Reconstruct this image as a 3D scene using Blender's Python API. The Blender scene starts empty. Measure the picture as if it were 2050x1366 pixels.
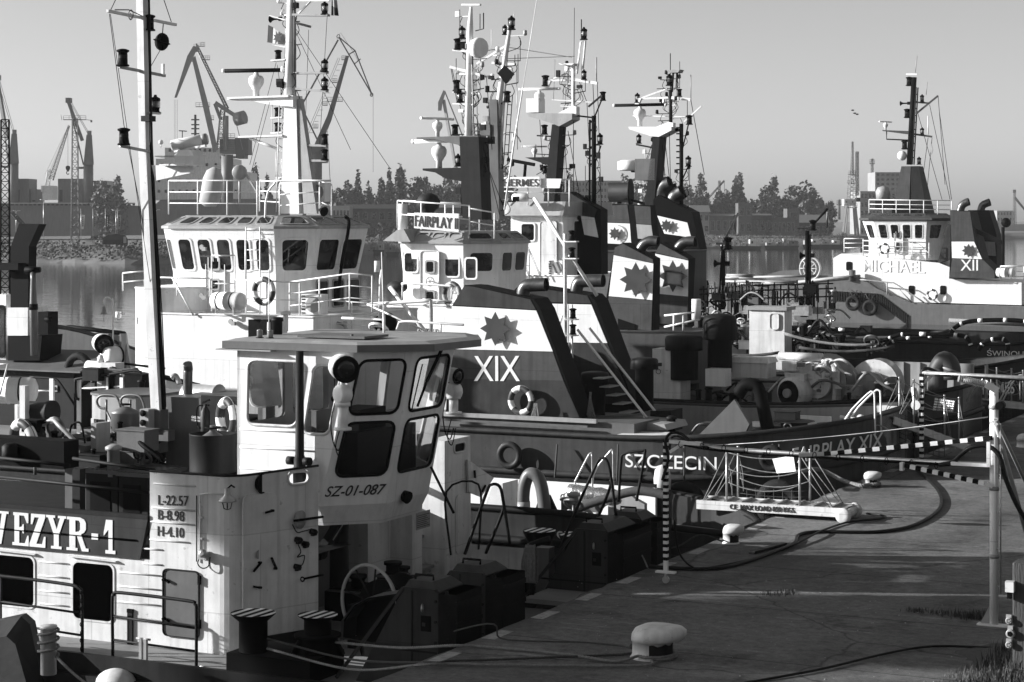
import bpy, math, random
from mathutils import Vector, Matrix
random.seed(11)
rad = math.radians; cos = math.cos; sin = math.sin; PI = math.pi
SC = bpy.context.scene; COL = SC.collection
# ---------------- camera ----------------
CZ = 7.5; F = 4000.0; CX = 1025.0; HY = 440.0          # eye height and the lens in pixels of the photograph
cam_d = bpy.data.cameras.new("camera"); cam_d.sensor_width = 36.0; cam_d.lens = F/2050*36
cam_d.shift_y = -(683-HY)/2050; cam_d.clip_start = 0.5; cam_d.clip_end = 12000
cam = bpy.data.objects.new("camera", cam_d); COL.objects.link(cam)
cam.location = (0, 0, CZ); cam.rotation_euler = (rad(90), 0, 0); SC.camera = cam
# ---------------- sky and sun (black and white photograph: grey daylight) ----------------
SUN_EL = 17.5; SUN_AZ = 273.0                            # compass degrees from +Y, clockwise
w = bpy.data.worlds.new("World"); SC.world = w; w.use_nodes = True
nt = w.node_tree; nt.nodes.clear()
sk = nt.nodes.new("ShaderNodeTexSky"); sk.sky_type = 'NISHITA'; sk.sun_disc = False
sk.sun_elevation = rad(SUN_EL); sk.sun_rotation = rad(SUN_AZ); sk.air_density = 1.0; sk.dust_density = 1.1; sk.ozone_density = 1.0
sep = nt.nodes.new("ShaderNodeSeparateColor"); mx = nt.nodes.new("ShaderNodeMath"); mx.operation = 'MULTIPLY_ADD'
mg = nt.nodes.new("ShaderNodeMath"); mg.operation = 'MULTIPLY'; mg.inputs[1].default_value = 0.3
cmb = nt.nodes.new("ShaderNodeCombineColor"); bg = nt.nodes.new("ShaderNodeBackground"); wo = nt.nodes.new("ShaderNodeOutputWorld")
L = nt.links.new
L(sk.outputs[0], sep.inputs[0]); L(sep.outputs[1], mg.inputs[0])
L(sep.outputs[0], mx.inputs[0]); mx.inputs[1].default_value = 0.7; L(mg.outputs[0], mx.inputs[2])
for i in range(3): L(mx.outputs[0], cmb.inputs[i])
L(cmb.outputs[0], bg.inputs[0]); bg.inputs[1].default_value = 0.080; L(bg.outputs[0], wo.inputs[0])
sun_d = bpy.data.lights.new("sun", 'SUN'); sun_d.energy = 5.0; sun_d.angle = rad(0.5); sun_d.color = (1, 1, 1)
sun = bpy.data.objects.new("sun", sun_d); COL.objects.link(sun)
az = rad(SUN_AZ); el = rad(SUN_EL)
SDIR = Vector((sin(az)*cos(el), cos(az)*cos(el), sin(el)))
sun.rotation_euler = SDIR.to_track_quat('Z', 'Y').to_euler()
SC.view_settings.view_transform = 'Standard'; SC.view_settings.look = 'None'
SC.view_settings.exposure = 0.95; SC.view_settings.gamma = 1.0; SC.view_settings.use_curve_mapping = False
SC.cycles.max_bounces = 6; SC.cycles.transparent_max_bounces = 12
# ---------------- harbour frame: a = towards the quay, b = along the quay, z = up; quay edge at a = 0 ----------------
TH = rad(26.2); UX, UY, VX, VY = cos(TH), -sin(TH), sin(TH), cos(TH); EX, EY = 2.74, 35.3
def QW(p): return Vector((EX+p[0]*UX+p[1]*VX, EY+p[0]*UY+p[1]*VY, p[2]))
def WQ(X, Y, z=0.0):
    x, y = X-EX, Y-EY
    return Vector((x*UX+y*UY, x*VX+y*VY, z))
def pY(px, py, Y): return WQ((px-CX)/F*Y, Y, CZ-(py-HY)/F*Y)          # point seen at a pixel at depth Y
def pz(px, py, z):                                                      # ... on a level plane
    Y = (CZ-z)*F/(py-HY); return WQ((px-CX)/F*Y, Y, z)
def pb(px, py, b):                                                      # ... on the plane b = const
    r = (px-CX)/F; a = (r*(EY+b*VY)-EX-b*VX)/(UX-r*UY); Y = EY+a*UY+b*VY
    return Vector((a, b, CZ-(py-HY)/F*Y))
def pa(px, py, a):                                                      # ... on the plane a = const
    r = (px-CX)/F; b = (r*(EY+a*UY)-EX-a*UX)/(VX-r*VY); Y = EY+a*UY+b*VY
    return Vector((a, b, CZ-(py-HY)/F*Y))
def V(*a): return Vector(a)
def cat(pts, n=6, closed=False):                                        # smooth curve through points
    P = [Vector(p) for p in pts]; out = []; N = len(P)
    for i in range(N if closed else N-1):
        p0 = P[(i-1) % N] if closed or i > 0 else P[0]*2-P[1]
        p1, p2 = P[i], P[(i+1) % N]
        p3 = P[(i+2) % N] if closed or i+2 < N else P[-1]*2-P[-2]
        for k in range(n):
            t = k/n; out.append(0.5*((2*p1)+(p2-p0)*t+(2*p0-5*p1+4*p2-p3)*t*t+(3*p1-p0-3*p2+p3)*t**3))
    if not closed: out.append(P[-1].copy())
    return out
def sag(p, q, s, n=10):
    p, q = Vector(p), Vector(q)
    return [p.lerp(q, i/n)-Vector((0, 0, s*4*(i/n)*(1-i/n))) for i in range(n+1)]
# ---------------- materials ----------------
MAT = {}
def mat(name, val, rough=0.5, metal=0.0, var=0.18, scale=2.5, bump=0.0, bscale=30.0, streak=0.0, spec=0.5, stretch=(1, 1, 1), rust=0.0, seam=0.0, ctint=1.0):
    m = bpy.data.materials.new(name); MAT[name] = m; m.use_nodes = True
    n = m.node_tree.nodes; l = m.node_tree.links.new; bs = n["Principled BSDF"]
    bs.inputs["Roughness"].default_value = rough; bs.inputs["Metallic"].default_value = metal
    bs.inputs["Specular IOR Level"].default_value = spec
    tc = n.new("ShaderNodeTexCoord"); mp = n.new("ShaderNodeMapping"); l(tc.outputs["Object"], mp.inputs[0]); mp.inputs["Scale"].default_value = stretch
    nz = n.new("ShaderNodeTexNoise"); nz.inputs["Scale"].default_value = scale; nz.inputs["Detail"].default_value = 6; nz.inputs["Roughness"].default_value = 0.65
    l(mp.outputs[0], nz.inputs["Vector"])
    mr = n.new("ShaderNodeMapRange"); mr.inputs[1].default_value = 0.3; mr.inputs[2].default_value = 0.7
    mr.inputs[3].default_value = val*(1-var); mr.inputs[4].default_value = min(0.95, val*(1+var*0.8)); l(nz.outputs[0], mr.inputs[0])
    cur = mr.outputs[0]
    if streak:
        ms = n.new("ShaderNodeMapping"); ms.inputs["Scale"].default_value = (3.5, 3.5, 0.25); l(tc.outputs["Object"], ms.inputs[0])
        n2 = n.new("ShaderNodeTexNoise"); n2.inputs["Scale"].default_value = 2.0; n2.inputs["Detail"].default_value = 5; l(ms.outputs[0], n2.inputs["Vector"])
        r2 = n.new("ShaderNodeMapRange"); r2.inputs[1].default_value = 0.45; r2.inputs[2].default_value = 0.75; r2.inputs[3].default_value = 1.0; r2.inputs[4].default_value = 1-streak
        l(n2.outputs[0], r2.inputs[0])
        mu = n.new("ShaderNodeMath"); mu.operation = 'MULTIPLY'; l(cur, mu.inputs[0]); l(r2.outputs[0], mu.inputs[1]); cur = mu.outputs[0]
    if rust:
        n3 = n.new("ShaderNodeTexNoise"); n3.inputs["Scale"].default_value = 5.0; n3.inputs["Detail"].default_value = 8; n3.inputs["Roughness"].default_value = 0.75
        l(tc.outputs["Object"], n3.inputs["Vector"])
        r3 = n.new("ShaderNodeMapRange"); r3.inputs[1].default_value = 0.60; r3.inputs[2].default_value = 0.66; r3.inputs[3].default_value = 1.0; r3.inputs[4].default_value = 1-rust
        l(n3.outputs[0], r3.inputs[0])
        mu = n.new("ShaderNodeMath"); mu.operation = 'MULTIPLY'; l(cur, mu.inputs[0]); l(r3.outputs[0], mu.inputs[1]); cur = mu.outputs[0]
    sm_ = None
    if seam:                                                         # welded plate seams
        sx = n.new("ShaderNodeSeparateXYZ"); l(tc.outputs["Object"], sx.inputs[0]); ax = n.new("ShaderNodeMath"); ax.operation = 'ADD'; l(sx.outputs[0], ax.inputs[0]); l(sx.outputs[1], ax.inputs[1])
        cx_ = n.new("ShaderNodeCombineXYZ"); l(ax.outputs[0], cx_.inputs[0]); l(sx.outputs[2], cx_.inputs[1])
        bk = n.new("ShaderNodeTexBrick"); bk.inputs["Scale"].default_value = 1.0; bk.inputs["Brick Width"].default_value = 2.3; bk.inputs["Row Height"].default_value = 1.25; bk.inputs["Mortar Size"].default_value = 0.011; bk.inputs["Mortar Smooth"].default_value = 0.4; bk.inputs["Color1"].default_value = (1, 1, 1, 1); bk.inputs["Color2"].default_value = (0.93, 0.93, 0.93, 1); bk.inputs["Mortar"].default_value = (1-seam,)*3+(1,); l(cx_.outputs[0], bk.inputs["Vector"])
        mu = n.new("ShaderNodeMath"); mu.operation = 'MULTIPLY'; l(cur, mu.inputs[0]); l(bk.outputs[0], mu.inputs[1]); cur = mu.outputs[0]; sm_ = bk.outputs[1]
    cc = n.new("ShaderNodeCombineColor")
    for i in range(3): l(cur, cc.inputs[i])
    l(cc.outputs[0], bs.inputs["Base Color"])
    rr = n.new("ShaderNodeMapRange"); rr.inputs[3].default_value = max(0.02, rough-0.12); rr.inputs[4].default_value = min(1, rough+0.12); l(nz.outputs[0], rr.inputs[0]); l(rr.outputs[0], bs.inputs["Roughness"])
    if bump:
        nb = n.new("ShaderNodeTexNoise"); nb.inputs["Scale"].default_value = bscale; nb.inputs["Detail"].default_value = 4; l(mp.outputs[0], nb.inputs["Vector"])
        bp = n.new("ShaderNodeBump"); bp.inputs["Strength"].default_value = bump; bp.inputs["Distance"].default_value = 0.02
        l(nb.outputs[0], bp.inputs["Height"]); l(bp.outputs[0], bs.inputs["Normal"])
    return m
WHITE = mat("white_paint", 0.80, 0.38, var=0.07, streak=0.14, bump=0.22, bscale=2.2, rust=0.2, seam=0.22)
WORN = mat("worn_white_paint", 0.66, 0.45, var=0.12, streak=0.26, bump=0.35, bscale=2.6, rust=0.4, seam=0.25)
CREAM = mat("cream_paint", 0.55, 0.45, var=0.1, streak=0.2, bump=0.1, bscale=4.0, rust=0.2)
LIGHT = mat("light_grey_paint", 0.3, 0.45, var=0.12, streak=0.2, rust=0.2)
MID = mat("mid_grey_paint", 0.11, 0.42, var=0.15, streak=0.2, rust=0.25)
RED = mat("red_paint", 0.055, 0.5, var=0.22, streak=0.35, bump=0.2, bscale=1.8, rust=0.35, seam=0.3, spec=0.25)
DRED = mat("dark_red_paint", 0.032, 0.5, var=0.25, streak=0.4, bump=0.25, bscale=1.8, rust=0.4, seam=0.3, spec=0.2)
DARK = mat("dark_paint", 0.012, 0.6, var=0.4, streak=0.5, bump=0.2, bscale=3, rust=0.4, seam=0.3, spec=0.15)
BLACK = mat("black_paint", 0.004, 0.6, var=0.35, bump=0.05, bscale=8, spec=0.05)
RUBBER = mat("rubber", 0.014, 0.75, var=0.4, scale=6, bump=0.3, bscale=25, spec=0.15)
DECK = mat("deck_paint", 0.07, 0.7, var=0.25, scale=1.6, bump=0.15, bscale=40, rust=0.3)
DECKL = mat("pale_deck_paint", 0.2, 0.75, var=0.2, scale=1.6, bump=0.2, bscale=40, rust=0.2)
ROOFM = mat("roof_paint", 0.11, 0.55, var=0.2, scale=2.0, rust=0.3, spec=0.25)
STEEL = mat("galvanised_steel", 0.45, 0.38, metal=0.6, var=0.2, scale=8)
PIPE = mat("exhaust_steel", 0.1, 0.34, metal=0.75, var=0.4, scale=5)
ROPE = mat("rope_fibre", 0.2, 0.9, var=0.35, scale=20, bump=0.5, bscale=90)
DROPE = mat("dark_rope_fibre", 0.05, 0.9, var=0.35, scale=20, bump=0.5, bscale=90)
HOSE = mat("cable_rubber", 0.008, 0.5, var=0.3, scale=10, spec=0.2)
CLOTH = mat("sail_cloth", 0.36, 0.85, var=0.12, scale=3, bump=0.3, bscale=5)
DCLOTH = mat("dark_tarpaulin", 0.022, 0.6, var=0.25, scale=3, bump=0.5, bscale=4, spec=0.2)
CONCRETE_L = mat("pale_concrete", 0.32, 0.85, var=0.2, scale=3, bump=0.25, bscale=25, rust=0.2)
LETTER_W = mat("white_lettering", 0.74, 0.45, var=0.1, scale=8, rust=0.12)
LETTER_B = mat("black_lettering", 0.02, 0.5, var=0.2)
STARM = mat("star_plate_paint", 0.045, 0.36, var=0.12)
FOIL = mat("crinkled_foil", 0.6, 0.22, metal=0.9, var=0.2, scale=6, bump=1.0, bscale=14)
CRANE = mat("crane_paint", 0.11, 0.6, var=0.2, scale=0.5)
CRANEL = mat("pale_crane_paint", 0.24, 0.6, var=0.2, scale=0.5)
SHIPH = mat("ship_hull_paint", 0.12, 0.6, var=0.2, scale=0.15, streak=0.3)
BRICK = mat("brick_wall", 0.08, 0.85, var=0.3, scale=1.0)
PLASTER = mat("plaster_wall", 0.24, 0.85, var=0.15, scale=0.4)
VOID = mat("painted_interior_shade", 0.0012, 0.95, spec=0.0)  # near-black colour that stands in for the shade inside openings
PROOF = mat("pale_roof_paint", 0.26, 0.6, var=0.25, scale=2.0, rust=0.4, spec=0.25)
BARK = mat("bark", 0.06, 0.9, var=0.3, scale=4, bump=0.6, bscale=12, stretch=(1, 1, 0.2))
WOOD = mat("weathered_timber", 0.05, 0.85, var=0.5, scale=4, bump=0.8, bscale=14, stretch=(4, 4, 0.35))
LENS = mat("lamp_lens", 0.25, 0.12, var=0.3, scale=10, spec=0.8)
def leafmat(name, v):
    m = bpy.data.materials.new(name); m.use_nodes = True; n = m.node_tree.nodes; l = m.node_tree.links.new; bs = n["Principled BSDF"]
    oi = n.new("ShaderNodeNewGeometry"); mr = n.new("ShaderNodeMapRange"); mr.inputs[3].default_value = v*0.55; mr.inputs[4].default_value = v*1.5
    l(oi.outputs["Random Per Island"], mr.inputs[0]); cc = n.new("ShaderNodeCombineColor")
    for i in range(3): l(mr.outputs[0], cc.inputs[i])
    l(cc.outputs[0], bs.inputs["Base Color"]); bs.inputs["Roughness"].default_value = 0.65; bs.inputs["Specular IOR Level"].default_value = 0.3
    return m
LEAF = leafmat("tree_leaves", 0.10); LEAFD = leafmat("dark_leaves", 0.08); GRASSM = leafmat("grass_blades", 0.09); REED = leafmat("bank_weeds", 0.045)
def glassmat(name, tr, rough=0.02):
    m = bpy.data.materials.new(name); m.use_nodes = True; n = m.node_tree.nodes; l = m.node_tree.links.new; n.clear()
    o = n.new("ShaderNodeOutputMaterial"); mix = n.new("ShaderNodeMixShader"); fr = n.new("ShaderNodeFresnel"); fr.inputs[0].default_value = 1.5
    t = n.new("ShaderNodeBsdfTransparent"); t.inputs[0].default_value = (tr, tr, tr, 1); g = n.new("ShaderNodeBsdfGlossy"); g.inputs["Roughness"].default_value = rough
    g.inputs[0].default_value = (0.85, 0.85, 0.85, 1)
    l(fr.outputs[0], mix.inputs[0]); l(t.outputs[0], mix.inputs[1]); l(g.outputs[0], mix.inputs[2]); l(mix.outputs[0], o.inputs[0]); return m
GLASS = glassmat("clear_glass", 0.72)
PANE = bpy.data.materials.new("dark_window_glass"); PANE.use_nodes = True
_n = PANE.node_tree.nodes; _l = PANE.node_tree.links.new; _b = _n["Principled BSDF"]
_b.inputs["Roughness"].default_value = 0.04; _b.inputs["Specular IOR Level"].default_value = 0.5
_t = _n.new("ShaderNodeTexCoord"); _z = _n.new("ShaderNodeTexNoise"); _z.inputs["Scale"].default_value = 2.2; _z.inputs["Detail"].default_value = 3; _l(_t.outputs["Object"], _z.inputs["Vector"])
_r = _n.new("ShaderNodeMapRange"); _r.inputs[1].default_value = 0.48; _r.inputs[2].default_value = 0.62; _r.inputs[3].default_value = 0.006; _r.inputs[4].default_value = 0.035
_l(_z.outputs[0], _r.inputs[0]); _c = _n.new("ShaderNodeCombineColor")
for _i in range(3): _l(_r.outputs[0], _c.inputs[_i])
_l(_c.outputs[0], _b.inputs["Base Color"])
# ---------------- mesh builder ----------------
ORG = {}
class MB:
    def __init__(s, m=None):
        s.v = []; s.f = []; s.mi = []; s.sm = []; s.ms = []; s.cur = 0
        if m: s.m(m)
    def m(s, mt):
        if mt not in s.ms: s.ms.append(mt)
        s.cur = s.ms.index(mt); return s
    def add(s, vs, fs, smooth=False):
        o = len(s.v); s.v += [Vector(v) for v in vs]
        for f in fs: s.f.append([i+o for i in f]); s.mi.append(s.cur); s.sm.append(smooth)
        return s
    def box(s, a0, b0, z0, a1, b1, z1):
        return s.add([(a0, b0, z0), (a1, b0, z0), (a1, b1, z0), (a0, b1, z0), (a0, b0, z1), (a1, b0, z1), (a1, b1, z1), (a0, b1, z1)],
                     [(0, 3, 2, 1), (4, 5, 6, 7), (0, 1, 5, 4), (1, 2, 6, 5), (2, 3, 7, 6), (3, 0, 4, 7)])
    def cbox(s, c, sa, sb, sz): return s.box(c[0]-sa/2, c[1]-sb/2, c[2]-sz/2, c[0]+sa/2, c[1]+sb/2, c[2]+sz/2)
    def bar(s, p, q, w, h=None, up=(0, 0, 1)):
        h = h or w; p, q = Vector(p), Vector(q); d = (q-p).normalized(); u = Vector(up)
        if abs(d.dot(u)) > 0.98: u = Vector((1, 0, 0))
        x = d.cross(u).normalized()*w/2; y = x.cross(d).normalized()*h/2
        vs = [p-x-y, p+x-y, p+x+y, p-x+y, q-x-y, q+x-y, q+x+y, q-x+y]
        return s.add(vs, [(0, 3, 2, 1), (4, 5, 6, 7), (0, 1, 5, 4), (1, 2, 6, 5), (2, 3, 7, 6), (3, 0, 4, 7)])
    def loft(s, rings, closed=True, caps=True, smooth=False):
        n = len(rings[0]); vs = [v for r in rings for v in r]; fs = []
        for i in range(len(rings)-1):
            for k in range(n if closed else n-1):
                k2 = (k+1) % n; fs.append((i*n+k, i*n+k2, (i+1)*n+k2, (i+1)*n+k))
        s.add(vs, fs, smooth)
        if caps and closed:
            o = len(s.v)-len(vs)
            for idx in (list(range(n))[::-1], [i+(len(rings)-1)*n for i in range(n)]):
                s.f.append([i+o for i in idx]); s.mi.append(s.cur); s.sm.append(False)
        return s
    def tube(s, pts, r, n=6, closed=False, caps=True, smooth=True):
        P = [Vector(p) for p in pts]; N = len(P); rs = r if isinstance(r, (list, tuple)) else [r]*N
        rings = []; ref = None
        for i in range(N):
            d = (P[(i+1) % N]-P[i-1]) if closed else (P[min(i+1, N-1)]-P[max(i-1, 0)])
            d = d.normalized() if d.length > 1e-9 else Vector((0, 0, 1))
            if ref is None:
                ref = Vector((0, 0, 1)) if abs(d.z) < 0.9 else Vector((1, 0, 0))
            x = (ref-d*ref.dot(d)); x = x.normalized() if x.length > 1e-6 else d.orthogonal().normalized(); ref = x; y = d.cross(x)
            rings.append([P[i]+(x*cos(2*PI*k/n)+y*sin(2*PI*k/n))*rs[i] for k in range(n)])
        if closed: rings.append(rings[0])
        return s.loft(rings, True, caps and not closed, smooth)
    def rope(s, pts, r, pitch=0.16, n=5):
        P = [Vector(p) for p in pts]; Q = []; L0 = 0; step = pitch/6       # three twisted strands
        for i in range(len(P)-1):
            k = max(1, int((P[i+1]-P[i]).length/step))
            Q += [P[i].lerp(P[i+1], j/k) for j in range(k)]
        Q.append(P[-1])
        for st in range(3):
            out = []; L0 = 0
            for i, p in enumerate(Q):
                d = (Q[min(i+1, len(Q)-1)]-Q[max(i-1, 0)]).normalized()
                x = d.orthogonal() if abs(d.z) > 0.95 else d.cross(Vector((0, 0, 1))); x.normalize(); y = d.cross(x)
                if i: L0 += (p-Q[i-1]).length
                t = 2*PI*(L0/pitch+st/3); out.append(p+(x*cos(t)+y*sin(t))*r*0.5)
            s.tube(out, r*0.58, n)
        return s
    def prism(s, poly, d0, d1, ax='b'):
        f = {'b': lambda p, d: (p[0], d, p[1]), 'a': lambda p, d: (d, p[0], p[1]), 'z': lambda p, d: (p[0], p[1], d)}[ax]
        return s.loft([[f(p, d0) for p in poly], [f(p, d1) for p in poly]])
    def lathe(s, prof, c=(0, 0, 0), ax=(0, 0, 1), n=12, smooth=True):
        d = Vector(ax).normalized(); x = d.orthogonal().normalized(); y = d.cross(x); c = Vector(c)
        return s.loft([[c+d*z+(x*cos(2*PI*k/n)+y*sin(2*PI*k/n))*max(r, 1e-4) for k in range(n)] for r, z in prof], True, True, smooth)
    def torus(s, c, R0, r, ax=(0, 1, 0), n=20, k=8, arc=(0, 2*PI)):
        d = Vector(ax).normalized(); x = Vector((0, 0, 1)); x = (x-d*x.dot(d)); x = x.normalized() if x.length > 0.05 else Vector((1, 0, 0)); y = d.cross(x); c = Vector(c)
        full = abs(arc[1]-arc[0]-2*PI) < 1e-6; m = n if full else n+1
        return s.tube([c+(x*cos(arc[0]+(arc[1]-arc[0])*i/n)+y*sin(arc[0]+(arc[1]-arc[0])*i/n))*R0 for i in range(m)], r, k, closed=full)
    def sphere(s, c, r, n=12, m=8, sc=(1, 1, 1)):
        rings = []
        for i in range(m+1):
            t = PI*i/m; rings.append([Vector(c)+Vector((sin(t)*cos(2*PI*k/n)*r*sc[0], sin(t)*sin(2*PI*k/n)*r*sc[1], -cos(t)*r*sc[2])) for k in range(n)])
        return s.loft(rings, True, False, True)
    def quad(s, *p): return s.add(p, [tuple(range(len(p)))])
    def build(s, name, parent=None, org=None, label=None):
        o0 = ORG[parent.name] if parent else Vector(org if org is not None else (0, 0, 0))
        me = bpy.data.meshes.new(name); me.from_pydata([tuple(v-o0) for v in s.v], [], s.f)
        for mt in s.ms: me.materials.append(mt)
        me.polygons.foreach_set("material_index", s.mi); me.polygons.foreach_set("use_smooth", s.sm); me.update()
        o = bpy.data.objects.new(name, me); COL.objects.link(o); ORG[o.name] = o0
        if parent: o.parent = parent
        else: o.location = QW(o0); o.rotation_euler = (0, 0, -TH)
        if label: o["label"] = label
        return o
def build_each(mb, name, parent):                                   # every disjoint piece becomes a part of its own
    par = list(range(len(mb.v)))
    def fd(i):
        while par[i] != i: par[i] = par[par[i]]; i = par[i]
        return i
    for f in mb.f:
        for i in f[1:]: par[fd(i)] = fd(f[0])
    gr = {}
    for k, f in enumerate(mb.f): gr.setdefault(fd(f[0]), []).append(k)
    for fs in gr.values():
        q = MB(); q.ms = list(mb.ms); mp = {}
        for k in fs:
            for i in mb.f[k]:
                if i not in mp: mp[i] = len(q.v); q.v.append(mb.v[i])
            q.f.append([mp[i] for i in mb.f[k]]); q.mi.append(mb.mi[k]); q.sm.append(mb.sm[k])
        o = q.build(name, parent)
    return o
def tag(o, label, cat_, group=None, kind=None):
    if label: o["label"] = label
    if cat_: o["category"] = cat_
    if group: o["group"] = group
    if kind: o["kind"] = kind
    return o
def thing(name, label, cat_, org, group=None):
    o = bpy.data.objects.new(name, None); COL.objects.link(o); o.empty_display_size = 0.3
    o.location = QW(org); o.rotation_euler = (0, 0, -TH); ORG[o.name] = Vector(org)
    return tag(o, label, cat_, group)
def top(mb, name, label, cat_, org, group=None): return tag(mb.build(name, None, org), label, cat_, group)
def struct(mb, name, org=(0, 0, 0)): return tag(mb.build(name, None, org), None, None, None, 'structure')
def place(me_ob, name, parent, pos, s=1.0, rz=0.0):                # a copy of a mesh as part of parent
    o = bpy.data.objects.new(name, me_ob.data if hasattr(me_ob, 'data') else me_ob); COL.objects.link(o); o.parent = parent
    o0 = ORG[parent.name]; o.location = Vector(pos)-o0; o.scale = (s, s, s); o.rotation_euler = (0, 0, rz); ORG[o.name] = Vector(pos); return o
def mesh_only(mb, name):
    me = bpy.data.meshes.new(name); me.from_pydata([tuple(v) for v in mb.v], [], mb.f)
    for mt in mb.ms: me.materials.append(mt)
    me.polygons.foreach_set("material_index", mb.mi); me.polygons.foreach_set("use_smooth", mb.sm); me.update(); return me
def copy_tree(o, parent=None):
    c = o.copy(); COL.objects.link(c); ORG[c.name] = ORG.get(o.name, Vector((0, 0, 0)))
    if parent is not None: c.parent = parent
    for ch in [x for x in o.children]: copy_tree(ch, c)
    return c
def text(s, parent, c, right, up, size, m, name="lettering", depth=0.012, wide=1.0, gap=1.0, org=None, shear=0.0):
    cu = bpy.data.curves.new("t", 'FONT'); cu.body = s; cu.size = 1.0; cu.extrude = 0.0; cu.align_x = 'CENTER'; cu.align_y = 'CENTER'; cu.space_character = gap; cu.offset = 0.004; cu.shear = shear
    to = bpy.data.objects.new("t", cu); me = bpy.data.meshes.new_from_object(to); bpy.data.objects.remove(to); bpy.data.curves.remove(cu)
    r = Vector(right).normalized(); u = Vector(up).normalized(); n = r.cross(u); xs = [v.co.x for v in me.vertices]; ys = [v.co.y for v in me.vertices]
    cx, cy = (min(xs)+max(xs))/2, (min(ys)+max(ys))/2; k = size/(max(ys)-min(ys))
    mb = MB(m); c = Vector(c)
    fr = [c+r*((v.co.x-cx)*k*wide)+u*((v.co.y-cy)*k)+n*depth for v in me.vertices]
    mb.add(fr, [tuple(p.vertices) for p in me.polygons])
    ed = {}
    for p in me.polygons:
        vs = list(p.vertices)
        for i in range(len(vs)):
            e = (vs[i], vs[(i+1) % len(vs)]); ed[e] = 1
    o = len(mb.v); mb.v += [p-n*depth for p in fr]
    for (i, j) in ed:
        if (j, i) not in ed: mb.f.append([i, j, j+o, i+o]); mb.mi.append(0); mb.sm.append(False)
    bpy.data.meshes.remove(me); return mb.build(name, parent, org)
def textpx(s, parent, p0, p1, hpx, b, m, **kw):                     # centre line from pixel p0 to p1 on the plane b
    A, B = pb(p0[0], p0[1], b), pb(p1[0], p1[1], b); c = (A+B)/2; Y = EY+c[0]*UY+b*VY; h = hpx/F*Y
    o = text(s, parent, c, B-A, (0, 0, 1), h, m, **kw); me = o.data
    d = (B-A).normalized(); cs = [(v.co+ORG[o.name]-c).dot(d) for v in me.vertices]; wd = max(cs)-min(cs); k = (B-A).length/wd
    for v in me.vertices:
        q = v.co+ORG[o.name]-c; t = q.dot(d); v.co = v.co+d*(t*(k-1))
    return o
def rrect(w0, h0, r, k=4):
    out = []
    for cx, cy, a0 in ((w0-r, r, -90), (w0-r, h0-r, 0), (r, h0-r, 90), (r, r, 180)):
        for i in range(k+1):
            t = rad(a0+90*i/k); out.append((cx+r*cos(t), cy+r*sin(t)))
    return out
def bil(P, s, t): return P[0]*(1-s)*(1-t)+P[1]*s*(1-t)+P[2]*s*t+P[3]*(1-s)*t
def outn(P):                                                        # normal of a quad BL,BR,TR,TL
    n = (P[1]-P[0]).cross(P[3]-P[0]); return n.normalized()
def win(parent, P, fm=None, pm=None, fw=0.05, r=0.12, proud=0.02, name="window"):
    P = [Vector(p) for p in P]; n = outn(P); w0 = (P[1]-P[0]).length; h0 = (P[3]-P[0]).length; r = min(r, w0*0.3, h0*0.3)
    o = rrect(w0, h0, r); i = [(fw+(x/w0)*(w0-2*fw), fw+(y/h0)*(h0-2*fw)) for x, y in o]
    mp = lambda q, d: bil(P, q[0]/w0, q[1]/h0)+n*d
    mb = MB(fm or LIGHT); mb.loft([[mp(q, 0) for q in o], [mp(q, proud) for q in o], [mp(q, proud) for q in i], [mp(q, proud*0.4) for q in i]], True, False)
    mb.m(pm or PANE); mb.quad(*[mp(q, proud*0.4) for q in i]); return mb.build(name, parent)
def winpx(parent, b, box, **kw):                                    # window from pixel corners BL,BR,TR,TL on plane b
    x0, y0, x1, y1 = box
    A, B = pb(x0, y1, b), pb(x1, y1, b); dz = pb(x0, y0, b).z-A.z; sl = kw.pop('sl', 0.0)
    return win(parent, [A, Vector((B.x, b, A.z)), Vector((B.x+sl, b, A.z+dz)), Vector((A.x+sl, b, A.z+dz))], **kw)
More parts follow.
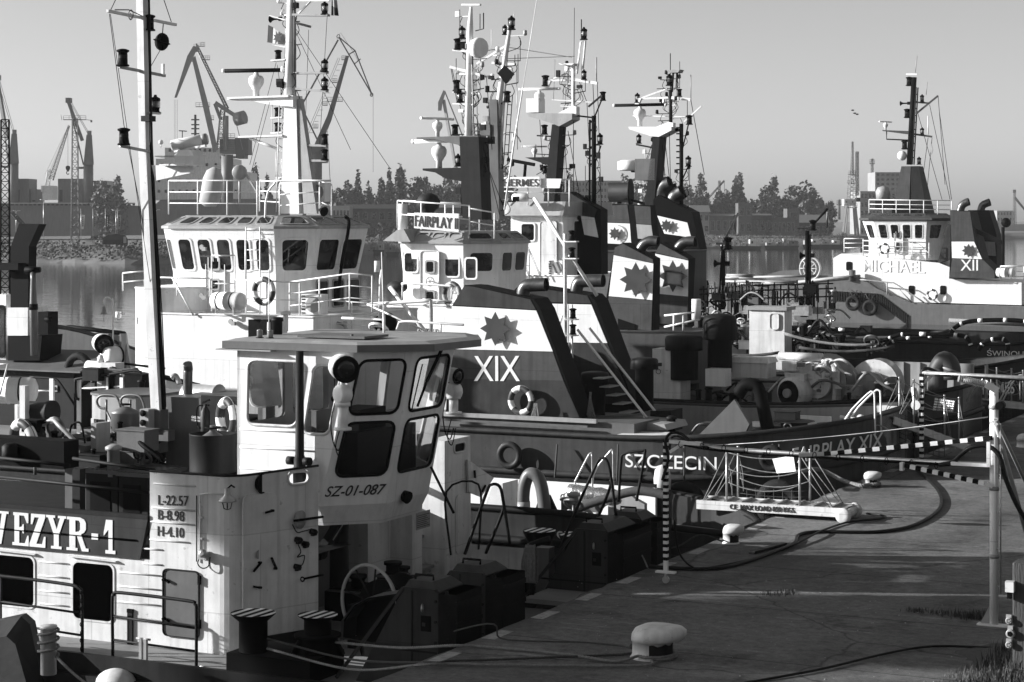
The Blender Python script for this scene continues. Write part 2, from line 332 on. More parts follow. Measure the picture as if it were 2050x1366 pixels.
def wall_win(mb, P, holes, th=0.05, k=4):
    """flat wall quad with rounded window holes; holes = (s0,t0,s1,t1,radius) laid out in columns/rows that do not overlap"""
    P = [Vector(p) for p in P]; n = outn(P)
    ss = sorted({0.0, 1.0} | {(h[0]+h2[2])/2 for h in holes for h2 in holes if h2[2] < h[0] and not any(h2[2] <= g[0] and g[2] <= h[0] for g in holes)})
    tt = sorted({0.0, 1.0} | {(h[1]+h2[3])/2 for h in holes for h2 in holes if h2[3] < h[1] and not any(h2[3] <= g[1] and g[3] <= h[1] for g in holes)})
    w0 = (P[1]-P[0]).length; h0 = (P[3]-P[0]).length
    for i in range(len(ss)-1):
        for j in range(len(tt)-1):
            c = (ss[i], tt[j], ss[i+1], tt[j+1]); hs = [h for h in holes if c[0]-1e-6 <= h[0] and h[2] <= c[2]+1e-6 and c[1]-1e-6 <= h[1] and h[3] <= c[3]+1e-6]
            if not hs:
                q = [bil(P, *x) for x in ((c[0], c[1]), (c[2], c[1]), (c[2], c[3]), (c[0], c[3]))]
                mb.loft([q, [x-n*th for x in q]]); continue
            h = hs[0]; hw = (h[2]-h[0])*w0; hh = (h[3]-h[1])*h0; lo = rrect(hw, hh, min(h[4], hw*0.3, hh*0.3), k)
            inn = [(h[0]+x/w0, h[1]+y/h0) for x, y in lo]; out = []
            cor = [(c[2], c[1]), (c[2], c[3]), (c[0], c[3]), (c[0], c[1])]; mid = [((c[0]+c[2])/2, c[1]), (c[2], (c[1]+c[3])/2), ((c[0]+c[2])/2, c[3]), (c[0], (c[1]+c[3])/2)]
            for q in range(4):
                for z in range(k+1):
                    u = z/k*2-1; A = cor[q]; B = mid[q] if u < 0 else mid[(q+1) % 4]; f = abs(u)
                    hv = (inn[q*(k+1)] if u < 0 else inn[q*(k+1)+k]); B = (hv[0], c[1]) if (q in (0, 3) and ((q == 0 and u < 0) or (q == 3 and u > 0))) else ((hv[0], c[3]) if (q in (1, 2) and ((q == 1 and u > 0) or (q == 2 and u < 0))) else ((c[2], hv[1]) if q in (0, 1) else (c[0], hv[1])))
                    out.append((A[0]*(1-f)+B[0]*f, A[1]*(1-f)+B[1]*f))
            fo = [bil(P, *x) for x in out]; fi = [bil(P, *x) for x in inn]
            mb.loft([[x-n*th for x in fo], fo, fi, [x-n*th for x in fi], [x-n*th for x in fo]], True, False)
def railing(mb, pts, h=1.0, rows=3, r=0.022, step=1.3, pr=None):
    P = [Vector(p) for p in pts]
    for k in range(1, rows+1): mb.tube([p+Vector((0, 0, h*k/rows)) for p in P], r if k == rows else r*0.75, 5)
    for i in range(len(P)-1):
        n = max(1, round((P[i+1]-P[i]).length/step))
        for j in range(n+(1 if i == len(P)-2 else 0)):
            p = P[i].lerp(P[i+1], j/n); mb.tube([p, p+Vector((0, 0, h))], pr or r, 5)
    return mb
def star_poly(R0, r0, n=8, ph=PI/2):
    return [((R0 if i % 2 == 0 else r0)*cos(ph+PI*i/n), (R0 if i % 2 == 0 else r0)*sin(ph+PI*i/n)) for i in range(2*n)]
def star(parent, c, R0, b, off=0.10, th=0.02, k=0.62):
    mb = MB(STARM); mb.prism([(c[0]+x, c[2]+z) for x, z in star_poly(R0, R0*k)], b-off-th, b-off)
    for i in range(4):
        t = PI/4+PI/2*i; x, z = c[0]+R0*0.4*cos(t), c[2]+R0*0.4*sin(t); mb.lathe([(0.02, 0), (0.02, off)], (x, b-off, z), (0, 1, 0), 5)
    return mb.build("star_emblem", parent)
# ---------------- small fittings shared by many boats ----------------
def navlight_mesh():
    mb = MB(BLACK); mb.lathe([(0.16, 0), (0.17, 0.03), (0.12, 0.05), (0.115, 0.16)], n=10); mb.m(LENS); mb.lathe([(0.105, 0.16), (0.105, 0.34)], n=10)
    mb.m(BLACK); mb.lathe([(0.12, 0.34), (0.15, 0.37), (0.13, 0.43), (0.05, 0.47), (0.04, 0.52), (0.0, 0.53)], n=10)
    for k in range(4): t = PI/4+PI/2*k; mb.tube([(0.125*cos(t), 0.125*sin(t), 0.14), (0.125*cos(t), 0.125*sin(t), 0.36)], 0.012, 4)
    return mesh_only(mb, "nav_light")
NAV = navlight_mesh()
def dark_light_mesh():
    mb = MB(BLACK); mb.lathe([(0.17, 0), (0.17, 0.04), (0.13, 0.06), (0.12, 0.36), (0.17, 0.39), (0.17, 0.43), (0.08, 0.46), (0.0, 0.47)], n=10); mb.m(DARK); mb.lathe([(0.125, 0.12), (0.125, 0.3)], n=10)
    return mesh_only(mb, "side_light")
SIDEL = dark_light_mesh()
def radar_mesh(dark=True, w=2.0):
    mb = MB(WHITE); mb.lathe([(0.09, 0), (0.09, 0.22), (0.13, 0.25), (0.13, 0.28), (0.19, 0.36), (0.22, 0.44), (0.22, 0.54), (0.17, 0.62), (0.08, 0.65), (0.06, 0.72)], n=14)
    mb.m(BLACK if dark else WHITE); mb.loft([[(-w/2, 0.06*cos(t)+0.02, 0.78+0.06*sin(t)) for t in [2*PI*k/10 for k in range(10)]], [(w/2, 0.06*cos(t)+0.02, 0.78+0.06*sin(t)) for t in [2*PI*k/10 for k in range(10)]]], True, True, True)
    mb.m(WHITE); mb.lathe([(0.062, -w/2-0.03), (0.062, -w/2+0.06)], (0, 0.02, 0.78), (1, 0, 0), 10); mb.lathe([(0.062, w/2-0.06), (0.062, w/2+0.03)], (0, 0.02, 0.78), (1, 0, 0), 10)
    return mesh_only(mb, "radar")
RADAR_D = radar_mesh(True); RADAR_W = radar_mesh(False, 1.8)
def horn_mesh():
    mb = MB(BLACK); mb.lathe([(0.05, 0), (0.05, 0.3), (0.08, 0.42), (0.16, 0.52), (0.17, 0.53), (0.05, 0.48)], ax=(-1, 0, 0), n=10); mb.box(-0.05, -0.05, -0.1, 0.12, 0.05, 0.1); return mesh_only(mb, "horn")
HORN = horn_mesh()
def buoy(c, ax, R0=0.34, r=0.085, label="", org=None, bands=True, m=WHITE, m2=RED, letters=None):
    mb = MB(m); d = Vector(ax).normalized(); x = Vector((0, 0, 1)); x = (x-d*x.dot(d)).normalized(); y = d.cross(x); c = Vector(c); n = 32
    for q in range(8):
        mb.m(m if (q % 2 or not bands) else m2)
        mb.tube([c+(x*cos(2*PI*i/n)+y*sin(2*PI*i/n))*R0 for i in range(q*4, q*4+5)], r, 10, caps=False)
    mb.m(ROPE)
    mb.torus(c, R0+r*0.95, 0.012, ax, 24, 4)
    return top(mb, "lifebuoy", label, "lifebuoy", c if org is None else org)
def tyre(c, ax, R0, r, label, group, hang=None, bm=RUBBER):
    mb = MB(bm); mb.torus(c, R0, r, ax, 28, 10)
    if hang:
        mb.m(DROPE)
        for h in hang: mb.tube([Vector(c)+Vector((0, 0, R0)), h], 0.025, 5)
    return top(mb, "tyre_fender", label, "tyre", Vector(c)-Vector((0, 0, R0)), group)
def bitt(mb, c, h, r, striped=True, flare=1.55):
    mb.m(BLACK); mb.lathe([(r*1.05, 0), (r, 0.05), (r, h*0.8), (r*flare, h*0.97), (r*flare, h)], c, n=20)
    if striped:                                                     # striped disc on top
        n = 8; R0 = r*flare
        for i in range(n):
            x0 = -R0+2*R0*i/n; x1 = x0+2*R0/n; pts = []
            for t in range(5): x = x0+(x1-x0)*t/4; pts.append((c[0]+x, c[1]-math.sqrt(max(0, R0*R0-x*x)), c[2]+h+0.004))
            for t in range(5): x = x1-(x1-x0)*t/4; pts.append((c[0]+x, c[1]+math.sqrt(max(0, R0*R0-x*x)), c[2]+h+0.004))
            mb.m(LETTER_W if i % 2 else BLACK); mb.quad(*pts)
    return mb
def hull(root, a0, a1, bc, half, zd, zb, m, bow=(4.0, 1.0), stern=(3.0, 0.4), rise=(0.5, 0.3), rail=None, deckm=None, cap=None, flare=0.25, zbot=-1.2, inm=None):
    """hull from stern-most a0 to a1; half = half beam; zb = rail height; bow/stern = (length, tip half-width share)"""
    N = 44; rings = {}
    def hw(t):
        a = a0+(a1-a0)*t; k = 1.0
        d = a1-a
        if d < bow[0]: k *= bow[1]+(1-bow[1])*math.sqrt(max(0, 1-(1-d/bow[0])**2)) if bow[1] < 0.99 else 1
        d = a-a0
        if d < stern[0]: k *= stern[1]+(1-stern[1])*math.sqrt(max(0, 1-(1-d/stern[0])**2)) if stern[1] < 0.99 else 1
        return half*k
    def zr(t):
        a = a0+(a1-a0)*t; z = zb; d = a1-a
        if d < bow[0]*1.2: z += rise[0]*(1-d/(bow[0]*1.2))**2
        d = a-a0
        if d < stern[0]*1.2: z += rise[1]*(1-d/(stern[0]*1.2))**2
        return z
    ts = [0.5-0.5*cos(PI*i/N) for i in range(N+1)]
    def loop(z, s):
        out = [(a0+(a1-a0)*t, bc-hw(t)*s, z(t)) for t in ts]
        out += [(a0+(a1-a0)*t, bc+hw(t)*s, z(t)) for t in ts[::-1]]
        return [Vector(p) for p in out]
    top_ = loop(zr, 1.0); mid = loop(lambda t: zd-0.15, 1.0-flare*0.1); wl = loop(lambda t: -0.1, 1-flare*0.3); bot = loop(lambda t: zbot, 1-flare*0.55)
    inn = loop(zr, 1-0.06/half*2); ind = loop(lambda t: zd, 1-0.06/half*2)
    mb = MB(BLACK); mb.loft([bot, wl], True, False); mb.m(m); mb.loft([wl, mid, top_], True, False)
    mb.m(inm or m); mb.loft([top_, inn, ind], True, False); h = mb.build("hull", root)
    d = MB(deckm or DECK); d.quad(*ind); d.build("deck", root)
    c = MB(cap or m)
    c.tube([p for p in top_[:]], 0.07, 6, closed=True); c.tube([p+Vector((0, 0, -(zb-zd)*0.9)) for p in top_], 0.09, 6, closed=True); c.build("rubbing_rail", root)
    return top_
def expand(poly, d):
    out = []; n = len(poly)
    for i in range(n):
        p0, p1, p2 = Vector(poly[i-1]).xy if len(poly[i-1]) > 2 else Vector(poly[i-1]), Vector(poly[i]), Vector(poly[(i+1) % n])
        e1 = (p1-p0).normalized(); e2 = (p2-p1).normalized(); n1 = Vector((e1.y, -e1.x)); n2 = Vector((e2.y, -e2.x)); nn = (n1+n2); k = d/(1+n1.dot(n2)); out.append((p1.x+nn.x*k, p1.y+nn.y*k))
    return out
def octa(a0, a1, b0, b1, c):                                        # counter-clockwise chamfered rectangle (a, b)
    return [(a0+c, b0), (a1-c, b0), (a1, b0+c), (a1, b1-c), (a1-c, b1), (a0+c, b1), (a0, b1-c), (a0, b0+c)]
def wheelhouse(root, foot, z0, zs, zh, z1, zr, lean, inset, wins, wm=None, rm=None, sky=True, gap=0.12, fm=None, roofover=0.0, name="wheelhouse"):
    """foot: ccw footprint; walls rise plain z0..zs, lean outward to z1, then a sloping band inward to zr. wins[i] = windows on edge i"""
    wm = wm or WHITE; rm = rm or wm; n = len(foot); t1 = expand(foot, lean); t2 = expand(t1, -inset)
    A = [Vector((p[0], p[1], z0)) for p in foot]; S = [Vector((p[0], p[1], zs)) for p in foot]; B = [Vector((p[0], p[1], z1)) for p in t1]; C = [Vector((p[0], p[1], zr)) for p in t2]
    mb = MB(wm); mb.loft([A, S, B], True, False); ov = expand(t1, 0.06+roofover)
    mb.m(rm); mb.loft([[Vector((p[0], p[1], z1-0.02)) for p in ov], [Vector((p[0], p[1], z1+0.05)) for p in ov], [c+(b-c)*0.0 for b, c in zip(B, C)]], True, True)
    o = mb.build(name, root)
    for i, k in enumerate(wins):
        if not k: continue
        j = (i+1) % n; Q = [S[i], S[j], B[j], B[i]]; th = (zh-zs)/(z1-zs)
        L0 = (S[j]-S[i]).length; g = gap/L0; w = (1-g*(k+1))/k
        for q in range(k):
            s0 = g+(w+g)*q; win(root, [bil(Q, s0, 0.04), bil(Q, s0+w, 0.04), bil(Q, s0+w, th), bil(Q, s0, th)], fm=fm or wm)
        if sky:
            Ov = [Vector((p[0], p[1], z1+0.05)) for p in ov]; Q = [Ov[i], Ov[j], C[j], C[i]]
            for q in range(k):
                s0 = g+(w+g)*q; win(root, [bil(Q, s0, 0.15), bil(Q, s0+w, 0.15), bil(Q, s0+w, 0.85), bil(Q, s0, 0.85)], fm=rm, name="skylight")
    return o, B, C
class Rig:
    """mast traced on a plane b, with its lights and radars as sub-parts"""
    def __init__(s, root, b, m=WHITE): s.root = root; s.b = b; s.mb = MB(m); s.sub = []
    def K(s, p): return pb(p[0], p[1], s.b+(p[2] if len(p) > 2 else 0))
    def pole(s, pts, r, m=None, n=8):
        if m: s.mb.m(m)
        s.mb.tube([s.K(p) for p in pts], r, n, smooth=True); return s
    def bar(s, p, q, w, h=None, m=None):
        if m: s.mb.m(m)
        s.mb.bar(s.K(p), s.K(q), w, h); return s
    def plate(s, pts, th, m=None):
        if m: s.mb.m(m)
        P = [s.K(p) for p in pts]; s.mb.prism([(p.x, p.z) for p in P], s.b-th/2, s.b+th/2); return s
    def shelf(s, p, q, wb, th=0.05, m=None):                        # level bracket plate from p to q, wb wide across
        if m: s.mb.m(m)
        A, B = s.K(p), s.K(q); s.mb.bar(A, B, wb, th); return s
    def light(s, p, size=0.5, me=None): s.sub.append((me or NAV, "nav_light", s.K(p), size/0.5*0.8, 0)); return s
    def radar(s, p, size=1.0, me=None, rz=0.0): s.sub.append((me or RADAR_D, "radar", s.K(p), size, rz)); return s
    def horn(s, p, size=1.0): s.sub.append((HORN, "horn", s.K(p), size, 0)); return s
    def ladder(s, p, q, w=0.3, r=0.012, step=0.3, m=None):
        if m: s.mb.m(m)
        A, B = s.K(p), s.K(q); o = Vector((0, w/2, 0)); s.mb.tube([A-o, B-o], r, 4); s.mb.tube([A+o, B+o], r, 4); n = int((B-A).length/step)
        for i in range(1, n): c = A.lerp(B, i/n); s.mb.tube([c-o, c+o], r*0.8, 4)
        return s
    def wire(s, pts, r=0.012, m=None):
        s.mb.m(m or BLACK); s.mb.tube([s.K(p) for p in pts], r, 4); return s
    def clutter(s, pts, n, w, seed=1, m=None):                      # small brackets, boxes, stub aerials and cable loops along a mast
        rn = random.Random(seed); P = [s.K(p) for p in pts]
        for i in range(n):
            t = rn.random()*(len(P)-1); k = int(t); c = P[k].lerp(P[min(k+1, len(P)-1)], t-k); sd = rn.choice((-1, 1)); d = V(sd*rn.uniform(.3, 1)*w, rn.uniform(-.3, .3)*w, rn.uniform(-.05, .12)*w); s.mb.m(m or rn.choice((WHITE, LIGHT, DARK, BLACK)))
            s.mb.bar(c, c+d, .035, .03); q = rn.random()
            if q < .3: s.mb.tube([c+d, c+d+V(0, 0, rn.uniform(.3, 1.1))], .013, 4)
            elif q < .6: s.mb.cbox(c+d+V(0, 0, .08), rn.uniform(.08, .2), .12, rn.uniform(.1, .25))
            elif q < .8: s.mb.lathe([(.05, 0), (.07, .03), (.06, .16), (0, .18)], c+d, n=7)
            s.mb.m(BLACK); e = c+d*.6; s.mb.tube(cat([e, e+V(sd*.1, 0, -.25), e+V(-sd*.05, .05, -.4), c+V(0, 0, -.5)], 4), .012, 4)
        return s
    def done(s, name="mast"):
        o = s.mb.build(name, s.root)
        for me, nm, pos, sc, rz in s.sub: place(me, nm, o, pos, sc, rz)
        return o
def vent(root, c, h, r, R0, m=DARK, hc=0.35, name="mushroom_vent"):
    mb = MB(m); mb.lathe([(r, 0), (r, h), (R0, h), (R0, h+hc*0.75), (R0*0.92, h+hc*0.9), (R0*0.5, h+hc), (0, h+hc*1.02)], c, n=20); return mb.build(name, root)
def leaf_cloud(mb, c, rx, ry, rz, n, size, clumps=14, shape='round', rnd=random):
    cl = []
    for i in range(clumps):
        while True:
            p = Vector((rnd.uniform(-1, 1), rnd.uniform(-1, 1), rnd.uniform(-1, 1)))
            if p.length < 1: break
        if shape == 'poplar': s = max(0.12, (1-((p.z+0.25)/1.25)**2)) if p.z > -0.25 else 0.75+0.25*(p.z+1)/0.75; p.x *= s; p.y *= s
        cl.append((p, rnd.uniform(0.18, 0.42)))
    vs = []; fs = []
    for i in range(n):
        p, r0 = cl[i % clumps]; d = Vector((rnd.gauss(0, 1), rnd.gauss(0, 1), rnd.gauss(0, 1))); d.normalize(); q = p+d*r0*(rnd.random()**0.4)
        q = Vector(c)+Vector((q.x*rx, q.y*ry, q.z*rz)); t = Vector((rnd.uniform(-1, 1), rnd.uniform(-1, 1), rnd.uniform(-1, 1))).normalized(); u = t.orthogonal().normalized(); v = t.cross(u); s = size*rnd.uniform(0.6, 1.4)
        o = len(vs); vs += [q-u*s-v*s*0.6, q+u*s-v*s*0.5, q+u*s*0.7+v*s, q-u*s*0.8+v*s*0.8]; fs.append((o, o+1, o+2, o+3))
    return mb.add(vs, fs)
def tree(base, h, w, label, group, shape='round', m=None, n=1400, size=None, trunk=0.25, seed=1, name="tree"):
    rnd = random.Random(seed); t = thing(name, label, "tree", base, group); b = Vector(base)
    mb = MB(BARK); r = h*0.022
    mb.tube([b, b+Vector((0.1, 0, h*0.3)), b+Vector((0, 0.1, h*0.75))], [r, r*0.75, r*0.25], 7)
    for k in range(6):
        t0 = rnd.uniform(0.2, 0.6); an = rnd.uniform(0, 2*PI); p = b+Vector((0, 0, h*t0)); mb.tube([p, p+Vector((cos(an)*w*0.22, sin(an)*w*0.22, h*0.16)), p+Vector((cos(an)*w*0.34, sin(an)*w*0.34, h*0.3))], [r*0.5, r*0.32, r*0.1], 5)
    mb.build("trunk", t)
    cr = MB(m or LEAF); z0 = h*trunk*0.6; leaf_cloud(cr, b+Vector((0, 0, (h+z0)/2)), w/2, w/2, (h-z0)/2, n, size or h*0.035, 44 if shape == 'round' else 40, shape, rnd); cr.build("crown", t); return t
# ---------------- water, quay, embankment, far bank ----------------
def water_mat():
    m = bpy.data.materials.new("harbour_water"); m.use_nodes = True; n = m.node_tree.nodes; l = m.node_tree.links.new; b = n["Principled BSDF"]
    b.inputs["Base Color"].default_value = (0.012, 0.012, 0.012, 1); b.inputs["Roughness"].default_value = 0.05; b.inputs["IOR"].default_value = 1.33
    g = n.new("ShaderNodeNewGeometry"); mp = n.new("ShaderNodeMapping"); mp.inputs["Scale"].default_value = (0.5, 0.5, 1); l(g.outputs["Position"], mp.inputs[0])
    z = n.new("ShaderNodeTexNoise"); z.inputs["Scale"].default_value = 1.2; z.inputs["Detail"].default_value = 4; z.inputs["Roughness"].default_value = 0.5; l(mp.outputs[0], z.inputs["Vector"])
    bp = n.new("ShaderNodeBump"); bp.inputs["Strength"].default_value = 0.22; bp.inputs["Distance"].default_value = 0.12; l(z.outputs[0], bp.inputs["Height"]); l(bp.outputs[0], b.inputs["Normal"]); return m
WATER = water_mat()
mb = MB(WATER); c0 = WQ(0, 0); 
for (x0, y0, x1, y1) in ((-2500, -300, 2500, 4000),):
    mb.quad(WQ(x0, y0), WQ(x1, y0), WQ(x1, y1), WQ(x0, y1))
struct(mb, "water")
def concrete_mat():
    m = bpy.data.materials.new("quay_concrete"); m.use_nodes = True; n = m.node_tree.nodes; l = m.node_tree.links.new; b = n["Principled BSDF"]; b.inputs["Roughness"].default_value = 0.82; b.inputs["Specular IOR Level"].default_value = 0.35
    tc = n.new("ShaderNodeTexCoord"); co = tc.outputs["Object"]
    def noise(s, d=6, r=0.6, st=(1, 1, 1)):
        mp = n.new("ShaderNodeMapping"); mp.inputs["Scale"].default_value = st; l(co, mp.inputs[0]); z = n.new("ShaderNodeTexNoise"); z.inputs["Scale"].default_value = s; z.inputs["Detail"].default_value = d; z.inputs["Roughness"].default_value = r; l(mp.outputs[0], z.inputs["Vector"]); return z.outputs[0]
    def rng(x, a, b_, c, d):
        r = n.new("ShaderNodeMapRange"); r.inputs[1].default_value = a; r.inputs[2].default_value = b_; r.inputs[3].default_value = c; r.inputs[4].default_value = d; l(x, r.inputs[0]); return r.outputs[0]
    def mul(x, y):
        q = n.new("ShaderNodeMath"); q.operation = 'MULTIPLY'; l(x, q.inputs[0]); l(y, q.inputs[1]); return q.outputs[0]
    big = rng(noise(0.35, 5, 0.6, (1, 0.5, 1)), 0.38, 0.64, 0.07, 0.18); fine = rng(noise(9, 10, 0.82), 0.34, 0.66, 0.5, 1.5); grit = rng(noise(160, 2, 0.5), 0.62, 0.72, 1.0, 1.7)
    sc = rng(noise(2.0, 8, 0.7, (0.15, 2.5, 1)), 0.56, 0.70, 0.9, 1.5); st = rng(noise(1.1, 6, 0.7), 0.55, 0.68, 1.0, 0.45)
    vo = n.new("ShaderNodeTexVoronoi"); vo.feature = 'DISTANCE_TO_EDGE'; vo.inputs["Scale"].default_value = 0.16
    ad = n.new("ShaderNodeMixRGB"); ad.blend_type = 'ADD'; ad.inputs[0].default_value = 0.6; l(co, ad.inputs[1]); zz = n.new("ShaderNodeTexNoise"); zz.inputs["Scale"].default_value = 1.3; zz.inputs["Detail"].default_value = 6; l(co, zz.inputs["Vector"]); l(zz.outputs[1], ad.inputs[2]); l(ad.outputs[0], vo.inputs["Vector"])
    crack = rng(vo.outputs[0], 0.0, 0.006, 0.35, 1.0)
    bk = n.new("ShaderNodeTexBrick"); bk.inputs["Scale"].default_value = 1.0; bk.inputs["Brick Width"].default_value = 7.0; bk.inputs["Row Height"].default_value = 3.5; bk.inputs["Mortar Size"].default_value = 0.022; bk.offset = 0.0
    bk.inputs["Color1"].default_value = (1, 1, 1, 1); bk.inputs["Color2"].default_value = (0.88, 0.88, 0.88, 1); bk.inputs["Mortar"].default_value = (0.35, 0.35, 0.35, 1); l(co, bk.inputs["Vector"])
    v = mul(mul(mul(big, fine), mul(sc, st)), mul(mul(crack, grit), bk.outputs[0])); cc = n.new("ShaderNodeCombineColor")
    for i in range(3): l(v, cc.inputs[i])
    l(cc.outputs[0], b.inputs["Base Color"])
    bp = n.new("ShaderNodeBump"); bp.inputs["Strength"].default_value = 0.9; bp.inputs["Distance"].default_value = 0.02; l(noise(42, 6, 0.8), bp.inputs["Height"]); l(bp.outputs[0], b.inputs["Normal"]); return m
CONC = concrete_mat()
ZQ = 1.5
mb = MB(CONC)
rnd = random.Random(5); edge = []
bs = [-80+i*0.35 for i in range(int(130/0.35))]+[50+i*10 for i in range(30)]
ed = [(rnd.uniform(-0.02, 0.02)-(0.05 if rnd.random() < 0.06 else 0), bb) for bb in bs]
A = [Vector((e[0]+0.05, e[1], ZQ)) for e in ed]; B = [Vector((e[0], e[1], ZQ-0.06)) for e in ed]; Cc = [Vector((0.0, e[1], -2)) for e in ed]; D = [Vector((12, e[1], ZQ)) for e in ed]
mb.loft([Cc, B, A, D], False, False); struct(mb, "quay")
# grassy embankment the photograph is taken from
GROUND = mat("grass_soil", 0.05, 0.95, var=0.45, scale=1.5, bump=0.8, bscale=20)
def ter(a, b):
    nx = 0.35*sin(b*0.9)+0.2*sin(b*2.3+1); a2 = a+nx*max(0, 1-max(0, a-9)/3)
    pts = [(5.5, 1.36), (7.0, 1.49), (8.5, 1.75), (9.5, 2.3), (12.0, 5.2), (12.7, 5.75), (60, 5.9)]
    for (x0, z0), (x1, z1) in zip(pts, pts[1:]):
        if a2 <= x1: return z0+(z1-z0)*max(0, (a2-x0)/(x1-x0))
    return 5.9
mb = MB(GROUND); xs = [6.0+0.25*i for i in range(30)]+[14, 18, 25, 40, 70]; ys = [-80, -60, -45]+[-40+0.4*i for i in range(120)]+[12, 20, 40, 80, 160, 300]
mb.add([(x, y, ter(x, y)+0.03*sin(7*x+3*y)*sin(5*y-2*x)) for y in ys for x in xs], [(j*len(xs)+i, j*len(xs)+i+1, (j+1)*len(xs)+i+1, (j+1)*len(xs)+i) for j in range(len(ys)-1) for i in range(len(xs)-1)], True)
struct(mb, "embankment")
rnd = random.Random(3); mb = MB(GRASSM)
def blade(p, h, wd=0.008):
    an = rnd.uniform(0, 2*PI); dx, dy = cos(an), sin(an); le = rnd.uniform(0.1, 0.6)*h; px_, py_ = -dy*wd, dx*wd
    p1 = p+Vector((dx*le*0.35, dy*le*0.35, h*0.6)); p2 = p+Vector((dx*le, dy*le, h))
    mb.add([p-Vector((px_, py_, 0)), p+Vector((px_, py_, 0)), p1+Vector((px_*0.7, py_*0.7, 0)), p1-Vector((px_*0.7, py_*0.7, 0)), p2], [(0, 1, 2, 3), (3, 2, 4)])
for i in range(16000):
    b = rnd.uniform(-12.5, -4.2); a = 6.6+abs(rnd.gauss(0, 1.2))+(0.0 if b < -6.5 else (b+6.5)*0.55)
    if a < 12: blade(Vector((a, b, ter(a, b)-0.01)), rnd.uniform(0.03, 0.11), 0.006)
tag(mb.build("grass", None, (7, -7, 1.5)), None, None, None, 'stuff')
mb = MB(REED)
for px, py, n, s in ((1945, 1238, 260, 0.2), (1885, 1230, 70, 0.12), (1835, 1225, 80, 0.1), (1575, 1188, 60, 0.1), (1545, 1192, 40, 0.1)):
    c = pz(px, py, ZQ)
    for i in range(n): blade(c+Vector((rnd.gauss(0, s), rnd.gauss(0, 0.08), 0)), rnd.uniform(0.05, s*0.8), 0.006)
for i in range(600):                                                # tall dry stalks by the timber post
    b = rnd.uniform(-7.6, -5.2); a = rnd.uniform(6.9, 7.9); blade(Vector((a, b, ter(a, b))), rnd.uniform(0.06, 0.24), 0.007)
tag(mb.build("weeds", None, (6, -4, 1.5)), None, None, None, 'stuff')
# painted dashes on the coping
mb = MB(LETTER_W); mb.ms[0] = mat("worn_edge_paint", 0.30, 0.8, var=0.4, scale=9, rust=0.5)
for k in range(24):
    b = -9.0+k*1.62; mb.box(0.09, b, ZQ+0.001, 0.30, b+0.62, ZQ+0.005)
struct(mb, "edge_marking")
# far bank
BANK = mat("bank_soil", 0.10, 0.95, var=0.4, scale=0.12, bump=0.4, bscale=2)
shore = [(-6000, 300), (-1500, 330), (-200, 350), (0, 350), (120, 345), (250, 335), (420, 345), (640, 372), (700, 385), (760, 455), (1000, 470), (1300, 505), (1430, 520), (1690, 535), (1720, 620), (1900, 760), (2100, 800), (3000, 850), (6000, 900)]
mb = MB(BANK); rings = []
def interp(px):
    for (x0, y0), (x1, y1) in zip(shore, shore[1:]):
        if px <= x1: return y0+(y1-y0)*(px-x0)/(x1-x0)
    return shore[-1][1]
cols = [-6000, -3000, -1500, -600]+list(range(-200, 2300, 25))+[2600, 3200, 6000]
for k, (dY, z) in enumerate(((-0.5, -0.5), (1.5, 0.5), (4, 1.2), (12, 2.2), (40, 2.6), (250, 2.8), (3000, 3.0))):
    row = []
    for px in cols:
        Y = interp(px)+dY+(rnd.uniform(-1, 1)*(0.8 if k < 4 else 0)); row.append(WQ((px-CX)/F*Y, Y, z+(rnd.uniform(-0.25, 0.25) if 0 < k < 4 else 0)))
    rings.append(row)
mb.loft(rings, False, False); struct(mb, "far_bank")
mb = MB(REED)                                                       # scrub along the far waterline
rnd = random.Random(8)
for i in range(13000):
    px = rnd.uniform(-60, 1700); Y = interp(px)+rnd.uniform(1, 26); s = rnd.uniform(0.12, 0.34)*(1.0 if px < 700 else 0.7); z = 0.6+min(1.8, (Y-interp(px))*0.15)+rnd.random()**2*1.3; q = WQ((px-CX)/F*Y, Y, z)
    t = Vector((rnd.uniform(-1, 1), rnd.uniform(-1, 1), rnd.uniform(-1, 1))).normalized(); u = t.orthogonal().normalized(); v = t.cross(u); mb.add([q-u*s, q+v*s*0.8, q+u*s, q-v*s*0.7], [(0, 1, 2, 3)])
tag(mb.build("bank_scrub", None, WQ(-50, 360, 0)), None, None, None, 'stuff')
# trees on the far bank
TR = [(220, 360, 402, 62, 'round', 470), (190, 378, 402, 40, 'round', 480), (690, 370, 414, 42, 'round', 520), (717, 352, 414, 20, 'poplar', 520), (738, 366, 414, 15, 'poplar', 525), (764, 358, 414, 20, 'poplar', 530), (780, 346, 414, 20, 'poplar', 525), (802, 327, 414, 30, 'poplar', 520), (848, 350, 416, 56, 'round', 525), (893, 352, 418, 66, 'round', 530), (950, 356, 418, 60, 'round', 540), (512, 340, 402, 30, 'poplar', 500), (535, 358, 402, 20, 'poplar', 505),
      (1262, 360, 420, 50, 'round', 600), (1312, 344, 424, 84, 'round', 600), (1362, 366, 430, 66, 'round', 600), (1405, 350, 432, 30, 'poplar', 600), (1478, 352, 440, 32, 'poplar', 600), (1550, 361, 440, 42, 'poplar', 600), (1532, 385, 440, 34, 'round', 605), (1606, 367, 442, 78, 'round', 600), (1632, 408, 442, 44, 'round', 605), (1140, 352, 412, 44, 'round', 640), (1000, 345, 420, 70, 'round', 545)]
rr_ = random.Random(44)
for x in list(range(664, 965, 21))+list(range(1236, 1460, 20))+list(range(1500, 1668, 19)): TR.append((x+rr_.uniform(-6, 6), (386 if x < 1000 else 398)+rr_.uniform(-9, 9), 418 if x < 1000 else 444, rr_.uniform(26, 44), 'round', 545 if x < 1000 else 615))
names = {'round': 'leafy round-crowned tree', 'poplar': 'slender upright poplar'}
